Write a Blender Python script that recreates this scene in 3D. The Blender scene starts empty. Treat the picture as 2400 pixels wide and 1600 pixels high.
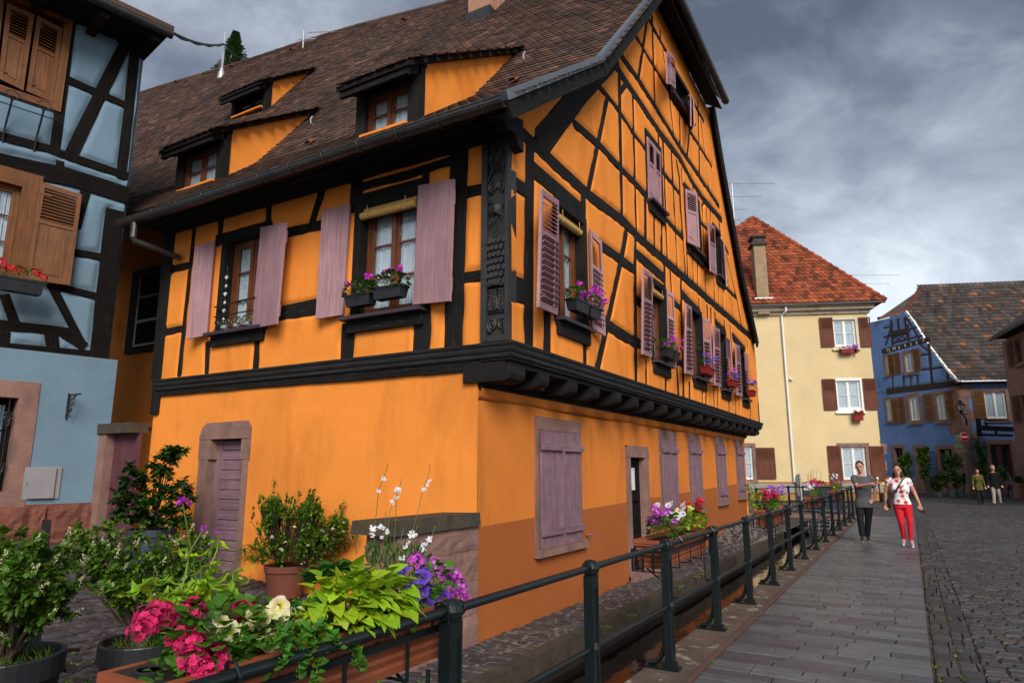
import bpy, bmesh, math, random
import numpy as np
from mathutils import Vector, Matrix, noise
random.seed(7)
S = bpy.context.scene
C = S.collection
# ---------------------------------------------------------------- camera
CAMZ = 1.6; FPX = 1561.0; PITCH = math.atan(299/1561.0); YAW = math.radians(30.4)
cam_d = bpy.data.cameras.new('camera'); cam = bpy.data.objects.new('camera', cam_d); C.objects.link(cam)
cam.location = (0, 0, CAMZ); cam.rotation_euler = (math.pi/2+PITCH, 0, YAW)
cam_d.sensor_width = 36; cam_d.lens = FPX/2400*36; cam_d.clip_start = 0.05; cam_d.clip_end = 600
S.camera = cam
S.render.resolution_x = 1024; S.render.resolution_y = 682
# ---------------------------------------------------------------- light
S.view_settings.view_transform = 'Standard'; S.view_settings.look = 'None'
S.view_settings.gamma = 1; S.view_settings.exposure = 1.38; S.view_settings.use_curve_mapping = False
SUNV = Vector((0.56, -0.68, 0.60)).normalized()
sl = bpy.data.lights.new('sun', 'SUN'); sl.energy = 1.5; sl.angle = math.radians(30); sl.color = (1.0, 0.96, 0.9)
so = bpy.data.objects.new('sun', sl); C.objects.link(so); so.rotation_euler = SUNV.to_track_quat('Z', 'Y').to_euler()
W = bpy.data.worlds.new("World"); S.world = W; W.use_nodes = True
def ray_dir(x, y):
    a = x-1200; b = FPX; c = 800-y; ct, st, cy, sy = math.cos(PITCH), math.sin(PITCH), math.cos(YAW), math.sin(YAW); b, c = b*ct-c*st, b*st+c*ct
    return Vector((a*cy-b*sy, a*sy+b*cy, c)).normalized()
def build_world():
    nt = W.node_tree; nt.nodes.clear(); N = nt.nodes.new; L = nt.links.new
    out = N('ShaderNodeOutputWorld'); bg = N('ShaderNodeBackground')
    sky = N('ShaderNodeTexSky'); sky.sky_type = 'NISHITA'; sky.sun_disc = False
    sky.sun_elevation = math.asin(SUNV.z); sky.sun_rotation = math.atan2(SUNV.x, SUNV.y)
    tc = N('ShaderNodeTexCoord'); 
    def mapping(scale, loc=(0, 0, 0), rot=(0, 0, 0)):
        m = N('ShaderNodeMapping'); m.inputs['Scale'].default_value = scale; m.inputs['Location'].default_value = loc
        m.inputs['Rotation'].default_value = rot
        L(tc.outputs['Generated'], m.inputs['Vector']); return m
    n1 = N('ShaderNodeTexNoise'); n1.inputs['Scale'].default_value = 1.9; n1.inputs['Detail'].default_value = 9; n1.inputs['Roughness'].default_value = .55; n1.inputs['Distortion'].default_value = .35
    L(mapping((1, 1, 1.5), (3.31, 1.1, .35)).outputs[0], n1.inputs['Vector'])
    n2 = N('ShaderNodeTexNoise'); n2.inputs['Scale'].default_value = 6; n2.inputs['Detail'].default_value = 8; n2.inputs['Roughness'].default_value = .6; n2.inputs['Distortion'].default_value = .5
    L(mapping((1, 1, 1.7), (.3, .2, .1)).outputs[0], n2.inputs['Vector'])
    mx = N('ShaderNodeMath'); mx.operation = 'MULTIPLY_ADD'; L(n2.outputs[0], mx.inputs[0]); mx.inputs[1].default_value = .46
    sb = N('ShaderNodeMath'); sb.operation = 'MULTIPLY'; L(n1.outputs[0], sb.inputs[0]); sb.inputs[1].default_value = .78; L(sb.outputs[0], mx.inputs[2])
    sep = N('ShaderNodeSeparateXYZ'); L(tc.outputs['Generated'], sep.inputs[0])
    hz = N('ShaderNodeMapRange'); hz.inputs[1].default_value = .05; hz.inputs[2].default_value = .62; hz.inputs[3].default_value = .25; hz.inputs[4].default_value = -.03
    L(sep.outputs[2], hz.inputs[0])
    ad = N('ShaderNodeMath'); L(mx.outputs[0], ad.inputs[0]); L(hz.outputs[0], ad.inputs[1])
    # a brighter break in the clouds low over the street
    dp = N('ShaderNodeVectorMath'); dp.operation = 'DOT_PRODUCT'; L(tc.outputs['Generated'], dp.inputs[0]); dp.inputs[1].default_value = ray_dir(1980, 640)
    db = N('ShaderNodeMapRange'); db.inputs[1].default_value = .93; db.inputs[2].default_value = 1.0; db.inputs[3].default_value = 0; db.inputs[4].default_value = .23
    L(dp.outputs['Value'], db.inputs[0]); ad2 = N('ShaderNodeMath'); L(ad.outputs[0], ad2.inputs[0]); L(db.outputs[0], ad2.inputs[1])
    dq = N('ShaderNodeVectorMath'); dq.operation = 'DOT_PRODUCT'; L(tc.outputs['Generated'], dq.inputs[0]); dq.inputs[1].default_value = ray_dir(2350, 60)
    dm = N('ShaderNodeMapRange'); dm.inputs[1].default_value = .84; dm.inputs[2].default_value = 1.0; dm.inputs[3].default_value = 0; dm.inputs[4].default_value = -.20; L(dq.outputs['Value'], dm.inputs[0])
    ad3 = N('ShaderNodeMath'); L(ad2.outputs[0], ad3.inputs[0]); L(dm.outputs[0], ad3.inputs[1]); ad2 = ad3
    cr = N('ShaderNodeValToRGB'); e = cr.color_ramp.elements
    e[0].position = .44; e[0].color = (.033, .037, .046, 1); e[1].position = .99; e[1].color = (.38, .395, .41, 1)
    for p, c in ((.56, (.066, .074, .091, 1)), (.68, (.122, .133, .152, 1)), (.82, (.21, .228, .252, 1))):
        x = e.new(p); x.color = c
    L(ad2.outputs[0], cr.inputs[0])
    sk = N('ShaderNodeVectorMath'); sk.operation = 'SCALE'; sk.inputs['Scale'].default_value = .012; L(sky.outputs[0], sk.inputs[0])
    add = N('ShaderNodeVectorMath'); add.operation = 'ADD'; L(cr.outputs[0], add.inputs[0]); L(sk.outputs[0], add.inputs[1])
    L(add.outputs[0], bg.inputs['Color']); bg.inputs['Strength'].default_value = 1.0
    L(bg.outputs[0], out.inputs['Surface'])
build_world()
# ---------------------------------------------------------------- helpers
def tag(o, label=None, cat=None, group=None, kind=None):
    if label: o['label'] = label
    if cat: o['category'] = cat
    if group: o['group'] = group
    if kind: o['kind'] = kind
    return o
def empty(name, loc=(0, 0, 0), label=None, cat=None, group=None, rz=0):
    o = bpy.data.objects.new(name, None); C.objects.link(o); o.location = loc; o.rotation_euler = (0, 0, rz); o.empty_display_size = .1
    return tag(o, label, cat, group)
def wloc(o):
    v = Vector((0, 0, 0))
    while o is not None: v = v + o.location; o = o.parent
    return v
class MB:
    def __init__(s): s.v = []; s.f = []; s.c = []; s.g = []; s.col = (1, 1, 1); s.hasg = False
    def add(s, vs, fs, col=None, gr=None, cols=None):
        b = len(s.v); s.v += [tuple(p) for p in vs]; s.f += [tuple(b+i for i in f) for f in fs]
        if cols is not None: s.c += list(cols)
        else: s.c += [col or s.col]*len(vs)
        if gr is None: s.g += [(0, 0, 0)]*len(vs)
        else: s.g += gr; s.hasg = True
        return b
    def hexa(s, p, col=None, gr=None):   # 8 corners: 4 back ccw, 4 front ccw
        s.add(p, [(3, 2, 1, 0), (4, 5, 6, 7), (0, 1, 5, 4), (1, 2, 6, 5), (2, 3, 7, 6), (3, 0, 4, 7)], col, gr)
    def box(s, a, b, col=None):
        x0, y0, z0 = a; x1, y1, z1 = b
        s.hexa([(x0, y0, z0), (x1, y0, z0), (x1, y1, z0), (x0, y1, z0), (x0, y0, z1), (x1, y0, z1), (x1, y1, z1), (x0, y1, z1)], col)
    def pbox(s, pl, u0, u1, v0, v1, d0, d1, col=None, grain=None):
        P = pl.P; r = random.random()*50
        if grain == 'u': gr = [(u0, v0, r), (u1, v0, r), (u1, v1, r), (u0, v1, r)]*2
        elif grain == 'v': gr = [(v0, u0, r), (v0, u1, r), (v1, u1, r), (v1, u0, r)]*2
        else: gr = None
        s.hexa([P(u0, v0, d0), P(u1, v0, d0), P(u1, v1, d0), P(u0, v1, d0), P(u0, v0, d1), P(u1, v0, d1), P(u1, v1, d1), P(u0, v1, d1)], col, gr)
    def beam(s, a, b, w, h, up=(0, 0, 1), col=None):
        a = Vector(a); b = Vector(b); d = (b-a); L = d.length
        if L < 1e-6: return
        d /= L; x = d.cross(Vector(up))
        if x.length < 1e-3: x = d.cross(Vector((0, 1, 0)))
        x.normalize(); y = x.cross(d); x *= w/2; y *= h/2; r = random.random()*50
        s.hexa([a-x-y, b-x-y, b+x-y, a+x-y, a-x+y, b-x+y, b+x+y, a+x+y], col, [(0, 0, r), (L, 0, r), (L, w, r), (0, w, r), (0, 0, r), (L, 0, r), (L, w, r), (0, w, r)])
    def tube(s, pts, r, n=8, col=None, closed=False, caps=True):
        pts = [Vector(p) for p in pts]; m = len(pts); rr = r if isinstance(r, (list, tuple)) else [r]*m
        ref = Vector((0, 0, 1)); vs = []; prev = None
        for i, p in enumerate(pts):
            if closed: d = pts[(i+1) % m]-pts[i-1]
            else: d = pts[min(i+1, m-1)]-pts[max(i-1, 0)]
            if d.length < 1e-9: d = Vector((0, 0, 1))
            d.normalize()
            if prev is None:
                x = d.cross(ref)
                if x.length < .1: x = d.cross(Vector((1, 0, 0)))
            else: x = prev-d*prev.dot(d)
            if x.length < 1e-6: x = d.cross(Vector((1, 0, 0)))
            x.normalize(); prev = x; y = d.cross(x)
            for k in range(n):
                a = 2*math.pi*k/n; vs.append(p+(x*math.cos(a)+y*math.sin(a))*rr[i])
        fs = []
        for i in range(m if closed else m-1):
            j = (i+1) % m
            for k in range(n):
                l = (k+1) % n; fs.append((i*n+k, i*n+l, j*n+l, j*n+k))
        if caps and not closed: fs.append(tuple(range(n-1, -1, -1))); fs.append(tuple((m-1)*n+k for k in range(n)))
        s.add(vs, fs, col)
    def lathe(s, c, prof, n=20, col=None, sx=1, sy=1):
        c = Vector(c); vs = []; fs = []; m = len(prof)
        for r, z in prof:
            for k in range(n):
                a = 2*math.pi*k/n; vs.append((c.x+r*math.cos(a)*sx, c.y+r*math.sin(a)*sy, c.z+z))
        for i in range(m-1):
            for k in range(n):
                l = (k+1) % n; fs.append((i*n+k, i*n+l, (i+1)*n+l, (i+1)*n+k))
        fs.append(tuple(range(n-1, -1, -1))); fs.append(tuple((m-1)*n+k for k in range(n)))
        s.add(vs, fs, col)
    def prism(s, poly, a, b, col=None):
        """poly: list of Vector; a,b: offset vectors"""
        n = len(poly); a = Vector(a); b = Vector(b)
        vs = [Vector(p)+a for p in poly]+[Vector(p)+b for p in poly]
        s.add(vs, [tuple(range(n-1, -1, -1)), tuple(range(n, 2*n))]+[(i, (i+1) % n, n+(i+1) % n, n+i) for i in range(n)], col)
    def extrude(s, prof, path, col=None):
        """prof list of (out,up); path list of (pos, outvec) — rings joined"""
        n = len(prof); vs = []; g = []; acc = 0; last = None
        for p, o in path:
            p = Vector(p); o = Vector(o)
            if last is not None: acc += (p-last).length
            last = p
            for (a, b) in prof: vs.append(p+o*a+Vector((0, 0, b))); g.append((acc, b*1.0+a, 3))
        fs = [(i*n+k, i*n+(k+1) % n, (i+1)*n+(k+1) % n, (i+1)*n+k) for i in range(len(path)-1) for k in range(n)]
        fs += [tuple(range(n-1, -1, -1)), tuple((len(path)-1)*n+k for k in range(n))]
        s.add(vs, fs, col, g)
    def build(s, name, mat, parent=None, smooth=False, label=None):
        me = bpy.data.meshes.new(name); off = wloc(parent) if parent else Vector((0, 0, 0))
        vs = [(v[0]-off.x, v[1]-off.y, v[2]-off.z) for v in s.v]
        me.from_pydata(vs, [], s.f)
        if True:
            a = me.color_attributes.new('col', 'FLOAT_COLOR', 'POINT'); arr = np.ones((len(vs), 4), 'f'); arr[:, :3] = np.array(s.c, 'f')
            a.data.foreach_set('color', arr.ravel())
        if s.hasg:
            a = me.attributes.new('gr', 'FLOAT_VECTOR', 'POINT'); a.data.foreach_set('vector', np.array(s.g, 'f').ravel())
        if smooth: me.polygons.foreach_set('use_smooth', [True]*len(me.polygons))
        me.materials.append(mat); me.update()
        o = bpy.data.objects.new(name, me); C.objects.link(o)
        if parent: o.parent = parent
        if label: o['label'] = label
        return o
def copytree(o, loc=None, rz=None, parent=None, label=None, group=None):
    c = o.copy(); C.objects.link(c); c.parent = parent
    if loc is not None: c.location = loc
    if rz is not None: c.rotation_euler = (0, 0, rz)
    if label: c['label'] = label
    if group: c['group'] = group
    for ch in list(o.children): copytree(ch, parent=c)
    return c
class PL:
    """a vertical plane: origin, horizontal direction, outward normal"""
    def __init__(s, O, U, N): s.O = Vector(O); s.U = Vector(U).normalized(); s.N = Vector(N).normalized()
    def P(s, u, v, d=0): return s.O+s.U*u+Vector((0, 0, v))+s.N*d
_ct, _st = math.cos(PITCH), math.sin(PITCH); _cy, _sy = math.cos(YAW), math.sin(YAW)
def ray(x, y):
    a = x-1200; b = FPX; c = 800-y
    b, c = b*_ct-c*_st, b*_st+c*_ct
    return Vector((a*_cy-b*_sy, a*_sy+b*_cy, c))
CP = Vector((0, 0, CAMZ))
FR = dict(a=(1200, 0, .38272), b=(1400, 400, .38256), c=(900, 400, .38265), q1=(1400, 0, .20408), q2=(1500, 280, .21685), q3=(1540, 560, .21685), q4=(1200, 300, .2296), q5=(1200, 600, .2296), q6=(1480, 860, .28064),
  e1=(300, 400, .38272), e2=(600, 0, .38272), z1=(0, 0, .38272), b4=(0, 500, .44643), d1=(300, 950, .2551), z4=(500, 1100, .31891), z5=(1000, 1100, .31891), z6=(1700, 1000, .38272), z7=(0, 1200, .2551), r2=(1700, 400, .38272), p1=(1700, 1050, .19133), p2=(2000, 950, .17219), p3=(1900, 1040, .16584), p5=(2000, 650, .22321), F=(0, 0, 1.020408), z3=(0, 1000, .38265), s=(0, 0, 1))
def src(fr, x, y): a, b, k = FR[fr]; return a+x*k, b+y*k
def hit(pl, fr, x, y, d=0):
    """survey point: where the sight line meets a wall plane -> (u, v) on that wall"""
    r = ray(*src(fr, x, y)); O = pl.O+pl.N*d; t = (O-CP).dot(pl.N)/r.dot(pl.N); p = CP+r*t
    return ((p-pl.O).dot(pl.U), p.z)
def ground(fr, x, y, z=0):
    r = ray(*src(fr, x, y)); return CP+r*((z-CAMZ)/r.z)
def px_of(p):
    d = Vector(p)-CP; a = d.x*_cy+d.y*_sy; b = -d.x*_sy+d.y*_cy; F = b*_ct+d.z*_st; U = -b*_st+d.z*_ct
    return (1200+FPX*a/F, 800-FPX*U/F, F)
# ---------------------------------------------------------------- materials
def mat(name, base=(.5, .5, .5), rough=.8, spec=.3, metal=0, bump=0, bscale=50, var=.0, vscale=3, attr=False, grain=None, emis=None, alpha=None, trans=0, stain=None, sss=0, bdist=.01, aoattr=False, coat=0, band=None, worn=None, spots=None):
    m = bpy.data.materials.new(name); m.use_nodes = True; nt = m.node_tree; N = nt.nodes.new; L = nt.links.new
    b = nt.nodes['Principled BSDF']; b.inputs['Roughness'].default_value = rough; b.inputs['Specular IOR Level'].default_value = spec; b.inputs['Metallic'].default_value = metal
    b.inputs['Coat Weight'].default_value = coat
    tc = N('ShaderNodeTexCoord'); geo = N('ShaderNodeNewGeometry'); vec = geo.outputs['Position']
    rgb = N('ShaderNodeRGB'); rgb.outputs[0].default_value = (*base, 1); col = rgb.outputs[0]
    def mixc(f, a, bb, mode='MIX'):
        n = N('ShaderNodeMix'); n.data_type = 'RGBA'; n.blend_type = mode
        if isinstance(f, (int, float)): n.inputs[0].default_value = f
        else: L(f, n.inputs[0])
        for i, q in ((6, a), (7, bb)):
            if isinstance(q, tuple): n.inputs[i].default_value = (*q, 1)
            else: L(q, n.inputs[i])
        return n.outputs[2]
    def nz(scale, detail=5, rough_=.55, v=None, dist=0):
        n = N('ShaderNodeTexNoise'); n.inputs['Scale'].default_value = scale; n.inputs['Detail'].default_value = detail; n.inputs['Roughness'].default_value = rough_; n.inputs['Distortion'].default_value = dist
        L(v or vec, n.inputs['Vector']); return n.outputs[0]
    def rng(v, a, bb, c, d):
        n = N('ShaderNodeMapRange'); L(v, n.inputs[0])
        for i, q in enumerate((a, bb, c, d)): n.inputs[i+1].default_value = q
        return n.outputs[0]
    def mapped(v, sc):
        n = N('ShaderNodeMapping'); n.inputs['Scale'].default_value = sc; L(v, n.inputs['Vector']); return n.outputs[0]
    if attr:
        at = N('ShaderNodeAttribute'); at.attribute_name = 'col'; col = mixc(1.0, col, at.outputs['Color'], 'MULTIPLY')
    if band:  # real paint band up to a line z = z0 + k*y
        z0, k, bc = band; sp = N('ShaderNodeSeparateXYZ'); L(vec, sp.inputs[0])
        mm = N('ShaderNodeMath'); mm.operation = 'MULTIPLY_ADD'; L(sp.outputs[1], mm.inputs[0]); mm.inputs[1].default_value = -k; L(sp.outputs[2], mm.inputs[2])
        gg = N('ShaderNodeMath'); gg.operation = 'LESS_THAN'; L(mm.outputs[0], gg.inputs[0]); gg.inputs[1].default_value = z0
        col = mixc(gg.outputs[0], col, bc)
    if var:
        v = rng(nz(vscale, 6, .6), .3, .7, 1-var, 1+var); vm = N('ShaderNodeVectorMath'); vm.operation = 'SCALE'; L(col, vm.inputs[0]); L(v, vm.inputs['Scale']); col = vm.outputs[0]
    if stain:
        sc, amt, scol, xyz = stain; f = rng(nz(sc, 7, .65, mapped(vec, xyz), .6), .52, .72, 0, amt); col = mixc(f, col, scol)
    if spots:
        sc, th, scol = spots; f = rng(nz(sc, 6, .7), th, th+.06, 0, 1); col = mixc(f, col, scol)
    hgt = None
    if grain:
        at = N('ShaderNodeAttribute'); at.attribute_name = 'gr'; gv = mapped(at.outputs['Vector'], (grain, grain*22, 1))
        gn = nz(1.0, 6, .65, gv, .4); v = rng(gn, .3, .7, .72, 1.25); vm = N('ShaderNodeVectorMath'); vm.operation = 'SCALE'; L(col, vm.inputs[0]); L(v, vm.inputs['Scale']); col = vm.outputs[0]; hgt = gn
        if worn:
            f = rng(nz(1.0, 7, .75, mapped(at.outputs['Vector'], (grain*1.2, grain*9, 1)), .2), worn[1], worn[1]+.07, 0, 1); col = mixc(f, col, worn[0])
    L(col, b.inputs['Base Color'])
    if bump:
        bn = N('ShaderNodeBump'); bn.inputs['Strength'].default_value = bump; bn.inputs['Distance'].default_value = bdist
        h = nz(bscale, 6, .6)
        if hgt is not None:
            mm = N('ShaderNodeMath'); mm.operation = 'MULTIPLY_ADD'; L(hgt, mm.inputs[0]); mm.inputs[1].default_value = 4.5; L(h, mm.inputs[2]); h = mm.outputs[0]
        L(h, bn.inputs['Height']); L(bn.outputs[0], b.inputs['Normal'])
    if trans: b.inputs['Transmission Weight'].default_value = trans
    if sss: b.inputs['Subsurface Weight'].default_value = sss; b.inputs['Subsurface Radius'].default_value = (.1, .05, .03); b.inputs['Subsurface Scale'].default_value = .05
    return m
def leafmat(name, base, rough=.45, tl=.35):
    m = bpy.data.materials.new(name); m.use_nodes = True; nt = m.node_tree; N = nt.nodes.new; L = nt.links.new
    b = nt.nodes['Principled BSDF']; out = nt.nodes['Material Output']; b.inputs['Roughness'].default_value = rough; b.inputs['Specular IOR Level'].default_value = .35
    at = N('ShaderNodeAttribute'); at.attribute_name = 'col'; mx = N('ShaderNodeMix'); mx.data_type = 'RGBA'; mx.blend_type = 'MULTIPLY'; mx.inputs[0].default_value = 1
    mx.inputs[6].default_value = (*base, 1); L(at.outputs['Color'], mx.inputs[7]); L(mx.outputs[2], b.inputs['Base Color'])
    tr = N('ShaderNodeBsdfTranslucent'); L(mx.outputs[2], tr.inputs['Color']); ms = N('ShaderNodeMixShader'); ms.inputs[0].default_value = tl
    L(b.outputs[0], ms.inputs[1]); L(tr.outputs[0], ms.inputs[2]); L(ms.outputs[0], out.inputs['Surface'])
    return m
OR = (.82, .262, .042)
M = dict(
 plaster=mat('orange plaster', OR, .9, .15, bump=.6, bscale=120, var=.10, vscale=1.3, stain=(1.1, .7, (.52, .15, .02), (1.6, 1.6, .5)), bdist=.012, spots=(75, .68, (.55, .165, .025))),
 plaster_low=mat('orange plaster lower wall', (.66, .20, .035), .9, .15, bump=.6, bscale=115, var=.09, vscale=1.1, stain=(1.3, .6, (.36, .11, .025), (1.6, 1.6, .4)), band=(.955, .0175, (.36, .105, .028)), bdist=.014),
 timber=mat('dark tarred timber', (.014, .0125, .012), .8, .18, bump=.75, bscale=60, grain=2.4, var=.35, vscale=5, bdist=.02, worn=((.075, .07, .066), .605)),
 carved=mat('carved dark oak', (.026, .025, .025), .55, .4, bump=.5, bscale=60, var=.3, vscale=8, bdist=.006),
 soffit=mat('dark eaves boards', (.014, .010, .009), .85, .15, bump=.5, bscale=40, var=.3, grain=3),
 mauve=mat('mauve paint on wood', (.33, .185, .205), .62, .3, bump=.35, bscale=70, grain=2.0, var=.10, vscale=4, bdist=.004),
 mauve_old=mat('weathered mauve planks', (.215, .125, .145), .75, .25, bump=.6, bscale=60, grain=1.6, var=.18, vscale=5, bdist=.006),
 brown=mat('varnished brown wood', (.13, .038, .012), .45, .4, bump=.3, bscale=60, grain=2.5, var=.2, vscale=6, bdist=.004, coat=.15),
 glass=mat('window glass', (.02, .025, .03), .06, .6),
 curtain=mat('white net curtain', (.62, .66, .68), .9, .1, bump=.3, bscale=120, var=.12, vscale=9, attr=True),
 interior=mat('dark room', (.012, .011, .01), .9, .1),
 tile=mat('old brown roof tile', (.070, .043, .033), .85, .25, bump=.5, bscale=40, var=.35, vscale=.9, attr=True, spots=(7, .70, (.22, .2, .17)), bdist=.006),
 tile_red=mat('red roof tile', (.27, .068, .030), .8, .25, bump=.5, bscale=12, var=.3, vscale=1.1, attr=True, spots=(1.8, .62, (.10, .05, .035))),
 tile_dark=mat('dark mossy roof tile', (.060, .049, .044), .85, .25, bump=.5, bscale=12, var=.35, vscale=.8, attr=True, spots=(2.6, .68, (.20, .18, .15))),
 zinc=mat('zinc', (.20, .215, .235), .4, .5, metal=.7, var=.15, vscale=6, bump=.1, bscale=10),
 gutter=mat('dark gutter metal', (.045, .043, .042), .35, .5, metal=.3, var=.3, vscale=8, bump=.15, bscale=20),
 sand=mat('pink sandstone', (.24, .135, .11), .9, .2, bump=.7, bscale=35, var=.22, vscale=4, stain=(3, .7, (.09, .075, .06), (1, 1, .6)), bdist=.012),
 sand_dark=mat('mossy dark sandstone', (.062, .048, .038), .9, .2, bump=.8, bscale=30, var=.3, vscale=5, stain=(4, .8, (.10, .085, .02), (1, 1, 1)), bdist=.015),
 sandred=mat('red sandstone block', (.17, .062, .043), .85, .25, bump=.9, bscale=14, var=.25, vscale=5, bdist=.03),
 blue=mat('pale blue plaster', (.150, .230, .295), .9, .15, bump=.5, bscale=70, var=.08, vscale=1.8, stain=(1.5, .4, (.09, .14, .18), (1, 1, .5)), bdist=.012),
 blue2=mat('strong blue plaster', (.13, .225, .44), .9, .15, bump=.5, bscale=20, var=.12, vscale=.8, stain=(.8, .5, (.07, .10, .2), (1, 1, .5))),
 yellow=mat('pale yellow plaster', (.64, .495, .275), .9, .15, bump=.3, bscale=25, var=.06, vscale=.7, stain=(.5, .25, (.50, .34, .15), (1, 1, .5))),
 yellow_low=mat('ochre plinth paint', (.34, .19, .06), .9, .15, bump=.3, bscale=25, var=.1, vscale=.9, stain=(1, .4, (.2, .13, .05), (1, 1, .5))),
 pink=mat('dusky pink plaster', (.26, .145, .13), .9, .15, bump=.4, bscale=20, var=.12, vscale=.8),
 timber_b=mat('brown black timber', (.010, .0072, .006), .8, .15, bump=1.0, bscale=60, grain=2.2, var=.35, vscale=5, bdist=.014, worn=((.12, .08, .05), .75)),
 oldbrown=mat('old brown shutter paint', (.12, .035, .018), .65, .3, bump=.4, bscale=40, grain=.9, var=.2, vscale=3, worn=((.25, .235, .23), .62)),
 oak=mat('warm brown shutter wood', (.150, .052, .013), .55, .35, bump=.4, bscale=60, grain=1.6, var=.22, vscale=5, bdist=.005, worn=((.20, .09, .025), .64)),
 ochrewood=mat('ochre brown shutter', (.20, .085, .022), .6, .3, bump=.3, bscale=30, var=.15, vscale=2, grain=1),
 white=mat('white paint', (.74, .74, .71), .5, .4, var=.04, vscale=4, bump=.08, bscale=20),
 iron=mat('black wrought iron', (.012, .012, .014), .45, .5, bump=.2, bscale=60),
 railing=mat('dark green iron paint', (.0035, .008, .0085), .36, .45, bump=.5, bscale=45, var=.25, vscale=9, coat=.05, bdist=.003),
 terracotta=mat('terracotta plastic', (.25, .066, .026), .55, .35, var=.14, vscale=5, bump=.15, bscale=50, stain=(4, .4, (.14, .04, .02), (1, 1, 1))),
 blackpl=mat('black plastic', (.014, .015, .018), .42, .45, var=.2, vscale=8, bump=.1, bscale=60),
 slatepl=mat('slate grey plastic', (.035, .042, .056), .5, .4, var=.15, vscale=5, bump=.08, bscale=60),
 soil=mat('potting soil', (.04, .026, .017), .95, .1, bump=1, bscale=60, var=.5, vscale=30),
 sett=mat('sandstone sett', (.044, .041, .041), .55, .45, attr=True, bump=.6, bscale=40, var=.25, vscale=7, bdist=.01),
 slab=mat('paving slab', (.090, .094, .099), .42, .55, attr=True, bump=.5, bscale=55, var=.18, vscale=6, stain=(2.2, .4, (.06, .055, .055), (1, 1, 1)), bdist=.006),
 joint=mat('joint mortar and earth', (.075, .062, .052), .95, .15, bump=.8, bscale=60, var=.3, vscale=8, spots=(2.4, .56, (.035, .05, .012))),
 mortar=mat('grey mortar', (.16, .13, .115), .95, .15, bump=.7, bscale=60, var=.3, vscale=8),
 farstreet=mat('worn cobbled ground', (.042, .037, .036), .6, .35, bump=1, bscale=7, var=.3, vscale=6, bdist=.05),
 kerb=mat('lichened kerb stone', (.10, .068, .055), .85, .25, bump=.8, bscale=25, var=.3, vscale=4, spots=(5, .56, (.22, .22, .16)), stain=(3, .6, (.07, .07, .02), (1, 1, 1)), bdist=.012),
 kerbred=mat('red sandstone kerb', (.10, .052, .042), .8, .3, bump=.6, bscale=30, var=.25, vscale=5, bdist=.01),
 canalwall=mat('wet canal wall', (.026, .019, .015), .5, .5, bump=1, bscale=14, var=.4, vscale=3, bdist=.02),
 wood_grey=mat('weathered bench wood', (.30, .30, .31), .8, .2, bump=.4, bscale=40, grain=1, var=.2, vscale=5),
 galv=mat('galvanised steel', (.42, .43, .44), .45, .5, metal=.5, var=.1, vscale=5),
 redsign=mat('red sign', (.45, .008, .012), .4, .4), olive=mat('grey green sign back', (.16, .155, .105), .6, .3, var=.1),
 skin=mat('skin', (.50, .24, .16), .55, .3, var=.08, vscale=20, sss=.1),
 hair=mat('dark brown hair', (.022, .013, .010), .6, .3, bump=.5, bscale=200),
 greyhair=mat('grey hair', (.20, .19, .18), .7, .3, bump=.5, bscale=120),
 brick=mat('pinkish chimney brick', (.36, .19, .13), .9, .2, bump=.6, bscale=30, var=.2, vscale=5),
 bark=mat('grey brown bark', (.075, .055, .04), .9, .2, bump=.8, bscale=60, var=.3, vscale=10),
 stem=mat('green stem', (.11, .16, .03), .6, .3, attr=True),
 bamboo=mat('rolled bamboo blind', (.50, .30, .09), .7, .25, bump=.6, bscale=110, var=.2, vscale=20),
 moss=leafmat('moss and weeds', (.085, .16, .02), .8, .2),
 leaf=leafmat('leaf', (.070, .150, .018)), leafdark=leafmat('dark leaf', (.034, .082, .018), .35, .2),
 lime=leafmat('lime leaf', (.36, .52, .025), .45, .4), petal=leafmat('petal', (1, 1, 1), .6, .35),
)
def water_mat():
    m = bpy.data.materials.new('dark canal water'); m.use_nodes = True; nt = m.node_tree; N = nt.nodes.new; L = nt.links.new; b = nt.nodes['Principled BSDF']
    b.inputs['Base Color'].default_value = (.006, .0045, .003, 1); b.inputs['Roughness'].default_value = .04; b.inputs['IOR'].default_value = 1.33; b.inputs['Specular IOR Level'].default_value = .7
    g = N('ShaderNodeNewGeometry'); mp = N('ShaderNodeMapping'); mp.inputs['Scale'].default_value = (2.2, .8, 1); L(g.outputs['Position'], mp.inputs['Vector'])
    n = N('ShaderNodeTexNoise'); n.inputs['Scale'].default_value = 5; n.inputs['Detail'].default_value = 3; n.inputs['Distortion'].default_value = .6; L(mp.outputs[0], n.inputs['Vector'])
    bn = N('ShaderNodeBump'); bn.inputs['Strength'].default_value = .16; bn.inputs['Distance'].default_value = .02; L(n.outputs[0], bn.inputs['Height']); L(bn.outputs[0], b.inputs['Normal'])
    return m
M['water'] = water_mat()
M['frost'] = mat('frosted lamp glass', (.5, .45, .48), .4, .4)
M['timber_far'] = mat('brown far timber', (.045, .030, .022), .85, .2, var=.3, bump=.5, grain=1)
M['carved2'] = mat('worn tarred moulding', (.020, .0195, .0195), .5, .45, bump=.8, bscale=60, grain=2.2, var=.35, vscale=6, bdist=.012, worn=((.06, .058, .056), .66))
M['clay'] = mat('dull clay pot', (.15, .05, .032), .8, .2, var=.2, bump=.3)
M['redbox'] = mat('dark red plastic', (.22, .010, .014), .5, .35, var=.15)
M['creamstone'] = mat('cream window surround', (.62, .54, .38), .8, .2, var=.1, bump=.2, bscale=20, stain=(2, .4, (.35, .28, .2), (1, 1, .5)))
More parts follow.
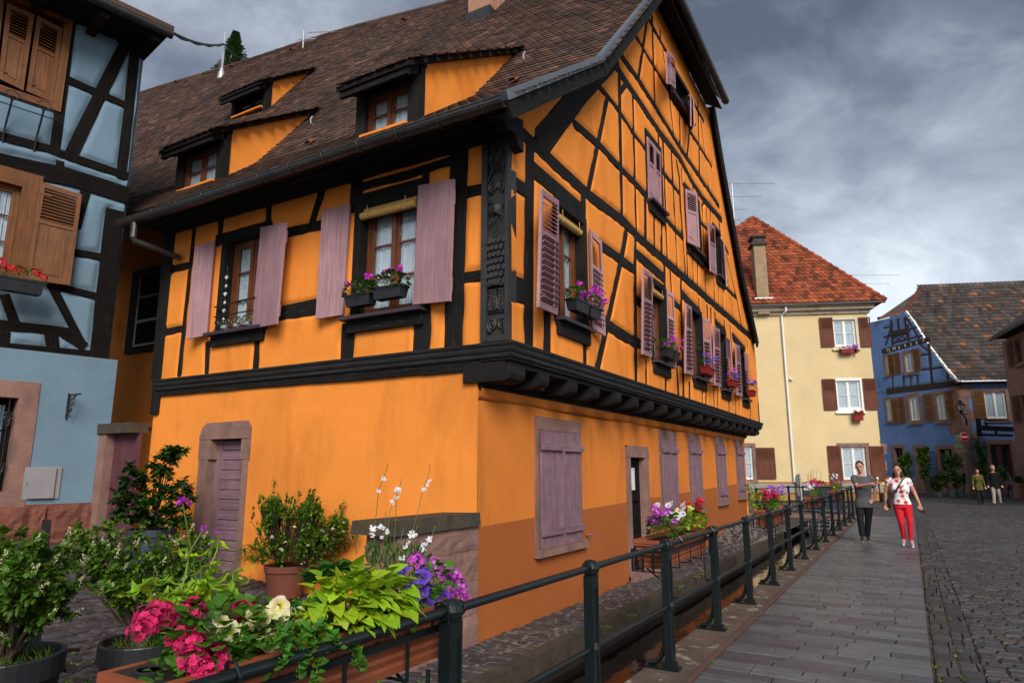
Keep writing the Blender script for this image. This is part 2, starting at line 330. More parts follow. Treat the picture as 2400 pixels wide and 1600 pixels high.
M['creamwood'] = mat('peeling cream cornice', (.42, .36, .27), .8, .2, var=.2, vscale=3, bump=.3, bscale=15, stain=(1.4, .8, (.12, .10, .09), (1, 1, 1)))
M['brickc'] = mat('rendered beige chimney', (.30, .21, .125), .9, .2, var=.2, vscale=3, bump=.5, bscale=15)
M['yellowsign'] = mat('yellow plate', (.8, .55, .02), .5, .3)
M['meter'] = mat('grey plastic cabinet', (.25, .24, .25), .55, .4, var=.08, bump=.1)
M['darkmauve'] = mat('dark mauve gate boards', (.10, .035, .045), .7, .3, bump=.4, bscale=50, grain=1.5, var=.2)
M['slab2'] = mat('pale door step', (.22, .24, .27), .8, .2, var=.1, bump=.4)
M['plaster_low2'] = mat('orange plaster front wall', (.86, .275, .046), .9, .15, bump=.6, bscale=115, var=.07, vscale=1.0, stain=(1.0, .75, (.56, .17, .03), (1.4, 1.4, .4)), bdist=.014)
# ================================================================ THE GROUND
def sm(t): t = max(0, min(1, t)); return t*t*(3-2*t)
def gh(x, y):
    if x > -2.94: return 0.0
    z = 0.0
    if y < 5.7: z += .12*min(max(-3.65-x, 0), 5.4)*(1-sm((y-4.6)/.9)*sm((-3.9-x)/-.6+1)*0)
    if y > 12: z += .5*sm((y-12)/6.5)*min(1, max(0, (-2.95-x)/.7))*(1-sm((y-19)/3))
    return z
def grid(mb, x0, x1, y0, y1, nx, ny, zf):
    vs = [(x0+(x1-x0)*i/nx, y0+(y1-y0)*j/ny, zf(x0+(x1-x0)*i/nx, y0+(y1-y0)*j/ny)) for j in range(ny+1) for i in range(nx+1)]
    mb.add(vs, [(j*(nx+1)+i, j*(nx+1)+i+1, (j+1)*(nx+1)+i+1, (j+1)*(nx+1)+i) for j in range(ny) for i in range(nx)])
def setts(mb, x0, x1, y0, y1, sx, sy, zf, tint, swap=False, gap=.012, dome=.012, jit=.12, cull=True, rot=0.0, cx=0, cy=0, far=99, skip=0.0, slump=.006):
    """individually laid stones with worn rounded edges"""
    if swap: rows = int((x1-x0)/sx); 
    else: rows = int((y1-y0)/sy)
    cr, sr = math.cos(rot), math.sin(rot)
    for r in range(rows):
        pos = (x0 if not swap else y0)-random.random()*(sx if not swap else sy)
        end = x1 if not swap else y1
        while pos < end:
            ln = (sx if not swap else sy)*random.uniform(1-jit*1.6, 1+jit*1.8)
            if swap: a, b, c, d = x0+r*sx, x0+(r+1)*sx, pos, pos+ln
            else: a, b, c, d = pos, pos+ln, y0+r*sy, y0+(r+1)*sy
            pos += ln
            a = max(a, x0); b = min(b, x1); c = max(c, y0); d = min(d, y1)
            if b-a < .03 or d-c < .03: continue
            mx, my = (a+b)/2, (c+d)/2
            if rot: mx2 = cx+(mx-cx)*cr-(my-cy)*sr; my2 = cy+(mx-cx)*sr+(my-cy)*cr
            else: mx2, my2 = mx, my
            if cull:
                px, py, dep = px_of((mx2, my2, zf(mx2, my2)))
                if dep < .4 or px < -350 or px > 2750 or py > 1950: continue
            if random.random() < skip: continue
            z = zf(mx2, my2)+random.uniform(-slump, slump); tx = random.uniform(-.02, .02); ty = random.uniform(-.02, .02)
            wob = gap*.8; hx, hy = (b-a)/2-gap/2, (d-c)/2-gap/2; e = min(hx, hy)*.30; base = []; mid = []; top = []
            for sxn, syn in ((-1, -1), (1, -1), (1, 1), (-1, 1)):
                jx, jy = random.uniform(-wob, wob), random.uniform(-wob, wob)
                for (lst, k, zz) in ((base, 1.0, -.03), (mid, 1.0-.0, -dome), (top, 0, 0)):
                    if lst is top: lx, ly = sxn*(hx-e)+jx, syn*(hy-e)+jy
                    else: lx, ly = sxn*hx+jx, syn*hy+jy
                    X, Y = mx+lx, my+ly
                    if rot: X, Y = cx+(X-cx)*cr-(Y-cy)*sr, cy+(X-cx)*sr+(Y-cy)*cr
                    lst.append((X, Y, z+zz+lx*tx+ly*ty))
            mb.add(base+mid+top, [(0, 1, 5, 4), (1, 2, 6, 5), (2, 3, 7, 6), (3, 0, 4, 7), (4, 5, 9, 8), (5, 6, 10, 9), (6, 7, 11, 10), (7, 4, 8, 11), (8, 9, 10, 11)], tint())
def tint_sett():
    b = random.uniform(.6, 1.35); k = random.random()
    if k < .3: return (b*1.15, b*.95, b*.92)
    if k < .55: return (b*.85, b*.9, b*1.05)
    return (b, b*.97, b)
def tint_yard():
    b = random.uniform(.75, 1.45); k = random.random()
    return (b*1.1, b*.86, b*.9) if k < .6 else (b*.9, b*.88, b*.98)
def tint_slab():
    k = random.random(); b = random.uniform(.84, 1.16)
    if k < .22: return (b*.74, b*.65, b*.69)
    if k < .30: return (b*.62, b*.60, b*.64)
    return (b*1.0, b, b*1.0)
# base sheets (everything is bedded on these), reaching the horizon
g = MB(); grid(g, -2.95, -2.951-.0, 0, 1, 1, 1, lambda x, y: -.05) if False else None
bed = MB()
grid(bed, -14, -2.98, -4, 25.2, 40, 90, lambda x, y: gh(x, y)-.022)
grid(bed, -1.75, 30, -6, 25.2, 10, 10, lambda x, y: -.022)
grid(bed, -14, 30, 25.2, 30, 10, 3, lambda x, y: -.022)
ob = bed.build('paving_bed', M['joint']); tag(ob, kind='structure')
far = MB(); R0 = 30
grid(far, -120, 160, R0, 400, 4, 4, lambda x, y: -.018); grid(far, -120, -14, -60, R0, 2, 2, lambda x, y: -.03); grid(far, 30, 160, -60, R0, 2, 2, lambda x, y: -.03); grid(far, -14, 30, -60, -6, 2, 2, lambda x, y: -.03); grid(far, -14, -2.98, -6, -4, 1, 1, lambda x, y: -.03)
tag(far.build('ground', M['farstreet']), kind='structure')
# street of dark setts on the right, courtyard and walkway on the left
st = MB()
setts(st, .36, 13.5, 4.2, 27.5, .17, .115, lambda x, y: .004*math.sin(x*1.3)*math.sin(y*.7), tint_sett, gap=.014, dome=.016, jit=.25, slump=.008)
setts(st, -2.0, 14, 27.3, 47, .20, .17, lambda x, y: -.002, tint_sett, gap=.02, dome=.014, jit=.25)
tag(st.build('cobbled_street', M['sett']), kind='structure')
chn = MB()
setts(chn, .02, .19, 3, 27.5, .17, .26, lambda x, y: 0, tint_sett, gap=.012, dome=.008, jit=.3)
setts(chn, .19, .36, 3, 27.5, .17, .30, lambda x, y: -.006, tint_sett, gap=.014, dome=.012, jit=.3)
tag(chn.build('gutter_course', M['sett']), kind='structure')
pa = MB(); y = 2.6
while y < 26.9:
    h = random.choice((.13, .15, .17, .19)); x = -1.60
    while x < 0:
        w = random.uniform(.26, .62); x1 = min(0, x+w)
        if 0-x1 < .16: x1 = 0
        setts_one = (x, x1, y, y+h)
        a, b, c, d = setts_one; gp = .0035; z = random.uniform(-.0025, .0025); t = tint_slab(); e = .008
        tx = random.uniform(-.004, .004); q = [(a+gp, c+gp), (b-gp, c+gp), (b-gp, d-gp), (a+gp, d-gp)]; q = [(u+random.uniform(-.003, .003), v+random.uniform(-.003, .003)) for u, v in q]
        qi = [(a+gp+e, c+gp+e), (b-gp-e, c+gp+e), (b-gp-e, d-gp-e), (a+gp+e, d-gp-e)]
        pa.add([(u, v, -.03) for u, v in q]+[(u, v, z-.006) for u, v in q]+[(u, v, z+tx*(u-a)) for u, v in qi],
               [(0, 1, 5, 4), (1, 2, 6, 5), (2, 3, 7, 6), (3, 0, 4, 7), (4, 5, 9, 8), (5, 6, 10, 9), (6, 7, 11, 10), (7, 4, 8, 11), (8, 9, 10, 11)], t)
        x = x1
    y += h
tag(pa.build('footpath', M['slab']), kind='structure')
wk = MB()
setts(wk, -3.66, -3.06, 2.0, 18.3, .155, .105, lambda x, y: gh(x, y)+.002, tint_yard, gap=.026, dome=.014, jit=.25)
tag(wk.build('walkway', M['sett']), kind='structure')
wm = MB(); grid(wm, -3.68, -2.98, 2.0, 18.5, 6, 90, lambda x, y: gh(x, y)-.010); tag(wm.build('walkway_bedding', M['mortar']), kind='structure')
yd = MB()
setts(yd, -9.9, -3.72, -.6, 5.5, .135, .115, lambda x, y: gh(x, y)+.002, tint_yard, gap=.022, dome=.018, jit=.22, rot=math.radians(4), cx=-6, cy=3, skip=.01)
tag(yd.build('courtyard', M['sett']), kind='structure')
# canal: edge stones, walls, water
edge = MB(); y = -3
while y < 18.4:
    l = random.uniform(.7, 1.3); y1 = min(y+l, 18.45); dz = random.uniform(-.008, .008)
    edge.box((-3.055, y+.006, -.17), (-2.93+random.uniform(-.012, .012), y1-.006, .022+dz), (1, 1, 1)); y = y1
edge.box((-3.7, 18.46, -.35), (-2.93, 18.75, .012))
tag(edge.build('canal_edge', M['sand_dark']), kind='structure')
kb = MB(); y = -3
while y < 24.6:
    l = random.uniform(.8, 1.5); y1 = min(y+l, 24.6); dz = random.uniform(-.006, .006)
    kb.box((-1.97+random.uniform(-.02, .015), y+.005, -.8), (-1.645, y1-.005, .036+dz)); y = y1
tag(kb.build('canal_ledge', M['kerb']), kind='structure')
kr = MB(); y = -3
while y < 25:
    l = random.uniform(.8, 1.2); y1 = y+l; kr.box((-1.64, y+.004, -.2), (-1.605, y1-.004, .03+random.uniform(-.004, .004))); y = y1
tag(kr.build('path_kerb', M['kerbred']), kind='structure')
cw = MB(); cw.box((-3.05, -4, -.9), (-2.975, 18.6, -.165)); cw.box((-5.2, 18.7, -.9), (-2.96, 18.8, -.3)); cw.box((-5.3, 18.7, -.9), (-5.2, 25.3, 0)); cw.box((-5.2, 25.25, -.9), (-1.6, 25.5, -.06)); cw.box((-1.9, 24.6, -.9), (-1.6, 25.25, .0)); cw.box((-5.3, -4.2, -.9), (-1.6, -4, 0))
tag(cw.build('canal_wall', M['canalwall']), kind='structure')
br = MB(); br.box((-5.6, 25.2, -.055), (-1.62, 27.0, .012)); tag(br.build('canal_bridge', M['sand']), kind='structure')
wa = MB(); wa.add([(-5.25, -4, -.27), (-1.9, -4, -.27), (-1.9, 25.3, -.27), (-5.25, 25.3, -.27)], [(0, 1, 2, 3)]); tag(wa.build('water', M['water']), kind='structure')
cb = MB(); cb.add([(-5.25, -4, -.88), (-1.9, -4, -.88), (-1.9, 25.3, -.88), (-5.25, 25.3, -.88)], [(0, 1, 2, 3)]); tag(cb.build('canal_bed', M['canalwall']), kind='structure')
# ground behind: floor under houses on the left of the wide canal end
ml = MB(); grid(ml, -14, -5.3, 18.7, 25.3, 3, 3, lambda x, y: -.01)
tag(ml.build('yard_beyond', M['farstreet']), kind='structure')
# moss and weeds in the joints
ms = MB()
def tuft(x, y, z, r, n):
    for i in range(n):
        a = random.random()*6.28; rr = r*math.sqrt(random.random()); px, py = x+rr*math.cos(a), y+rr*math.sin(a); s = random.uniform(.005, .012); h = random.uniform(.004, .016)
        b = random.random()*6.28; c, d = s*math.cos(b), s*math.sin(b); k = random.uniform(.6, 1.6)
        ms.add([(px-c, py-d, z+h*.3), (px+d, py-c, z+h), (px+c, py+d, z+h*.6), (px-d, py+c, z+h*.2)], [(0, 1, 2, 3)], (k*1.1, k, k*.5))
for i in range(420):
    x = random.uniform(-8.5, -3.4); y = random.uniform(.3, 5.2)
    if noise.noise(Vector((x*1.1, y*1.1, 2))) > -.02: 
        for k in range(3): tuft(x+random.uniform(-.1, .1), y+random.uniform(-.05, .05), gh(x, y)-.006, random.uniform(.02, .05), 9)
for i in range(90):
    y = random.uniform(4.2, 24); x = random.choice((-1.60, -1.60, .03, .2, -3.12)); tuft(x+random.uniform(-.015, .02), y, 0.0, random.uniform(.02, .07) if random.random() < .8 else .12, 14)
for i in range(260):
    x = random.uniform(.4, 5.5); y = random.uniform(5, 20)
    if noise.noise(Vector((x*.8, y*.5, 5))) > .05: tuft(x, y, -.012, random.uniform(.02, .05), 7)
for (fx, fy, z) in ((1510, 1070, .02), (1315, 1155, .02), (2030, 770, .02), (1990, 790, .02), (1870, 860, .02)): p = ground('z5', fx, fy, z); tuft(p.x, p.y, z, .06, 60)
tag(ms.build('joint_weeds', M['moss']), kind='stuff')
# ================================================================ BUILDING HELPERS
def seglist(pl, items, d=0.0):
    """items: (kind, width, [(frame,x,y),...]) -> list of (kind, w, (u0,v0), (u1,v1))"""
    out = []
    for kind, w, pts in items:
        uv = [hit(pl, *p, d=d) for p in pts]
        for a, b in zip(uv[:-1], uv[1:]): out.append((kind, w, a, b))
    return out
def timber(parent, pl, kind, w, a, b, m, d0=-.05, d1=.012, ext=None):
    """one hewn timber with slightly wandering edges, lying in a wall plane"""
    mb = MB(); du, dv = b[0]-a[0], b[1]-a[1]; L = math.hypot(du, dv)
    if L < .02: return
    du /= L; dv /= L; e = w*.35 if ext is None else ext; n = max(2, int(L/.22)); r = random.random()*99; vs = []; gr = []
    dd = d1+random.uniform(-.003, .003)
    for i in range(n+1):
        t = -e+(L+2*e)*i/n; w1 = w/2*(1+.10*noise.noise(Vector((t*2.5, r, 0)))); w2 = w/2*(1+.10*noise.noise(Vector((t*2.5, r, 7)))); off = .012*noise.noise(Vector((t*.9, r, 3)))
        for (s, wd) in ((-1, w1), (1, w2)):
            u = a[0]+du*t-dv*(s*wd+off); v = a[1]+dv*t+du*(s*wd+off)
            for d in (d0, dd-.004, dd):
                k = 1 if d != dd else .90
                u2 = a[0]+du*t-dv*(s*wd*k+off); v2 = a[1]+dv*t+du*(s*wd*k+off)
                vs.append(pl.P(u2, v2, d)); gr.append((t, s*wd*k+w, r))
    fs = []
    for i in range(n):
        o = i*6; p = o+6
        fs += [(o+0, o+1, p+1, p+0), (o+1, o+2, p+2, p+1), (o+2, o+5, p+5, p+2), (o+5, o+4, p+4, p+5), (o+4, o+3, p+3, p+4)]
    fs += [(0, 3, 4, 5, 2, 1), (n*6, n*6+1, n*6+2, n*6+5, n*6+4, n*6+3)]
    mb.add(vs, fs, None, gr); return mb.build(kind, m, parent)
def infill(parent, pl, segs, openings, inside, u0, u1, v0, v1, m, res=.03, bulge=.028, name='wall', base=0.0):
    """plaster skin that swells between the timbers, with the window openings left out"""
    nu = int((u1-u0)/res)+1; nv = int((v1-v0)/res)+1
    U, V = np.meshgrid(np.linspace(u0, u1, nu), np.linspace(v0, v1, nv))
    D = np.full(U.shape, 9.0)
    for _, w, a, b in segs:
        ax, ay = a; bx, by = b; dx, dy = bx-ax, by-ay; l2 = dx*dx+dy*dy+1e-9
        t = np.clip(((U-ax)*dx+(V-ay)*dy)/l2, 0, 1); D = np.minimum(D, np.hypot(U-(ax+t*dx), V-(ay+t*dy))-w/2)
    for (a, b, c, d) in openings:
        dx = np.maximum(np.maximum(a-U, U-b), 0); dy = np.maximum(np.maximum(c-V, V-d), 0); D = np.minimum(D, np.hypot(dx, dy)-.10)
    wob = .012*np.sin(U*7.3+3*np.sin(V*2.1))*np.cos(V*6.1+2*np.sin(U*1.7))+.006*np.sin(U*23+V*11)
    t = np.clip((D+wob+.018)/.055, 0, 1); H = base+(-.012)+(bulge+.012)*(t*t*(3-2*t))+.006*np.sin(U*1.9+V*.7)*np.cos(V*2.3)*t
    idx = -np.ones(U.shape, int); vs = []; fs = []
    ins = inside(U, V)
    keep = np.zeros((nv-1, nu-1), bool); uc = (U[:-1, :-1]+U[1:, 1:])/2; vc = (V[:-1, :-1]+V[1:, 1:])/2
    keep[:] = ins[:-1, :-1] & ins[1:, 1:] & ins[:-1, 1:] & ins[1:, :-1]
    for (a, b, c, d) in openings: keep &= ~((uc > a-.03) & (uc < b+.03) & (vc > c-.03) & (vc < d+.03))
    used = np.zeros(U.shape, bool); used[:-1, :-1] |= keep; used[1:, :-1] |= keep; used[:-1, 1:] |= keep; used[1:, 1:] |= keep
    idx[used] = np.arange(used.sum()); uu, vv, hh = U[used], V[used], H[used]
    ox, oy = pl.O.x, pl.O.y
    X = ox+pl.U.x*uu+pl.N.x*hh; Y = oy+pl.U.y*uu+pl.N.y*hh; Z = pl.O.z+vv
    off = wloc(parent); co = np.stack([X-off.x, Y-off.y, Z-off.z], 1)
    j, i = np.nonzero(keep); F = np.stack([idx[j, i], idx[j, i+1], idx[j+1, i+1], idx[j+1, i]], 1)
    if pl.U.cross(Vector((0, 0, 1))).dot(pl.N) < 0: F = F[:, ::-1]
    me = bpy.data.meshes.new(name); me.from_pydata(co.tolist(), [], F.tolist()); me.polygons.foreach_set('use_smooth', [True]*len(F)); me.materials.append(m)
    o = bpy.data.objects.new(name, me); C.objects.link(o); o.parent = parent; return o
def quad3(pl, pts, d):
    """four survey points (frame,x,y) TL TR BR BL, each at its own stand-off d -> world points"""
    ds = d if isinstance(d, (list, tuple)) else [d]*4
    return [pl.P(*hit(pl, *p, d=dd), dd) for p, dd in zip(pts, ds)]
def shutter(parent, Q, style, m, thick=.03, name='shutter', label=None, nlow=9):
    """Q: TL TR BR BL world corners of the inner face; style plank|louvre|panel|batten"""
    TL, TR, BR, BL = Q; n = (TR-TL).cross(BL-TL).normalized()
    if n.dot(CP-TL) < 0: n = -n
    H = ((BL-TL).length+(BR-TR).length)/2; Wd = ((TR-TL).length+(BR-BL).length)/2
    def P(s, t, d): return (TL*(1-s)+TR*s)*(1-t)+(BL*(1-s)+BR*s)*t+n*d
    mb = MB()
    def slab(s0, s1, t0, t1, d0, d1, g='v', to=0):
        r = random.random()*40; q = [(s0, t1), (s1, t1), (s1, t0), (s0, t0)]
        gr = [((b*H, a*Wd, r) if g == 'v' else (a*Wd, b*H, r)) for a, b in q]*2
        mb.hexa([P(a, b, d0) for a, b in q]+[P(a, b, d1) for a, b in q], None, gr)
    if style == 'plank':
        k = 4; e = .0009/Wd
        for i in range(k): slab(i/k+e*(i > 0), (i+1)/k-e*(i < k-1), 0, 1, 0, thick+random.uniform(-.0015, .0015))
        slab(.02, .98, .08, .2, -.02, -.001, 'h'); slab(.02, .98, .8, .92, -.02, -.001, 'h')
    elif style == 'batten':
        for i in range(2):
            k = 2
            for j in range(k): slab(i*.5+.01+j*.24, i*.5+.245+j*.24, 0, 1, 0, thick+random.uniform(-.002, .002))
        slab(.475, .525, 0, 1, thick, thick+.015)
        for t in (.115, .84):
            slab(-.01, .45, t, t+.055, thick+.002, thick+.035, 'h'); slab(.55, 1.01, t+.002, t+.057, thick+.002, thick+.035, 'h')
    else:
        f = .055/Wd if Wd > .3 else .14; ft = .07/H
        slab(0, f, 0, 1, 0, thick); slab(1-f, 1, 0, 1, 0, thick); slab(f, 1-f, 0, ft, 0, thick-.002, 'h'); slab(f, 1-f, 1-ft, 1, 0, thick-.002, 'h')
        mid = {'louvre': .36, 'panel': .40, 'full': .5}[style]; slab(f, 1-f, mid-ft*.35, mid+ft*.35, 0, thick-.002, 'h')
        def slats(t0, t1, n_, tilt):
            for i in range(n_):
                a = t0+(t1-t0)*(i+.15)/n_; b = a+(t1-t0)/n_*.62; r = random.random()*9; q = [(f, b), (1-f, b), (1-f, a), (f, a)]; z = tilt
                gr = [(x*Wd, y*H, r) for x, y in q]*2
                mb.hexa([P(f, b, thick*.9), P(1-f, b, thick*.9), P(1-f, a, -z), P(f, a, -z), P(f, b+.006/H, thick*.9+.006), P(1-f, b+.006/H, thick*.9+.006), P(1-f, a+.006/H, -z+.006), P(f, a+.006/H, -z+.006)], None, gr)
        slats(ft, mid-ft*.35, max(4, int(H*(mid-ft)/.045)), 0.0)
        if style == 'panel':
            slab(f, 1-f, mid+ft*.35, 1-ft, .004, .014); slab(f+.05/Wd, 1-f-.05/Wd, mid+ft, 1-ft*1.5, .014, .022)
        elif style == 'full': slats(mid+ft*.35, 1-ft, max(4, int(H*(1-mid-ft)/.045)), 0.0)
        else:
            n_ = nlow
            for i in range(n_):   # movable louvre blades standing open
                a = mid+ft*.35+(1-ft-mid-ft*.35)*(i+.3)/n_; dz = .004/H
                mb.hexa([P(f, a+.03/H, -.025), P(1-f, a+.03/H, -.025), P(1-f, a-.012/H, .055), P(f, a-.012/H, .055), P(f, a+.03/H+2*dz, -.025), P(1-f, a+.03/H+2*dz, -.025), P(1-f, a-.012/H+2*dz, .055), P(f, a-.012/H+2*dz, .055)], None, [(0, 0, i), (Wd, 0, i), (Wd, .05, i), (0, .05, i)]*2)
            slab(.70, .76, mid+ft*.35, 1-ft, thick-.004, thick+.012)
    o = mb.build(name, m, parent, label=label)
    for t in (.12, .88):
        ir = MB(); ir.hexa([P(.0, t+.008, thick), P(.3, t+.008, thick), P(.3, t-.008, thick), P(0, t-.008, thick), P(.0, t+.008, thick+.004), P(.3, t+.008, thick+.004), P(.3, t-.008, thick+.004), P(0, t-.008, thick+.004)])
        if style in ('panel', 'louvre', 'full'): ir.build('hinge', m, o)
    return o
def window(parent, pl, u0, u1, v0, v1, recess=.12, fm=None, panes=3, cols=2, frame=None, curtain=True, trim=.05, name='window', depth=.10, mull=.05, open_=False, blind=False, single=False):
    """casement window standing in its reveal"""
    fm = fm or M['brown']; d = -recess; w = MB()
    for a, b, c, e in ((u0, u0+trim, v0, v1), (u1-trim, u1, v0, v1)): w.pbox(pl, a, b, c, e, d-.03, d+.035, grain='v')
    for c, e in ((v0, v0+trim), (v1-trim, v1)): w.pbox(pl, u0+trim, u1-trim, c, e, d-.03, d+.033, grain='u')
    iu0, iu1, iv0, iv1 = u0+trim, u1-trim, v0+trim, v1-trim; cw = (iu1-iu0)/cols
    for k in range(1, cols): w.pbox(pl, iu0+cw*k-mull/2, iu0+cw*k+mull/2, iv0, iv1, d-.02, d+.045, grain='v')
    W_ = w.build(name, fm, parent)
    for k in range(cols):
        a = iu0+cw*k+(mull/2 if k else 0); b = iu0+cw*(k+1)-(mull/2 if k < cols-1 else 0); s = MB(); t = .035
        s.pbox(pl, a, a+t, iv0, iv1, d-.015, d+.02, grain='v'); s.pbox(pl, b-t, b, iv0, iv1, d-.015, d+.02, grain='v')
        s.pbox(pl, a+t, b-t, iv0, iv0+t*1.3, d-.015, d+.018, grain='u'); s.pbox(pl, a+t, b-t, iv1-t, iv1, d-.015, d+.018, grain='u')
        for r in range(1, panes): v = iv0+(iv1-iv0)*r/panes; s.pbox(pl, a+t, b-t, v-.011, v+.011, d-.01, d+.014, grain='u')
        sa = s.build('sash', fm, W_)
    gl = MB(); P = pl.P
    gl.hexa([P(iu0, iv0, d-.006), P(iu1, iv0, d-.006), P(iu1, iv1, d-.006), P(iu0, iv1, d-.006), P(iu0, iv0, d-.002), P(iu1, iv0, d-.002), P(iu1, iv1, d-.002), P(iu0, iv1, d-.002)])
    G = gl.build('pane', M['glass_clear'] if curtain else M['glass'], W_)
    if curtain:
        cu = MB(); n = 26
        for part in range(cols):
            a = iu0+cw*part+.01; b = iu0+cw*(part+1)-.01; vs = []; cs = []
            for i in range(n+1):
                u = a+(b-a)*i/n; dd = d-.035-.014*math.sin(i*1.7+part)-.008*math.sin(i*.6+2)
                k = .62+.38*(.5+.5*math.cos(i*1.7+part)); k = random.uniform(.93, 1.0)
                for v in (iv0+.0, iv1-.0): vs.append(P(u, v, dd)); cs.append((k, k, k))
            cu.add(vs, [(2*i, 2*i+2, 2*i+3, 2*i+1) for i in range(n)], cols=cs)
        cu.build('curtain', M['curtain'], W_, smooth=True)
    bk = MB(); e = .02   # the dark room box behind
    q0 = [P(u0+e, v0+e, d-.05), P(u1-e, v0+e, d-.05), P(u1-e, v1-e, d-.05), P(u0+e, v1-e, d-.05)]; q1 = [P(u0+e, v0+e, d-.5), P(u1-e, v0+e, d-.5), P(u1-e, v1-e, d-.5), P(u0+e, v1-e, d-.5)]
    bk.add(q0+q1, [(4, 5, 6, 7), (0, 1, 5, 4), (1, 2, 6, 5), (2, 3, 7, 6), (3, 0, 4, 7)]); bk.build('room', M['interior'], W_)
    return W_
def reveal(parent, pl, u0, u1, v0, v1, t, d0, d1, m, name='window_frame'):
    """four boards lining an opening; t is their width"""
    mb = MB(); mb.pbox(pl, u0-t, u0, v0-t, v1+t, d0, d1, grain='v'); mb.pbox(pl, u1, u1+t, v0-t, v1+t, d0, d1, grain='v')
    mb.pbox(pl, u0, u1, v1, v1+t, d0, d1-.002, grain='u'); mb.pbox(pl, u0, u1, v0-t, v0, d0, d1-.002, grain='u')
    return mb.build(name, m, parent)
gm = bpy.data.materials.new('clear glass'); gm.use_nodes = True
_nt = gm.node_tree; _b = _nt.nodes['Principled BSDF']; _o = _nt.nodes['Material Output']
_b.inputs['Base Color'].default_value = (.02, .022, .025, 1); _b.inputs['Roughness'].default_value = .03; _t = _nt.nodes.new('ShaderNodeBsdfTransparent'); _mx = _nt.nodes.new('ShaderNodeMixShader')
_fr = _nt.nodes.new('ShaderNodeLayerWeight'); _t.inputs[0].default_value = (.9, .93, .95, 1)
_p = _nt.nodes.new('ShaderNodeMath'); _p.operation = 'POWER'; _p.inputs[1].default_value = 2.5; _nt.links.new(_fr.outputs['Facing'], _p.inputs[0]); _q = _nt.nodes.new('ShaderNodeMath'); _q.operation = 'MULTIPLY_ADD'; _q.inputs[1].default_value = .55; _q.inputs[2].default_value = .05; _nt.links.new(_p.outputs[0], _q.inputs[0])
_nt.links.new(_q.outputs[0], _mx.inputs[0]); _nt.links.new(_t.outputs[0], _mx.inputs[1]); _g = _nt.nodes.new('ShaderNodeBsdfGlossy'); _g.inputs['Roughness'].default_value = .03
_nt.links.new(_g.outputs[0], _mx.inputs[2]); _nt.links.new(_mx.outputs[0], _o.inputs['Surface']); M['glass_clear'] = gm
def tiles(mb, Sf, A, B, exp, wid, tint, nrm=None, lift=.028, over=1.35, keep=None, shape='round', jit=.004):
    """Sf(a,b)->Vector: a metres along, b metres up the slope; laid tile by tile from the eave"""
    rows = int(B/exp)+1
    for r in range(rows):
        b0 = r*exp; off = (r % 2)*wid/2; n = int(A/wid)+2
        for i in range(n):
            a0 = i*wid-off
            if a0+wid < 0 or a0 > A: continue
            if keep and not keep(a0+wid/2, b0+exp/2): continue
            a1 = a0+wid-.004; bt = b0+exp*over; jb = random.uniform(-.006, .006)
            p0 = Sf(a0, b0+jb); p1 = Sf(a1, b0+jb); p2 = Sf(a1, bt); p3 = Sf(a0, bt)
            n_ = (p1-p0).cross(p3-p0).normalized()
            if n_.z < 0: n_ = -n_
            l = lift+random.uniform(-jit, jit); l2 = .006; t = tint(a0, b0)
            if shape == 'round':
                m0 = Sf(a0+wid*.22, b0+jb-exp*.22); m1 = Sf(a0+wid*.78, b0+jb-exp*.22)
                top = [p3+n_*l2, p0+n_*l, m0+n_*l, m1+n_*l, p1+n_*l, p2+n_*l2]; low = [q-n_*.016 for q in top[1:5]]
                mb.add(top+low, [(0, 1, 2, 3, 4, 5), (1, 6, 7, 2), (2, 7, 8, 3), (3, 8, 9, 4)], t)
            else:  # pantile: rolled across
                xs = (0, .25, .5, .75, 1.0); hs = (.0, .035, .012, .0, .03)
                ring0 = [Sf(a0+wid*x, b0+jb)+n_*(l+h) for x, h in zip(xs, hs)]; ring1 = [Sf(a0+wid*x, bt)+n_*(l2+h) for x, h in zip(xs, hs)]; low = [q-n_*.035 for q in ring0]
                mb.add(ring0+ring1+low, [(k, k+1, 6+k, 5+k) for k in range(4)]+[(10+k, 11+k, k+1, k) for k in range(4)], t)
def flowerhead(mb, p, r, cols, n=12, nv=None):
    """a rounded head of small overlapping petals"""
    p = Vector(p); q_ = 1.0
    if n >= 16 and r > .03: n = 36; q_ = .66
    for i in range(n):
        z = random.uniform(-.35, 1); a = random.random()*6.283; s = math.sqrt(max(0, 1-z*z)); d = Vector((s*math.cos(a), s*math.sin(a), z)); c = p+d*r*random.uniform(.6, 1)
        t = d.orthogonal().normalized(); b = d.cross(t); k = random.uniform(.34, .5)*r*q_; col = random.choice(cols); m = random.uniform(.65, 1.3); col = tuple(min(1, x*m) for x in col); ph = random.random()*6
        for j in range(5):
            a0 = ph+j*1.2566; e = t*math.cos(a0)+b*math.sin(a0); f = t*math.cos(a0+1.57)+b*math.sin(a0+1.57)
            mb.add([c, c+e*k*.6-f*k*.42+d*k*.25, c+e*k*1.05+d*k*.18, c+e*k*.6+f*k*.42+d*k*.25], [(0, 1, 2, 3)], col)
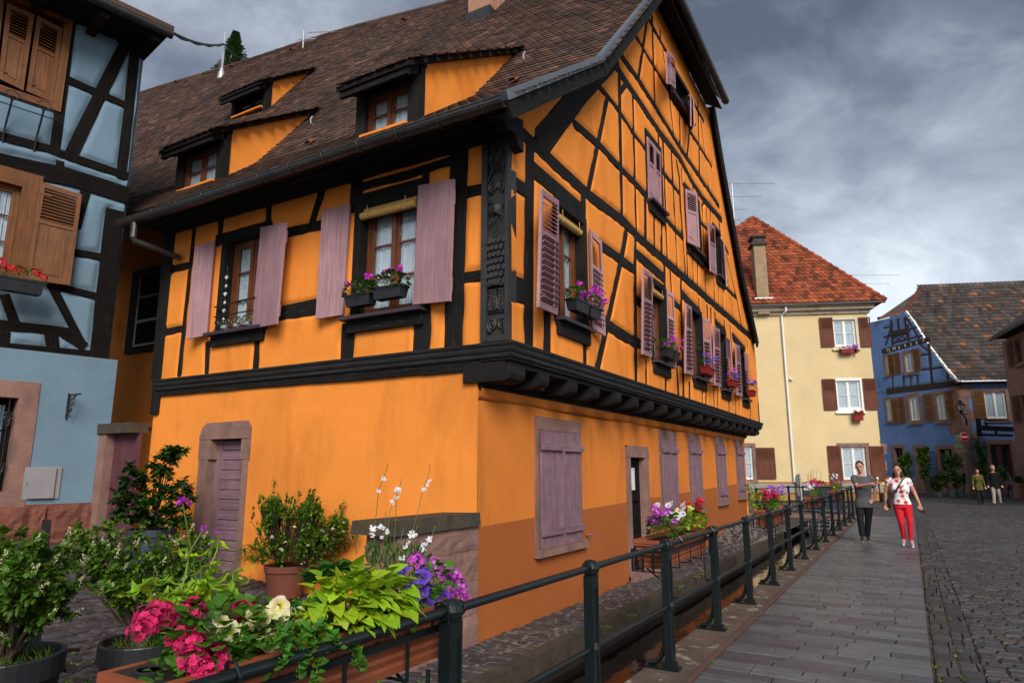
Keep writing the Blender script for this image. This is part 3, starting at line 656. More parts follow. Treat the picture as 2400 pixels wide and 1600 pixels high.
def leafquad(mb, p, d, up, L, w, col, bend=.25, lobes=False):
    """a leaf: pointed oval folded along the midrib"""
    d = d.normalized(); s = d.cross(up); 
    if s.length < 1e-3: s = d.orthogonal()
    s.normalize(); n = s.cross(d); p = Vector(p)
    a = p+d*L*.42+n*L*bend*.4; t = p+d*L-n*L*bend*.2; q = p+d*L*.75+n*L*bend*.28
    mb.add([p, p+d*L*.3+s*w*.42+n*L*.02+n*w*.12, a+s*w*.5+n*w*.16, q+s*w*.34, t, q-s*w*.34, a-s*w*.5+n*w*.16, p+d*L*.3-s*w*.42+n*w*.12, p+d*L*.3+n*L*bend*.2, a, q], 
           [(0, 1, 8), (0, 8, 7), (1, 2, 9, 8), (8, 9, 6, 7), (2, 3, 10, 9), (9, 10, 5, 6), (3, 4, 10), (10, 4, 5)], col)
def rdir(zmin=-1, zmax=1):
    z = random.uniform(zmin, zmax); a = random.random()*6.283; s = math.sqrt(1-z*z); return Vector((s*math.cos(a), s*math.sin(a), z))
# ================================================================ THE ORANGE CORNER HOUSE
XU, YE, XL = -3.28, 5.55, -3.65
GU = PL((XU, 0, 0), (0, 1, 0), (1, 0, 0)); GL = PL((XL, 0, 0), (0, 1, 0), (1, 0, 0)); EV = PL((0, YE, 0), (1, 0, 0), (0, -1, 0))
house = empty('timber_framed_house', (XL, YE, 0), 'orange half timbered corner house with mauve shutters and steep brown tiled roof beside the canal', 'house')
YR = 18.35   # far end of the gable
# --- roof surfaces
def lerp(a, b, t): return a+(b-a)*t
XV = -2.93
def roofP(x, b):
    """b: 0 eave, 1 knee, 2 ridge on the eave side"""
    s = (XV-x)/16.9
    P0 = (4.93, 5.04); P1 = (7.25-.5*s, 6.74+.35*s); P2 = (12.9-2.5*s, 12.95+.2*math.sin(s*3)); 
    if b <= 1: y, z = lerp(P0[0], P1[0], b), lerp(P0[1], P1[1], b)
    else: y, z = lerp(P1[0], P2[0], b-1), lerp(P1[1], P2[1], b-1)
    z += .03*math.sin(x*.9)*min(b, 1)-.10*math.sin(max(0, b)*1.5)*math.sin(math.pi*min(1, s))*.5
    return Vector((x, y, z))
def roof_surface(a, b):  # metres
    x = XV-a; L1 = 2.9
    if b < L1: 
        k = b/L1; p = roofP(x, k); 
        if k < .0: p = roofP(x, 0)+(roofP(x, 0)-roofP(x, .1))*(-k*10)
        return p
    q0 = roofP(x, 1); q1 = roofP(x, 2); L2 = (q1-q0).length; k = 1+(b-L1)/8.4; return roofP(x, min(k, 2.02))
def roofhit(fr, x, y):
    r = ray(*src(fr, x, y)); best = None
    for i in range(0, 2001):
        b = i/1000.0; t = None
        # solve along sight line: march on b for matching y
        P = None
        yy = roofP(-8, b).y
        for _ in range(6):
            t = yy/r.y; X = r.x*t; yy = roofP(X, b).y
        z = CAMZ+r.z*t; dz = z-roofP(X, b).z
        if best is None or abs(dz) < abs(best[0]): best = (dz, Vector((X, yy, z)), b)
    return best[1]
def tile_tint(a, b):
    k = random.uniform(.55, 1.35)
    if random.random() < .07: return (k*1.9, k*1.5, k*1.3)
    if random.random() < .25: return (k*1.25, k*.95, k*.85)
    return (k, k*.95, k*.92)
rt = MB()
def gable_edge(a, b): return not (b > 8.2 and a < (b-8.2)*.9) and not (a > 6.35 and b < .8)
tiles(rt, roof_surface, 19.5, 11.25, .145, .17, tile_tint, keep=gable_edge)
roof = rt.build('roof', M['tile'], house)
ub = MB(); nA, nB = 30, 16   # boarding under the tiles
vs = [roof_surface(19.5*i/nA, 11.2*j/nB)-Vector((0, .0, .03)) for j in range(nB+1) for i in range(nA+1)]
ub.add(vs, [(j*(nA+1)+i, (j+1)*(nA+1)+i, (j+1)*(nA+1)+i+1, j*(nA+1)+i+1) for j in range(nB) for i in range(nA) if not (i*.65 > 6.2 and j < 1)]); ub.build('roof_boarding', M['soffit'], house)
# rear slope, hip and verge (seen from below at the right)
HIPY0, HIPY1, HIPZ = 9.95, 14.45, 9.78
bk = MB(); rp = lambda x: roofP(x, 2)
n = 12
for i in range(n):
    x0 = XV-.75-19*i/n; x1 = XV-.75-19*(i+1)/n; a, b = rp(x0), rp(x1); bk.add([a, b, Vector((x1, 17.6, 4.7)), Vector((x0, 17.6, 4.7))], [(0, 1, 2, 3)])
bk.build('rear_roof', M['tile'], house)
rd = MB()  # ridge tiles
for i in range(46):
    x = XV-2.6-i*.38; p = rp(x); q = rp(x-.41)
    rd.tube([p+Vector((0, .02, .015)), q+Vector((0, .02, .0))], [.085, .105], 8, random.choice([(.9, .8, .75), (.6, .55, .5), (1.4, 1.1, .9)]))
rd.build('ridge', M['tile'], house)
# verge boards on the left rake: flared foot then steep
VL = [Vector((XV, 4.86, 5.0)), Vector((XV, 7.25, 6.76)), Vector((XV, 9.72, 9.42)), Vector((XV, 11.2, 11.1))]
vb = MB()
for a, b in zip(VL[:-1], VL[1:]):
    d = (b-a).normalized(); nn = Vector((0, -d.z, d.y))
    for (x0, x1, h0, h1) in ((XV-.03, XV+.02, -.20, -.02),):
        vb.hexa([a+nn*h0+Vector((x0-XV, 0, 0)), b+nn*h0+Vector((x0-XV, 0, 0)), b+nn*h1+Vector((x0-XV, 0, 0)), a+nn*h1+Vector((x0-XV, 0, 0)), a+nn*h0+Vector((x1-XV, 0, 0)), b+nn*h0+Vector((x1-XV, 0, 0)), b+nn*h1+Vector((x1-XV, 0, 0)), a+nn*h1+Vector((x1-XV, 0, 0))], None, [(0, 0, 1), (2, 0, 1), (2, .3, 1), (0, .3, 1)]*2)
vb.build('verge_board', M['timber'], house)
vf = MB()
for a, b in zip(VL[:-1], VL[1:]):
    d = (b-a).normalized(); nn = Vector((0, -d.z, d.y))
    vf.hexa([a+nn*-.03+Vector((-.05, 0, 0)), b+nn*-.03+Vector((-.05, 0, 0)), b+nn*.062+Vector((-.05, 0, 0)), a+nn*.062+Vector((-.05, 0, 0)), a+nn*-.03+Vector((.035, 0, 0)), b+nn*-.03+Vector((.035, 0, 0)), b+nn*.062+Vector((.035, 0, 0)), a+nn*.062+Vector((.035, 0, 0))])
vf.build('verge_flashing', M['zinc'], house)
# soffit under the left verge
sf = MB()
for a, b in zip(VL[:-1], VL[1:]):
    d = (b-a).normalized(); nn = Vector((0, -d.z, d.y)); o = nn*-.12; s = Vector((XU-XV-.03, 0, 0)); sf.add([a+o, b+o, b+o+s, a+o+s], [(0, 1, 2, 3)])
sf.build('verge_soffit', M['soffit'], house)
# right rake: profile below the hip
PG = PL((XV, 0, 0), (0, 1, 0), (1, 0, 0)); RX = XU+.17; PR = PL((RX, 0, 0), (0, 1, 0), (1, 0, 0))
VRp = [hit(PR, 'q1', 1352, 1215), hit(PR, 'q2', 840, 30), hit(PR, 'q2', 905, 430), hit(PR, 'b', 900, 640), hit(PR, 'b', 950, 860), hit(PR, 'b', 990, 1050)]
VR = [Vector((RX, u, v)) for u, v in VRp]
vr = MB()
for a, b in zip(VR[:-1], VR[1:]):
    d = (b-a).normalized(); nn = Vector((0, -d.z, d.y)); s = Vector((-.30, 0, 0))
    lo = nn*-.16 if True else 0
    vr.hexa([a+s, b+s, b+s-nn*-.0, a+s-nn*-.0, a, b, b+nn*-.05, a+nn*-.05]) if False else None
    vr.add([a, b, b+s, a+s, a-nn*.05, b-nn*.05, b+s-nn*.05, a+s-nn*.05], [(0, 1, 2, 3), (7, 6, 5, 4), (0, 4, 5, 1)], None, [(0, 0, 0), (3, 0, 0), (3, .4, 0), (0, .4, 0)]*2)
    vr.add([a-nn*.05, b-nn*.05, b-nn*.26, a-nn*.26, a-nn*.05+Vector((-.04, 0, 0)), b-nn*.05+Vector((-.04, 0, 0)), b-nn*.26+Vector((-.04, 0, 0)), a-nn*.26+Vector((-.04, 0, 0))], [(0, 1, 2, 3), (7, 6, 5, 4), (2, 3, 7, 6)], None, [(0, 0, 0), (3, 0, 0), (3, .4, 0), (0, .4, 0)]*2)
vr.build('verge_board', M['soffit'], house)
# half hip: eave soffit, boards and gutter, and its tiled slope
hb = MB(); HX = XV+.02
def hip_eave(y): return Vector((HX, y, HIPZ+.36*(14.45-y)/4.5*.9))
ya, yb = 9.4, 14.42
for k in range(5):
    x0 = XU+.0+(HX-XU)*k/5+.006; x1 = XU+(HX-XU)*(k+1)/5-.004; zz = .10-.05*k
    a0 = hip_eave(ya); b0 = hip_eave(yb); hb.hexa([Vector((x0, ya, a0.z+zz)), Vector((x0, yb, b0.z+zz)), Vector((x1, yb, b0.z+zz-.04)), Vector((x1, ya, a0.z+zz-.04)), Vector((x0, ya, a0.z+zz+.03)), Vector((x0, yb, b0.z+zz+.03)), Vector((x1, yb, b0.z+zz-.01)), Vector((x1, ya, a0.z+zz-.01))], None, [(0, k, 0), (5, k, 0), (5, k+.1, 0), (0, k+.1, 0)]*2)
hb.build('hip_soffit', M['soffit'], house)
ht = MB(); apex = Vector((XV-2.7, 12.7, 13.0)); ht.add([hip_eave(ya)+Vector((.05, 0, .05)), hip_eave(yb)+Vector((.05, .1, .05)), apex], [(0, 1, 2)]); ht.build('hip_roof', M['tile'], house)
def gutter_run(mb, pts, r=.075, up=.0):
    n = 8; prof = [(r*math.cos(math.pi+math.pi*k/n), r*math.sin(math.pi+math.pi*k/n)) for k in range(n+1)]; inn = [(x*.9, y*.9+.004) for x, y in reversed(prof)]
    pr = prof+inn; ring = []
    for (p, o) in pts: ring += [Vector(p)+Vector(o)*x+Vector((0, 0, z)) for x, z in pr]
    m = len(pr); fs = [(i*m+k, i*m+(k+1) % m, (i+1)*m+(k+1) % m, (i+1)*m+k) for i in range(len(pts)-1) for k in range(m)]
    fs += [tuple(range(m)), tuple(range((len(pts)-1)*m, len(pts)*m))]
    mb.add(ring, fs)
gt = MB(); gutter_run(gt, [(hip_eave(y)+Vector((.09, 0, .05)), (1, 0, 0)) for y in (ya, 11.5, 13, yb+.03)], .08)
for i in range(9): y = 9.8+i*.57; p = hip_eave(y)+Vector((.09, 0, .05)); gt.tube([p+Vector((.084*math.cos(a), 0, .084*math.sin(a))) for a in [math.pi+math.pi*k/8 for k in range(9)]], .008, 5)
gt.build('gutter', M['gutter'], house)
# eave gutter along the front
ge = MB(); gy = 4.86; gutter_run(ge, [((x, gy, 4.99+.012*math.sin(x)), (0, -1, 0)) for x in (-2.93, -4.5, -6, -7.5, -9.2)], .078)
for i in range(12):
    x = -3.15-i*.52; ge.tube([Vector((x, gy+.083*math.cos(a), 4.99+.083*math.sin(a))) for a in [math.pi+math.pi*k/8 for k in range(9)]], .007, 5)
ge.tube([(-9.2, gy-.078, 4.99), (-2.93, gy-.078, 4.99)], .009, 6)
G_ = ge.build('gutter', M['gutter'], house)
el = MB(); p = Vector((-8.85, gy, 4.93)); el.tube([p, p+Vector((0, 0, -.22)), p+Vector((0, .03, -.27)), p+Vector((.12, .62, -.36))], .045, 10); el.build('downpipe', M['gutter'], house)
# eaves cornice: dark stepped boards between gutter and wall
ec = MB(); prof = [(0, 5.0), (.10, 4.985), (.11, 5.03), (.25, 5.0), (.26, 5.045), (.42, 4.99), (.43, 5.03), (.57, 4.97), (.60, 4.97), (.62, 5.04), (.0, 5.22)]
ec.extrude([(a, b-5) for a, b in prof], [((-9.2, YE, 5.0), (0, -1, 0)), ((-3.19, YE, 5.0), (0, -1, 0))])
ec.build('cornice', M['timber'], house)
# flank of the cornice at the corner, a carved bracket end
cb_ = MB(); cb_.prism([Vector((-3.1, YE-a, b)) for a, b in [(.0, 4.80), (.10, 4.83), (.16, 4.93), (.34, 4.92), (.38, 4.97), (.58, 4.94), (.6, 5.03), (0, 5.16)]], (-.13, 0, 0), (-.02, 0, 0)); cb_.build('eaves_bracket', M['timber'], house)
# --- upper gable timbers, surveyed joint by joint
T = [
 ('post', .19, [('q4', 180, 160), ('q5', 165, 960)]), ('rail', .16, [('q4', 10, 555), ('q4', 135, 640)]), ('rail', .27, [('q5', 0, 315), ('q5', 130, 365)]),
 ('rail', .20, [('q4', 225, 440), ('q4', 710, 850)]), ('rail', .17, [('q4', 60, 20), ('q4', 770, 680), ('q4', 1130, 950), ('b', 240, 400), ('b', 540, 665), ('b', 930, 1010)]),
 ('brace', .34, [('a', 180, 870), ('a', 400, 585), ('a', 625, 345)]), ('brace', .10, [('a', 580, 610), ('a', 467, 1160)]), ('brace', .09, [('q1', 565, 235), ('q1', 470, 900)]),
 ('post', .085, [('q1', 625, 190), ('q1', 655, 1200)]), ('post', .06, [('q1', 715, 350), ('q1', 722, 490)]), ('post', .06, [('q1', 745, 580), ('q1', 765, 720)]),
 ('post', .07, [('q1', 820, 1110), ('q1', 868, 1530)]), ('post', .07, [('q1', 940, 1290), ('q2', 430, 300)]), ('brace', .08, [('q2', 530, 130), ('q2', 505, 400)]),
 ('post', .09, [('q1', 1150, 1170), ('q2', 640, 610)]), ('brace', .055, [('q2', 655, 20), ('q2', 745, 780)]),
 ('rail', .14, [('q1', 225, 575), ('q1', 475, 930), ('q1', 655, 1220), ('q2', 430, 310), ('q2', 640, 620), ('q2', 850, 940)]),
 ('rail', .16, [('q1', 190, 730), ('q1', 390, 1040), ('q2', 200, 130), ('q2', 430, 430), ('q2', 570, 700), ('q2', 670, 850), ('q2', 875, 1085)]),
 ('rail', .10, [('q1', 400, 350), ('q1', 520, 560), ('q1', 640, 760), ('q1', 830, 1080)]), ('rail', .10, [('q2', 530, 120), ('q2', 630, 280), ('q2', 770, 510)]),
 ('rail', .10, [('q1', 555, 155), ('q1', 720, 480), ('q1', 790, 600)]), ('rail', .10, [('q1', 1100, 1180), ('q1', 1215, 1390)]),
 ('post', .11, [('q1', 247, 860), ('q4', 1115, 950)]), ('brace', .10, [('q1', 260, 1060), ('q1', 335, 960)]), ('post', .075, [('q1', 400, 1070), ('q4', 1262, 1075)]),
 ('post', .075, [('q2', 195, 140), ('q2', 200, 330)]), ('post', .07, [('q2', 245, 240), ('q2', 272, 1050), ('q2', 292, 1530)]), ('post', .07, [('q2', 335, 370), ('q2', 380, 1230), ('q3', 215, 345)]),
 ('brace', .09, [('q2', 390, 450), ('q2', 420, 620), ('q2', 437, 1000), ('q2', 455, 1260), ('q3', 305, 410)]), ('post', .05, [('q2', 447, 545), ('q2', 452, 700)]),
 ('post', .045, [('q2', 492, 1340), ('q3', 320, 430)]), ('post', .08, [('q2', 565, 700), ('q2', 568, 780)]), ('brace', .07, [('q2', 610, 745), ('q2', 655, 1095)]),
 ('post', .05, [('q2', 668, 960), ('q2', 688, 1510)]), ('brace', .07, [('q2', 690, 880), ('q2', 660, 960)]), ('post', .06, [('q2', 713, 900), ('q2', 722, 1180)]), ('post', .06, [('q2', 758, 970), ('q2', 760, 1110)]),
 ('post', .10, [('q2', 848, 1075), ('q2', 868, 1250)]), ('rail', .09, [('q1', 0, 970), ('q1', 130, 1130), ('q1', 250, 1280), ('q1', 395, 1510), ('q2', 35, 300)]),
 ('rail', .09, [('q2', 212, 525), ('q2', 260, 590), ('q2', 345, 700), ('q2', 415, 790)]), ('rail', .09, [('q2', 630, 1090), ('q2', 720, 1190)]), ('rail', .09, [('q3', 735, 95), ('q3', 765, 165)]),
 ('rail', .13, [('q4', 640, -40), ('q4', 890, 180), ('q4', 1110, 420), ('q4', 1360, 680)]), ('rail', .12, [('q2', 228, 1005), ('q2', 290, 1090), ('q2', 380, 1200), ('q2', 460, 1280)]),
 ('rail', .11, [('q3', 435, 180), ('q3', 560, 310)]), ('rail', .10, [('q3', 725, 510), ('q3', 855, 640)]),
 ('post', .05, [('q2', 146, 1040), ('q2', 150, 1400)]), ('post', .05, [('q2', 230, 1100), ('q2', 235, 1480)]), ('post', .10, [('q2', 52, 830), ('q2', 56, 1340)]),
 ('post', .045, [('q3', 315, 150), ('q3', 330, 440)]), ('post', .045, [('q3', 375, 210), ('q3', 390, 500)]), ('post', .045, [('q3', 430, 230), ('q3', 435, 540)]), ('post', .05, [('q3', 510, 240), ('q3', 525, 630)]),
 ('post', .05, [('q3', 610, 470), ('q3', 615, 700)]), ('post', .045, [('q3', 658, 520), ('q3', 662, 760)]), ('post', .05, [('q3', 708, 545), ('q3', 710, 800)]), ('post', .05, [('q3', 797, 605), ('q3', 822, 890)]),
 ('brace', .06, [('q3', 745, 180), ('q3', 850, 620)]), ('brace', .10, [('q3', 858, 655), ('q3', 920, 1000)]), ('post', .045, [('q3', 40, 0), ('q3', 45, 190)]),
 ('brace', .12, [('q4', 1160, 1075), ('q5', 1120, 0), ('q5', 860, 1185)]), ('post', .11, [('q4', 1253, 1120), ('q5', 1258, 1300)]), ('rail', .15, [('q4', 905, 1200), ('q4', 1100, 1340), ('q4', 1240, 1445)]),
 ('rail', .17, [('q5', 940, 690), ('q5', 1000, 725), ('q5', 1250, 880)]), ('rail', .15, [('q5', 1270, 450), ('q5', 1320, 490)]), ('rail', .15, [('q5', 1275, 880), ('q5', 1320, 910)]),
 ('post', .16, [('q5', 355, 590), ('q5', 355, 1030)]), ('post', .09, [('q5', 740, 880), ('q5', 740, 1150)]), ('post', .14, [('q4', 724, 680), ('q4', 724, 900)]),
 ('rail', .18, [('q4', 1280, 1300), ('q4', 1545, 1530)]), ('post', .09, [('q3', 75, 300), ('q3', 78, 530)]), ('post', .07, [('q5', 1360, 1070), ('q5', 1362, 1330)]), ('post', .08, [('q6', 280, 35), ('q6', 281, 215)]),
 ('brace', .07, [('q3', 138, 350), ('q3', 150, 600)]), ('rail', .12, [('q3', 180, 685), ('q3', 250, 750)]), ('post', .11, [('q3', 252, 450), ('q3', 258, 800), ('q3', 275, 1400), ('q6', 432, 265)]),
 ('post', .10, [('q3', 210, 1200), ('q6', 375, 10), ('q6', 392, 250)]), ('rail', .13, [('q3', 200, 1310), ('q3', 270, 1350)]), ('rail', .18, [('q3', 265, 595), ('q3', 455, 795)]),
 ('post', .08, [('q6', 480, 130), ('q6', 482, 280)]), ('post', .06, [('q6', 585, 170), ('q6', 588, 310)]), ('post', .09, [('q3', 447, 650), ('q3', 452, 800)]), ('post', .07, [('q3', 536, 725), ('q3', 540, 850)]), ('post', .09, [('q3', 575, 755), ('q3', 578, 890)]),
 ('post', .10, [('q6', 618, 120), ('q6', 617, 320)]), ('post', .09, [('q6', 680, 165), ('q6', 688, 345)]), ('rail', .20, [('q3', 628, 910), ('q3', 730, 1010)]),
 ('post', .07, [('q6', 717, 200), ('q6', 718, 355)]), ('post', .07, [('q6', 810, 240), ('q6', 812, 380)]), ('post', .10, [('q3', 620, 805), ('q3', 628, 950)]), ('post', .08, [('q3', 720, 885), ('q3', 724, 1000)]), ('post', .08, [('q3', 788, 945), ('q3', 802, 1180)]),
 ('post', .07, [('q6', 866, 220), ('q6', 869, 400)]), ('rail', .20, [('q3', 815, 1055), ('q3', 945, 1200)]), ('post', .07, [('q6', 893, 265), ('q6', 895, 410)]), ('post', .08, [('q6', 988, 290), ('q6', 990, 440)]), ('post', .09, [('q3', 968, 1105), ('q3', 971, 1200)]),
]
segs = seglist(GU, T)
# windows of the gable: (opening u0,u1,v0,v1 from survey points)
def opening(pl, l, r, t, b): 
    """l/r/t/b: survey points giving left, right, top, bottom"""
    return (hit(pl, *l)[0], hit(pl, *r)[0], hit(pl, *b)[1], hit(pl, *t)[1])
WA = opening(GU, ('q4', 450, 900), ('q4', 712, 1100), ('q4', 720, 990), ('q5', 560, 665))
WB = opening(GU, ('q5', 1413, 500), ('q3', 62, 600), ('q3', 40, 545), ('q3', 20, 1335))
WC = opening(GU, ('q3', 362, 1000), ('q3', 466, 1000), ('q3', 455, 830), ('q3', 430, 1500))
WD = opening(GU, ('q3', 665, 1200), ('q3', 735, 1200), ('q3', 722, 1050), ('q6', 765, 185))
WE = opening(GU, ('q3', 886, 1300), ('q3', 935, 1300), ('q3', 930, 1210), ('q6', 940, 265))
W1 = opening(GU, ('q2', 78, 600), ('q2', 212, 700), ('q2', 70, 185), ('q2', 150, 930))
W2 = opening(GU, ('q2', 492, 1000), ('q2', 622, 1000), ('q2', 480, 745), ('q2', 560, 1400))
W3 = opening(GU, ('q2', 800, 1400), ('q2', 858, 1400), ('q2', 860, 1260), ('q3', 650, 405))
W4 = opening(GU, ('q1', 822, 1000), ('q1', 1035, 1200), ('q1', 1035, 1095), ('q1', 945, 1260))
OPS = [WA, WB, WC, WD, WE, W1, W2, W3, W4]
print('OPS', [[round(x, 2) for x in o] for o in OPS])
def prof_top(U):   # underside of the rakes and the hip soffit
    l = np.interp(U, [4.8, 7.25, 9.72, 12.5], [5.0, 6.72, 9.38, 12.4])
    r = np.interp(U, [12, VRp[0][0], VRp[2][0], VRp[4][0], VRp[5][0]], [14.0, VRp[0][1], VRp[2][1], VRp[4][1], VRp[5][1]])
    h = HIPZ+.36*(14.45-U)/4.5*.9+.1
    return np.minimum(np.minimum(l, r), h)
infill(house, GU, segs, OPS, lambda U, V: (V < prof_top(U)-.03), YE, YR, 2.66, 10.4, M['plaster'], res=.032, bulge=.021)
for k, w, a, b in segs: timber(house, GU, k, w*(.9 if w < .15 else 1), a, b, M['timber'])
# corner post at the far end, pegged and weathered
timber(house, GU, 'post', .14, (YR-.05, 2.7), (YR-.05, 4.9), M['timber'], d1=.02)
# shutters
def sh(pl, fr_pts, ds, style, **kw): return shutter(house, quad3(pl, fr_pts, ds), style, M['mauve'], **kw)
sh(GU, [('q4', 282, 620), ('q4', 455, 745), ('q5', 443, 603), ('q5', 248, 520)], [.30, .05, .05, .30], 'louvre', nlow=11)
sh(GU, [('q4', 783, 1030), ('q4', 900, 1160), ('q5', 940, 820), ('q5', 803, 740)], [.05, .12, .12, .05], 'louvre', nlow=11)
sh(GU, [('q5', 1325, 125), ('q5', 1420, 190), ('q5', 1410, 1035), ('q5', 1318, 1000)], [.22, .05, .05, .22], 'louvre', nlow=11)
sh(GU, [('q3', 95, 545), ('q3', 172, 600), ('q3', 202, 1400), ('q3', 115, 1362)], [.05, .14, .14, .05], 'louvre', nlow=11)
sh(GU, [('q3', 300, 695), ('q3', 357, 735), ('q3', 378, 1470), ('q3', 292, 1450)], [.2, .05, .05, .2], 'louvre', nlow=10)
sh(GU, [('q3', 490, 845), ('q3', 580, 885), ('q3', 602, 1550), ('q3', 515, 1530)], [.05, .2, .2, .05], 'louvre', nlow=10)
sh(GU, [('q3', 600, 945), ('q3', 663, 975), ('q6', 738, 168), ('q6', 688, 150)], [.2, .05, .05, .2], 'louvre', nlow=10)
sh(GU, [('q3', 750, 1055), ('q3', 797, 1090), ('q6', 860, 215), ('q6', 818, 203)], [.05, .16, .16, .05], 'louvre', nlow=10)
sh(GU, [('q3', 840, 1135), ('q3', 880, 1155), ('q6', 918, 248), ('q6', 878, 235)], [.16, .05, .05, .16], 'louvre', nlow=9)
sh(GU, [('q3', 945, 1215), ('q3', 987, 1248), ('q6', 990, 285), ('q6', 965, 270)], [.05, .14, .14, .05], 'louvre', nlow=9)
# storey above: a closed pair, one ajar, one pair open; attic pair folded back
sh(GU, [('q2', 66, 190), ('q2', 143, 283), ('q2', 156, 915), ('q2', 88, 850)], .03, 'panel'); sh(GU, [('q2', 146, 287), ('q2', 205, 360), ('q2', 221, 1000), ('q2', 159, 918)], .03, 'panel')
sh(GU, [('q2', 480, 755), ('q2', 610, 800), ('q2', 640, 1390), ('q2', 508, 1330)], [.04, .22, .22, .04], 'panel')
sh(GU, [('q2', 733, 1115), ('q2', 795, 1160), ('q3', 632, 388), ('q3', 568, 350)], [.2, .05, .05, .2], 'panel'); sh(GU, [('q2', 878, 1275), ('q2', 915, 1330), ('q3', 762, 512), ('q3', 722, 470)], [.05, .16, .16, .05], 'panel')
sh(GU, [('q1', 785, 600), ('q1', 832, 605), ('q1', 835, 975), ('q1', 790, 960)], [.40, .24, .24, .40], 'panel', thick=.02)
sh(GU, [('q1', 830, 605), ('q1', 882, 680), ('q1', 888, 1030), ('q1', 835, 965)], [.24, .06, .06, .24], 'panel', thick=.02)
sh(GU, [('q1', 1052, 1090), ('q1', 1078, 1120), ('q1', 1082, 1450), ('q1', 1058, 1415)], [.06, .28, .28, .06], 'panel', thick=.02); sh(GU, [('q1', 1083, 1090), ('q1', 1112, 1160), ('q1', 1120, 1475), ('q1', 1090, 1420)], [.1, .34, .34, .1], 'panel', thick=.02)
# frames, sills, windows, sill rails
def sillset(o, ext=.09, drop=.16, big=True):
    u0, u1, v0, v1 = o; reveal(house, GU, u0, u1, v0, v1, .085, -.14, .035, M['timber'])
    s = MB(); s.pbox(GU, u0-ext, u1+ext, v0-.05, v0-.012, -.1, .13, grain='u'); s.build('sill', M['sillpaint'], house)
    if big: s = MB(); s.pbox(GU, u0-ext*.9, u1+ext*.9, v0-.05-drop, v0-.053, -.05, .06, grain='u'); s.build('sill_rail', M['timber'], house)
M['sillpaint'] = mat('dark plum sill paint', (.045, .03, .042), .5, .4, bump=.2, bscale=40, grain=2)
for o in (WA, WB, WC, WD, WE, W1, W2, W3, W4): sillset(o, big=True, drop=.16 if o is not W4 else .06)
for o in (WA, WB, WC, WD, WE): window(house, GU, *o, recess=.13)
window(house, GU, *W3, recess=.13); window(house, GU, *W2, recess=.13); window(house, GU, *W1, recess=.13)
window(house, GU, *W4, recess=.10, fm=M['timber'], panes=1, curtain=False)
def blind(pl, u0, u1, v, d):
    b = MB(); P = pl.P; b.tube([P(u0, v, d), P(u1, v, d)], .045, 12); b.pbox(pl, u0, u1, v, v+.10, d-.03, d-.02)
    for t in (.15, .85): b.pbox(pl, lerp(u0, u1, t)-.006, lerp(u0, u1, t)+.006, v-.05, v+.1, d+.046, d+.05, (.1, .1, .1))
    return b.build('rolled_blind', M['bamboo'], house)
for o in (WA, WB): blind(GU, o[0]+.02, o[1]-.02, o[3]-.12, -.02)
# --- jetty: moulded beam round the corner, joist ends, sole plate
J = MB(); pr = [(0, .0), (.05, .0), (.06, .02), (.10, .03), (.11, .05), (.09, .065), (.13, .085), (.15, .11), (.13, .125), (.17, .15), (.18, .17), (0, .185)]
J.extrude([(a*.62, b) for a, b in pr], [((-9.02, YE, 2.655), (0, -1, 0)), ((XU, YE, 2.655), (.88, -1, 0)), ((XU, YR, 2.60), (1, 0, 0))])
J.build('jetty_moulding', M['carved2'], house)
jf = MB(); jf.box((XL+.01, YE+.005, 2.60), (XU-.004, YR, 2.65)); jf.build('jetty_soffit', M['timber'], house)
js = MB(); js.box((XL+.0, YE+.02, 2.50), (XL+.06, YR-.1, 2.60)); js.build('jetty_infill', M['plaster'], house)
sp = MB(); sp.pbox(GL, YE-.0, YR-.02, 2.40, 2.50, -.05, .045, grain='u'); sp.build('sole_plate', M['timber'], house)
yy = 5.62; k = 0
ys = [5.68]+[6.25+.692*i for i in range(18)]
for y in ys:
    if y > YR: break
    j = MB(); w = .20 if k else .30; w *= random.uniform(.92, 1.08); h = .15; y += random.uniform(-.03, .03)
    prof = [(XL+.01, 2.60), (XU+.02, 2.60), (XU+.03, 2.52), (XU+.01, 2.47), (XU-.1, 2.435), (XL+.1, 2.45), (XL+.01, 2.43)]
    j.prism([Vector((x, y, z)) for x, z in prof], (0, -w/2, 0), (0, w/2, 0)); j.build('joist_end', M['timber'], house); k += 1
je = MB(); je.box((-3.80, YE-.05, 2.45), (-3.32, YE+.2, 2.64)); je.build('joist_end', M['timber'], house)
# eave side: rough beam under the moulding
T2 = seglist(EV, [('rail', .10, [('e1', 185, 1360), ('e1', 800, 1305), ('e1', 1829, 1222), ('c', 590, 1188)])]);
for k_, w, a, b in T2: timber(house, EV, k_, w, a, b, M['timber'], d1=.035)
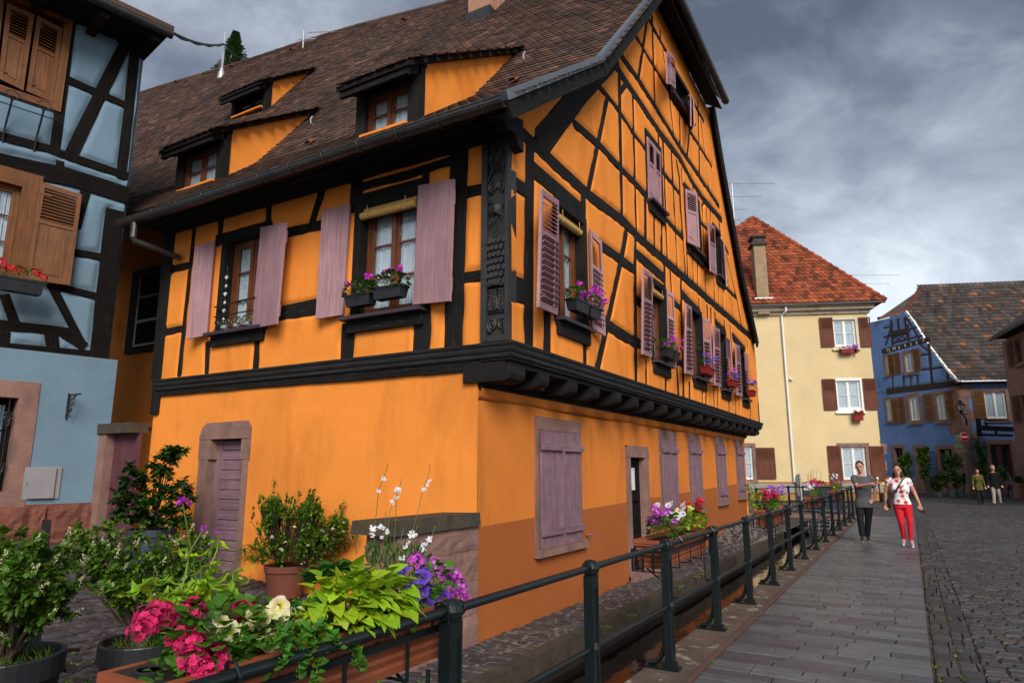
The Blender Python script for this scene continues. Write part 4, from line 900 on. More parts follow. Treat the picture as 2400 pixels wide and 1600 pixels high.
# --- ground floor walls
def flat(U, V): return V > -1
gwin = [(6.73, 7.97, .72, 2.20, 1), (11.14, 12.14, .78, 2.27, 1), (12.89, 13.8, .84, 2.28, 1), (15.01, 15.9, .9, 2.30, 1), (17.0, 17.88, .95, 2.32, 1)]
gops = [(a, b, c, d) for a, b, c, d, _ in gwin]+[(9.62, 10.56, -.05, 1.93)]
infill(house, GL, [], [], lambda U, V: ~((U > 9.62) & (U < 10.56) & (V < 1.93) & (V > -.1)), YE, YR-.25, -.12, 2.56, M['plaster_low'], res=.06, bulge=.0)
infill(house, EV, [], [], lambda U, V: ~((U > -7.86) & (U < -7.08) & (V < 2.10)), -9.08, XL+.0, -.12, 2.62, M['plaster_low2'] if 'plaster_low2' in M else M['plaster'], res=.06, bulge=0)
lip = MB()  # plaster edge that curls out under the beams
for (pl, a, b) in ((GL, YE, YR-.25),):
    n = 60; vs = []
    for i in range(n+1):
        u = lerp(a, b, i/n); w = .012*math.sin(u*4.1)+.008*math.sin(u*9.7)
        vs += [pl.P(u, 2.43+w*.5, .035), pl.P(u, 2.40+w, .042), pl.P(u, 2.34+w, .02), pl.P(u, 2.26, -.008), pl.P(u, 2.43+w*.5, -.02)]
    lip.add(vs, [(i*5+k, (i+1)*5+k, (i+1)*5+(k+1) % 5, i*5+(k+1) % 5) for i in range(n) for k in range(4)])
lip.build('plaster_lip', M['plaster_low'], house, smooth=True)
# sandstone windows with closed battened shutters
def stone_frame(pl, u0, u1, v0, v1, t, top, parent, m, sill=.08, d=.0, bottom=True):
    f = MB(); f.pbox(pl, u0, u0+t, v0, v1-top, -.12, .012+d); f.pbox(pl, u1-t, u1, v0, v1-top, -.12, .013+d); f.pbox(pl, u0, u1, v1-top, v1, -.12, .016+d)
    o = f.build('stone_frame', m, parent)
    if bottom: s = MB(); s.pbox(pl, u0-.03, u1+.05, v0-sill, v0, -.12, .07+d); s.build('sill', m, parent)
    return o
for i, (a, b, c, d, _) in enumerate(gwin):
    stone_frame(GL, a, b, c, d, .09, .15, house, M['sand'])
    Q = [GL.P(a+.075, d-.16, .02), GL.P(b-.075, d-.16, .02), GL.P(b-.075, c+.005, .02), GL.P(a+.075, c+.005, .02)]
    shutter(house, Q, 'batten', M['mauve_old'], thick=.028, label='closed weathered mauve shutter pair' if i else 'widest closed mauve shutter pair on the ground floor')
# gable door, dark brown boards with a small glazed light
dr = MB(); u0, u1 = 9.75, 10.42
dr.pbox(GL, u0, u1, -.0, 1.80, -.16, -.12, grain='v')
for i in range(9): dr.pbox(GL, u0+.08, u1-.08, .10+i*.11, .10+i*.11+.10, -.12, -.108, grain='u')
for a, b in ((u0, u0+.08), (u1-.08, u1)): dr.pbox(GL, a, b, 0, 1.80, -.12, -.095, grain='v')
dr.pbox(GL, u0+.08, u1-.08, 1.68, 1.80, -.12, -.096, grain='u'); dr.pbox(GL, u0+.08, u1-.08, 1.12, 1.24, -.12, -.08, grain='u')
D = dr.build('door', M['timber_b'], house, label='dark brown boarded door with a small glazed light')
pn = MB(); pn.pbox(GL, u0+.16, u1-.16, 1.28, 1.62, -.125, -.118); pn.build('pane', M['curtain'], D)
f = MB()
f.pbox(GL, 9.60, 9.76, 0, 1.78, -.16, .012); f.pbox(GL, 10.41, 10.60, -.05, .62, -.16, .014); f.pbox(GL, 10.41, 10.58, .625, 1.78, -.16, .012)
f.prism([GL.P(9.60, 1.78, 0), GL.P(10.60, 1.78, 0), GL.P(10.57, 1.90, 0), GL.P(10.48, 1.95, 0), GL.P(9.72, 1.96, 0), GL.P(9.63, 1.91, 0)], (-.16, 0, 0), (.02, 0, 0))
f.build('stone_frame', M['sand'], house)
f = MB(); f.box((XL-.2, 9.6, -.1), (XL+.12, 10.62, .07)); f.build('door_step', M['sand'], house)
hk = MB(); hk.tube([GL.P(8.06, .78, .02), GL.P(8.14, .78, .06), GL.P(8.16, .74, .06)], .012, 6); hk.build('shutter_hook', M['mauve_old'], house)
# eave-side door: mauve horizontal boards deep in a chamfered sandstone frame
dd = MB(); du0, du1 = -7.81, -7.14; zt = 1.97
dd.pbox(EV, du0, du0+.13, .30, zt, -.17, -.10, grain='v')
for i in range(13): h = (zt-.36)/13; dd.pbox(EV, du0+.13, du1+.1, .36+i*h, .36+(i+1)*h-.010, -.17, -.115+random.uniform(-.004, .004), grain='u')
dd.pbox(EV, du0, du1+.1, .28, .36, -.17, -.09, grain='u'); dd.build('door', M['mauve_old'], house, label='weathered mauve plank door under a sandstone lintel')
f = MB()
f.pbox(EV, -7.97, -7.80, .26, 1.72, -.30, .02); f.pbox(EV, -7.99, -7.76, 1.725, 1.98, -.30, .022); f.pbox(EV, -7.12, -7.02, .3, 1.72, -.30, .015); f.pbox(EV, -7.16, -7.0, 1.725, 1.98, -.30, .02)
f.prism([EV.P(-7.99, 1.98, 0), EV.P(-7.0, 1.98, 0), EV.P(-7.0, 2.12, 0), EV.P(-7.06, 2.2, 0), EV.P(-7.86, 2.19, 0), EV.P(-7.95, 2.12, 0)], (0, .3, 0), (0, -.03, 0))
f.build('stone_frame', M['sand'], house, smooth=False)
f = MB(); f.pbox(EV, -7.85, -7.0, .12, .285, -.3, .12); f.build('door_step', M['slab2'] if 'slab2' in M else M['zincstone'] if 'zincstone' in M else M['mortar'], house)
# --- upper eave facade
T3 = [('post', .17, [('e1', 250, 340), ('e1', 165, 1260)]), ('post', .085, [('e1', 412, 330), ('e1', 315, 1245)]), ('post', .09, [('e1', 572, 290), ('e1', 565, 400)]), ('post', .09, [('e1', 866, 210), ('e1', 860, 330)]),
 ('post', .19, [('e1', 1405, 80), ('e1', 1398, 220)]), ('post', .19, [('e1', 1350, 965), ('e1', 1342, 1150)]), ('post', .09, [('e1', 490, 1060), ('e1', 485, 1225)]), ('post', .09, [('e1', 798, 985), ('e1', 782, 1200)]),
 ('post', .22, [('c', 240, 850), ('c', 232, 1090)]), ('post', .23, [('e2', 1245, 890), ('c', 425, 1070)]), ('rail', .10, [('e1', 275, 603), ('e1', 385, 580)]), ('rail', .10, [('e1', 230, 990), ('e1', 335, 968)]),
 ('rail', .13, [('e1', 985, 378), ('e1', 1195, 330)]), ('brace', .10, [('e1', 1188, 125), ('e1', 1120, 350)]), ('rail', .19, [('e1', 940, 872), ('e1', 1150, 832)]),
 ('rail', .17, [('e1', 555, 425), ('e1', 862, 345)]), ('rail', .12, [('e2', 620, 1225), ('e2', 1035, 1120)]), ('rail', .11, [('e2', 655, 1145), ('e2', 900, 1080), ('e2', 1195, 985)]),
 ('post', .10, [('e2', 1040, 1060), ('e2', 1042, 1130)]), ('rail', .13, [('e2', 1285, 1180), ('e2', 1405, 1155)]), ('rail', .12, [('c', 485, 655), ('c', 612, 635)]),
]
s3 = seglist(EV, T3)
V1 = opening(EV, ('e1', 598, 700), ('e1', 836, 600), ('e1', 700, 415), ('e1', 600, 985))
V2 = opening(EV, ('e1', 1430, 500), ('e1', 1772, 500), ('e1', 1500, 225), ('e1', 1500, 880))
print('V1', V1, 'V2', V2)
infill(house, EV, s3, [V1, V2], lambda U, V: V < 5.09, -9.05, XU-.02, 2.66, 5.1, M['plaster'], res=.028, bulge=.021)
for k_, w, a, b in s3: timber(house, EV, k_, w, a, b, M['timber'])
cs = MB(); cs.pbox(EV, -9.13, -8.97, 2.35, 5.05, -.10, .04, grain='v'); cs.build('corner_post', M['timber'], house)
for (o, sl) in ((V1, .0), (V2, .0)):
    reveal(house, EV, *o, .10, -.16, .04, M['timber']); window(house, EV, *o, recess=.13, trim=.055)
    s = MB(); s.pbox(EV, o[0]-.17, o[1]+.17, o[2]-.06, o[2]-.02, -.1, .16, grain='u'); s.build('sill', M['sillpaint'], house)
    s = MB(); s.pbox(EV, o[0]-.13, o[1]+.13, o[2]-.20, o[2]-.062, -.05, .07, grain='u'); s.build('sill_rail', M['timber'], house)
sh(EV, [('e1', 418, 468), ('e1', 537, 435), ('e1', 489, 1010), ('e1', 368, 1032)], [.16, .05, .05, .16], 'plank'); sh(EV, [('e1', 826, 352), ('e1', 978, 318), ('e1', 920, 940), ('e1', 770, 966)], [.05, .22, .22, .05], 'plank')
sh(EV, [('e1', 1198, 248), ('e1', 1367, 210), ('e1', 1322, 885), ('e1', 1157, 910)], [.12, .05, .05, .12], 'plank'); sh(EV, [('c', 222, 98), ('c', 438, 55), ('c', 413, 800), ('c', 190, 823)], [.05, .16, .16, .05], 'plank')
blind(EV, V2[0]+.01, V2[1]-.01, V2[3]-.10, .03)
# hanging string of hearts and the small iron guard in the left window
hs = MB(); hw = MB(); u = V1[0]+.04
hw.tube([EV.P(u, V1[3]-.35, .02), EV.P(u, V1[2]+.1, .02)], .0022, 4)
for i in range(7):
    v = V1[3]-.52-i*.115; r = .026
    if i % 2 == 0: hs.prism([EV.P(u+x*r, v+z*r, .02) for x, z in [(0, -1), (.75, -.1), (.95, .45), (.6, .85), (.25, .8), (0, .45), (-.25, .8), (-.6, .85), (-.95, .45), (-.75, -.1)]], (0, .006, 0), (0, -.012, 0))
    else:
        for k in range(5): a = k*1.257; c = EV.P(u+math.cos(a)*.014, v+math.sin(a)*.014, .02); hs.lathe(c, [(.001, -.008), (.009, -.004), (.009, .004), (.001, .008)], 6)
hs.build('ornament', M['white'], house); hw.build('string', M['iron'], house)
def guard(pl, u0, u1, v, h, d, rail2=True):
    g_ = MB(); P = pl.P; g_.tube([P(u0, v+h, d), P(u1, v+h, d)], .009, 6); g_.tube([P(u0, v+.02, d), P(u1, v+.02, d)], .007, 6)
    n = max(2, int((u1-u0)/.11))
    for i in range(n):
        c = u0+(u1-u0)*(i+.5)/n
        for s in (-1, 1): g_.tube([P(c+s*(.045-.035*t)*math.cos(t*5.5), v+.02+(h*.75)*(.5+.42*math.sin(t*5.5)*(1-t*.5)), d) for t in [k/9 for k in range(10)]], .004, 4)
    return g_.build('window_guard', M['iron'], house)
guard(EV, V1[0]-.03, V1[1]-.02, V1[2]-.01, .2, .11); tb = MB(); tb.tube([EV.P(V1[0]-.05, V1[2]+.33, .10), EV.P(V1[1]-.02, V1[2]+.36, .10)], .011, 8); tb.build('guard_bar', M['iron'], house)
# --- carved corner post: bearded figure, scrolls, scale coat
class _C(PL):
    def P(s, u, v, d=0): return PL.P(s, u, 2.84+(v-2.84)*1.235, d)
EVC = _C((0, YE, 0), (1, 0, 0), (0, -1, 0))
cp = MB(); UL, UR = hit(EV, 'c', 655, 500)[0], hit(EV, 'c', 762, 500)[0]
cp.pbox(EVC, UL-.02, UR, 2.86, 4.62, -.1, .03)
cp.pbox(EVC, UL-.075, UL-.005, 2.84, 4.6, -.1, .075); cp.pbox(EVC, UR-.0, UR+.035, 2.84, 4.6, -.1, .075)
cx_ = (UL+UR)/2; hw_ = (UR-UL)/2
def bump(u, v, rx, rz, ry, n=8): 
    vs = []; fs = []; c = EVC.P(u, v, .03)
    for i in range(n):
        for j in range(n+1):
            th = math.pi*j/n; ph = math.pi*i/(n-1); vs.append((c.x+rx*math.cos(ph)*math.sin(th), c.y-ry*math.sin(ph)*math.sin(th), c.z+rz*math.cos(th)))
    cp.add(vs, [(i*(n+1)+j, (i+1)*(n+1)+j, (i+1)*(n+1)+j+1, i*(n+1)+j+1) for i in range(n-1) for j in range(n)])
def scroll(u, v, r, turns, s=1, ph=0, w=.012):
    pts = [EVC.P(u+s*r*(1-t*.82)*math.cos(ph+t*turns*6.283), v+r*(1-t*.82)*math.sin(ph+t*turns*6.283), .045) for t in [k/26 for k in range(27)]]; cp.tube(pts, [w*(1-.4*k/26)+.003 for k in range(27)], 6)
for s in (-1, 1):
    scroll(cx_+s*hw_*.52, 4.42, .062, 1.9, s, math.pi*.5); scroll(cx_+s*hw_*.5, 4.17, .060, 1.9, s, -math.pi*.5); scroll(cx_+s*hw_*.5, 3.15, .065, 1.9, s, 1.5); scroll(cx_+s*hw_*.55, 2.98, .06, 1.9, s, -1.5)
    cp.tube([EVC.P(cx_+s*.12, 4.44, .05), EVC.P(cx_+s*.06, 4.32, .05), EVC.P(cx_+s*.13, 4.2, .05)], .012, 6)
for r in range(5):
    for k in range(r+1): bump(cx_+(k-r/2)*.024, 4.38-r*.022, .013, .013, .02, 5)
bump(cx_, 3.96, .062, .085, .085); bump(cx_, 3.955, .014, .03, .108); 
for s in (-1, 1): bump(cx_+s*.025, 3.975, .011, .007, .094, 5); cp.tube([EVC.P(cx_+s*.008, 3.994, .118), EVC.P(cx_+s*.042, 3.998, .10)], .007, 5); cp.tube([EVC.P(cx_+s*.004, 3.925, .118), EVC.P(cx_+s*.05, 3.90, .095), EVC.P(cx_+s*.075, 3.88, .07)], .009, 5)
for i in range(34):   # hair and beard curls
    t = random.random(); v = 4.05-t*.42; wdt = .10*(1-max(0, t-.25)*.95); u = random.choice((-1, 1))*wdt*random.uniform(.55, 1) if t < .3 else random.uniform(-wdt, wdt)
    rr = .016; pts = [EVC.P(cx_+u+rr*math.cos(a)*(1-a/9), v+rr*math.sin(a)*(1-a/9), .08 if t > .3 else .06) for a in [k*.8 for k in range(8)]]; cp.tube(pts, .0065, 5)
for row in range(7):   # coat of overlapping scales
    v = 3.70-row*.058
    for k in range(5):
        u = cx_+(k-2+(row % 2)*.5-.25)*.052; dpt = .085*math.sqrt(max(.08, 1-((u-cx_)/.17)**2)); c0 = dpt
        cp.add([EVC.P(u-.026, v+.03, c0-.02), EVC.P(u+.026, v+.03, c0-.02), EVC.P(u+.026, v-.025, c0+.006), EVC.P(u+.012, v-.045, c0+.012), EVC.P(u-.012, v-.045, c0+.012), EVC.P(u-.026, v-.025, c0+.006), EVC.P(u-.026, v-.025, .03), EVC.P(u+.026, v-.025, .03), EVC.P(u, v-.045, .03)], [(0, 1, 2, 3, 4, 5), (5, 4, 8, 6), (3, 2, 7, 8), (4, 3, 8)])
cp.tube([EVC.P(cx_-.12, 3.30, .06), EVC.P(cx_, 3.305, .09), EVC.P(cx_+.12, 3.30, .06)], .014, 6)
for s in (-1, 1):
    for row in range(9):
        for k in range(3): bump(cx_+s*.055+(k-1)*.03+(row % 2)*.012, 3.265-row*.02, .017, .015, .038, 5)
cp.pbox(EVC, UL, UR, 3.22+.0-.16+.02, 3.085, -.05, .055); cp.pbox(EVC, UL, UR, 2.84, 2.875, -.05, .075)
cp.build('carved_post', M['carved'], house, smooth=False)
# --- dormers
def dormer(fl, fr_, ft, cheek_apex, over=.07, lab=None, ajar=False, depth_up=None, width_scale=1):
    """fl, fr_: survey points of the foot corners left/right; ft: head height at the right; cheek_apex: where the cheek dies into the roof"""
    pR = roofhit(*fr_); pLx = roofhit(*fl); y = (pR.y+pLx.y)/2-.02; DP = PL((0, y, 0), (1, 0, 0), (0, -1, 0))
    x0 = hit(DP, *fl)[0]; x1 = hit(DP, *fr_)[0]; z0 = min(pR.z, pLx.z)-.02; z1 = hit(DP, *ft)[1]; ap = roofhit(*cheek_apex)
    ap.x = x1
    # back of the shed roof where it meets the main roof
    for s, x in ((1, x1-.02), (-1, x0+.02)):
        ck = MB()
        n = 7; low = []; 
        for i in range(n+1):
            yy = lerp(y+.02, ap.y, i/n); b = .0; best = min([roofP(x, k/200.0) for k in range(401)], key=lambda q: abs(q.y-yy)); low.append(Vector((x, yy, best.z-.03)))
        top = [Vector((x, lerp(y+.02, ap.y, i/n), lerp(z1+.05, ap.z+.05, i/n))) for i in range(n+1)]
        ck.add(low+top, [(i, i+1, n+2+i, n+1+i) for i in range(n)]); ck.build('dormer_cheek', M['plaster'], house)
    fm = MB(); t = .155*width_scale
    fm.box((x0, y-.04, z0-.1), (x0+t, y+.1, z1)); fm.box((x1-t, y-.04, z0-.1), (x1, y+.1, z1)); fm.box((x0-.02, y-.05, z1), (x1+.02, y+.1, z1+.13)); fm.box((x0+t, y-.03, z0-.12), (x1-t, y+.1, z0+.02))
    fm.box((x0+t, y-.02, z1-.19), (x1-t, y+.1, z1)); fm.build('dormer_frame', M['timber'], house)
    fs = MB(); fs.box((x0+t-.02, y-.1, z0+.02), (x1-t+.02, y+.0, z0+.055)); fs.build('dormer_sill', M['plaster'], house)
    window(house, DP, x0+t, x1-t, z0+.06, z1-.19, recess=.07, panes=2, trim=.045, curtain=True, fm=M['brown'] if not lab else M['timber_b'], name='dormer_window', mull=.045)
    # shed roof
    yb = ap.y+.12; slope = (ap.z-z1)/(ap.y-y); yf = y-.34; zf = z1+.07-slope*.34
    sf_ = lambda a, b: Vector((x0-over+a, yf+b*math.cos(math.atan(slope)), zf-.0+slope*(b*math.cos(math.atan(slope)))))
    tl = MB(); A = x1-x0+2*over; B = (yb-yf)/math.cos(math.atan(slope)); tiles(tl, sf_, A, B, .15, .17, tile_tint, lift=.03)
    tl.build('dormer_roof', M['tile'], house)
    sb = MB(); p = [sf_(0, 0), sf_(A, 0), sf_(A, B), sf_(0, B)]; dn = Vector((0, 0, -.07)); sb.hexa([q+dn for q in p]+[q-Vector((0, 0, .004)) for q in p], None, None); sb.build('dormer_soffit', M['soffit'], house)
    fa = MB(); fa.box((x0-over+.03, yf+.03, zf-.15), (x1+over-.03, yf+.08, zf-.02))
    for x in (x0+.0, x1-.1): fa.hexa([Vector((x, yf+.05, zf-.12)), Vector((x+.1, yf+.05, zf-.12)), Vector((x+.1, y, z1-.14)), Vector((x, y, z1-.14)), Vector((x, yf+.05, zf-.03)), Vector((x+.1, yf+.05, zf-.03)), Vector((x+.1, y, z1+.05)), Vector((x, y, z1+.05))])
    fa.build('dormer_fascia', M['timber'], house)
dormer(('e2', 618, 860), ('e2', 1000, 735), ('e2', 1000, 400), ('e2', 1450, 380))
dormer(('z1', 1080, 1180), ('z1', 1365, 1090), ('z1', 1365, 815), ('z1', 1790, 742))
dormer(('z1', 1420, 735), ('z1', 1635, 672), ('z1', 1635, 510), ('z1', 1800, 485), lab='d', width_scale=.75)
# chimney, snow hooks, vents
ch = MB(); c = roofhit('e2', 1390, 105); ch.box((c.x-.32, c.y-.1, c.z-.3), (c.x+.22, c.y+.55, c.z+1.6)); ch.build('chimney', M['brick'], house)
fl = MB(); fl.box((c.x-.36, c.y-.14, c.z-.35), (c.x+.26, c.y+.6, c.z+.12)); fl.build('chimney_flashing', M['gutter'], house)
for (fr, x, y) in (('e2', 1655, 400), ('e2', 355, 780), ('z1', 800, 1105)):
    h = MB(); p = roofhit(fr, x, y)+Vector((0, -.02, .03)); h.tube([p, p+Vector((0, -.06, .02)), p+Vector((0, -.07, .09)), p+Vector((0.01, -.04, .15))], .012, 6); h.build('snow_hook', M['galv'], house)
for (fr, x, y) in (('e2', 1580, 525), ('e2', 330, 898), ('e2', 908, 138), ('e2', 222, 322), ('z1', 1420, 420), ('z1', 1085, 515), ('z1', 805, 1208)):
    h = MB(); p = roofhit(fr, x, y)+Vector((0, -.05, .02)); vs = [p+Vector((.07*math.cos(a), -.02, .06*math.sin(a))) for a in [math.pi*k/6 for k in range(7)]]; vs2 = [p+Vector((.02*math.cos(a), .2, .2+.01*math.sin(a))) for a in [math.pi*k/6 for k in range(7)]]
    h.add(vs+vs2, [(k, k+1, 8+k, 7+k) for k in range(6)], (2.2, 1.2, .8)); h.build('vent_tile', M['tile'], house)
# recessed side wing behind the passage, in the shade of the eaves
RW = PL((0, 7.3, 0), (1, 0, 0), (0, -1, 0)); rw = MB(); rw.box((-14, 7.3, .3), (-9.0, 7.5, 7.0)); rw.box((-9.12, YE+.01, .3), (-9.06, 7.3, 5.0)); rw.build('side_wall', M['plaster'], house)
rl = MB(); rl.box((-14, 7.24, 2.35), (-9.13, 7.31, 2.42)); rl.build('string_course', M['plaster'], house)
wq = (hit(RW, 'b4', 735, 500)[0], -9.5, hit(RW, 'b4', 740, 700)[1], hit(RW, 'b4', 790, 320)[1]); print('RW win', wq)
f = MB(); f.pbox(RW, wq[0]-.3, wq[1]+.1, wq[2]-.12, wq[3]+.12, 0, .05); f.build('window_surround', M['timber'], house)
wn = MB(); wn.pbox(RW, wq[0], wq[1], wq[2], wq[3], .051, .07); wn.build('window', M['brown'], house)
for k in range(3):
    h = (wq[3]-wq[2])/3; wn = MB(); wn.pbox(RW, wq[0]+.07, wq[1]-.1, wq[2]+k*h+.04, wq[2]+(k+1)*h-.02, .071, .075); wn.build('pane', M['interior'], house)
# blocks that keep light out of the inside and carry the unseen back walls
inn = MB(); inn.box((-14, 7.6, 0), (-4.3, 17.6, 4.6)); inn.box((-3.9, 17.9, -.1), (XL+.0, YR-.24, 2.6)); inn.box((-14, YR-.3, -.1), (XL+.01, YR-.24, 2.62)); inn.box((-14, YR-.02, 2.6), (XU+.0, YR, 4.9)); inn.build('back_wall', M['plaster'], house)
# ================================================================ THE OTHER HOUSES
def rect(pl, fr, x0, y0, x1, y1):
    xm, ym = (x0+x1)/2, (y0+y1)/2; return (hit(pl, fr, x0, ym)[0], hit(pl, fr, x1, ym)[0], hit(pl, fr, xm, y1)[1], hit(pl, fr, xm, y0)[1])
def rshut(par, pl, fr, x0, y0, x1, y1, m, style='panel', d=.06, **kw):
    a, b, c, e = rect(pl, fr, x0, y0, x1, y1); return shutter(par, [pl.P(a, e, d), pl.P(b, e, d), pl.P(b, c, d), pl.P(a, c, d)], style, m, **kw)
def fwin(par, pl, fr, x0, y0, x1, y1, fm=None, panes=2, recess=.12, surround=None, sw=.15, sill=True, curtain=True, trim=.07, ops=None, cols=2):
    r = rect(pl, fr, x0, y0, x1, y1)
    if ops is not None: ops.append(r)
    window(par, pl, *r, recess=recess, fm=fm or M['white'], panes=panes, curtain=curtain, trim=trim, mull=.09, cols=cols)
    if surround is not None:
        reveal(par, pl, *r, sw, -recess-.05, .03, surround, 'window_frame')
    if sill: s = MB(); s.pbox(pl, r[0]-sw, r[1]+sw, r[2]-.09-(0 if surround is None else sw), r[2]-.005-(0 if surround is None else sw), -.05, .12, grain='u'); s.build('sill', surround or M['white'], par)
    return r
# ---------------- pale blue half timbered house at the left
BLO = Vector((-9.9, 5.35, 0)); BL = PL(BLO, (.191, .982, 0), (.982, -.191, 0)); BLd = PL(BLO+BL.N*.0, BL.U, BL.N)
bh = empty('timber_framed_house', (-9.9, 5.35, 0), 'pale blue half timbered house with brown shutters at the left edge of the photo', 'house')
TB = [('post', .17, [('z1', 832, 262), ('z1', 745, 1080)]), ('rail', .15, [('z1', 0, 835), ('z1', 300, 915), ('z1', 765, 1075)]), ('rail', .33, [('z1', -30, 990), ('z1', 380, 1075), ('z1', 745, 1190)]),
 ('post', .15, [('z1', 448, 50), ('z1', 335, 920)]), ('brace', .20, [('z1', 790, 235), ('z1', 620, 560), ('z1', 430, 960)]), ('rail', .14, [('z1', 415, 490), ('z1', 770, 645)]), ('post', .12, [('z1', 365, 1000), ('z1', 362, 1060)]),
 ('post', .30, [('b4', 600, 10), ('b4', 520, 755)]), ('rail', .13, [('b4', 385, 205), ('b4', 550, 232)]), ('rail', .13, [('b4', 320, 390), ('b4', 525, 440)]), ('rail', .16, [('b4', -10, 585), ('b4', 375, 625)]),
 ('rail', .16, [('b4', -10, 700), ('b4', 495, 745)]), ('brace', .13, [('b4', 275, 385), ('b4', 425, 672)]), ('post', .14, [('b4', 25, 440), ('b4', 75, 575)]), ('post', .2, [('b4', 10, 640), ('b4', 5, 690)]), ('post', .2, [('b4', 270, 640), ('b4', 275, 690)]),
 ('brace', .15, [('z1', 520, 1190), ('z1', 470, 1380)]), ('rail', .14, [('z1', 180, 5), ('z1', 430, 120)]), ('rail', .16, [('b4', 430, 690), ('b4', 350, 640)])]
sb_ = seglist(BL, TB); UE = sb_[0][2][0]+.10; print('UE', UE, sb_[0], [q for q in sb_ if q[1] == .30])
ob_ = [opening(BL, ('z1', -220, 300), ('z1', 355, 400), ('z1', 200, 60), ('z1', 180, 590)), opening(BL, ('z1', -230, 1300), ('z1', 118, 1250), ('z1', 60, 1130), ('b4', 30, 305)), rect(BL, 'b4', -200, 965, 85, 1480)]
ob_[2] = opening(BL, ('b4', -260, 1100), ('b4', 75, 1100), ('b4', 20, 965), ('b4', 20, 1460))
zj = hit(BL, 'b4', 300, 745)[1]; zt = hit(BL, 'z1', 850, 255)[1]+.35
infill(bh, BL, sb_, ob_[:2], lambda U, V: V > -9, -5.2, UE, zj, zt, M['blue'], res=.035)
for k, w, a, b in sb_: timber(bh, BL, k, w*.82, a, b, M['timber_b'], d1=.014)
infill(bh, PL(BLO+BL.N*.05, BL.U, BL.N), [], [ob_[2]], lambda U, V: V > -9, -5.2, .04, .2, zj+.02, M['blue'], res=.05, bulge=0, name='lower_wall')
sw = MB(); sw.pbox(BL, -5.2, .0, 0, zt, -.4, -.20); sw.pbox(BL, UE-.2, UE, zj, zt, -4, -.03); sw.pbox(BL, -.18, .0, .0, zj, -4, -.03); sw.pbox(BL, -.2, .04, .3, zj, -.3, .04); sw.build('side_wall', M['blue'], bh)
# rusticated red sandstone plinth
pb = MB(); zb = hit(BL, 'z3', 300, 470)[1]; r0 = .15; rows = [(r0, .28), (r0+.28, .26), (r0+.54, zb-r0-.54)]
for j, (v, h) in enumerate(rows):
    u = -5.2
    while u < .06:
        w = random.uniform(.3, .7) if (j+int(u*3)) % 3 else .2; u1 = min(u+w, .07)
        if u1-u > .05:
            n = 5; vs = []; P = PL(BLO+BL.N*.06, BL.U, BL.N).P
            for a in range(n+1):
                for b in range(n+1):
                    ed = min(a, n-a, b, n-b); vs.append(P(lerp(u+.01, u1-.01, a/n), lerp(v+.01, v+h-.01, b/n), 0 if ed == 0 else .03+.025*noise.noise(Vector((u*5+a*.9, v*9+b*.9, 1))) ))
            pb.add(vs, [(a*(n+1)+b, (a+1)*(n+1)+b, (a+1)*(n+1)+b+1, a*(n+1)+b+1) for a in range(n) for b in range(n)])
        u = u1
pb.pbox(BL, -5.2, .06, .1, zb, -.3, .058); pb.build('plinth', M['sandred'], bh)
# upper window with closed shutters, lower window with one open
reveal(bh, BL, *ob_[0], .10, -.15, .05, M['oak']); 
shutter(bh, quad3(BL, [('z1', 40, 20), ('z1', 208, 98), ('z1', 140, 560), ('z1', -12, 485)], .0), 'panel', M['oak']); shutter(bh, quad3(BL, [('z1', 226, 100), ('z1', 382, 182), ('z1', 322, 632), ('z1', 158, 562)], .0), 'panel', M['oak'])
shutter(bh, quad3(BL, [('z1', -170, -60), ('z1', 22, 12), ('z1', -30, 478), ('z1', -190, 410)], .0), 'panel', M['oak'])
bw = MB(); bw.pbox(BL, ob_[0][0], ob_[0][1], ob_[0][2], ob_[0][3], -.2, -.1); bw.pbox(BL, -2.9, -2.8, ob_[0][2], ob_[0][3], -.1, .02, grain='v'); bw.build('window_back', M['interior'], bh)
reveal(bh, BL, *ob_[1], .22, -.15, .05, M['oak']); window(bh, BL, *ob_[1], recess=.08, fm=M['oak'], panes=3, trim=.05)
shutter(bh, quad3(BL, [('z1', 248, 1115), ('z1', 500, 1195), ('b4', 366, 380), ('b4', 132, 345)], [.06, .12, .12, .06]), 'panel', M['oak'])
g0 = ob_[2]; reveal(bh, PL(BLO+BL.N*.05, BL.U, BL.N), *g0, .22, -.3, .015, M['sand'], 'stone_frame'); window(bh, BL, *g0, recess=.18, fm=M['timber_b'], panes=3)
ig = MB()
for k in range(7):
    u = g0[1]-.08-k*.16; ig.tube([BL.P(u, g0[2], 0), BL.P(u, g0[3], 0)], .008, 6)
    for v in (g0[2]+.3, g0[2]+.9, g0[3]-.25):
        for s in (-1, 1): ig.tube([BL.P(u+s*(.06-.05*t)*math.cos(t*5), v+.07*math.sin(t*5), .0) for t in [i/9 for i in range(10)]], .006, 5)
ig.build('window_grille', M['iron'], bh)
mbx = PL(BLO+BL.N*.05, BL.U, BL.N); q = rect(mbx, 'b4', 120, 1330, 314, 1498); mb_ = MB(); mb_.pbox(mbx, q[0], q[1], q[2], q[3], 0, .02); mb_.pbox(mbx, q[0]+.06, q[1]-.07, q[2]+.01, q[3]-.01, .02, .05); mb_.pbox(mbx, q[0]+.02, q[0]+.04, (q[2]+q[3])/2-.02, (q[2]+q[3])/2+.02, .02, .03, (.1, .1, .1)); mb_.build('meter_cabinet', M['meter'] if 'meter' in M else M['wood_grey'], bh)
lb = MB(); q = rect(mbx, 'b4', 352, 945, 415, 1080); lb.tube([mbx.P(q[0], q[2], .02), mbx.P(q[0], q[3], .02)], .014, 6); lb.tube([mbx.P(q[0], q[3]-.03, .02), mbx.P(q[0]+.05, q[3]-.03, .34)], .012, 6)
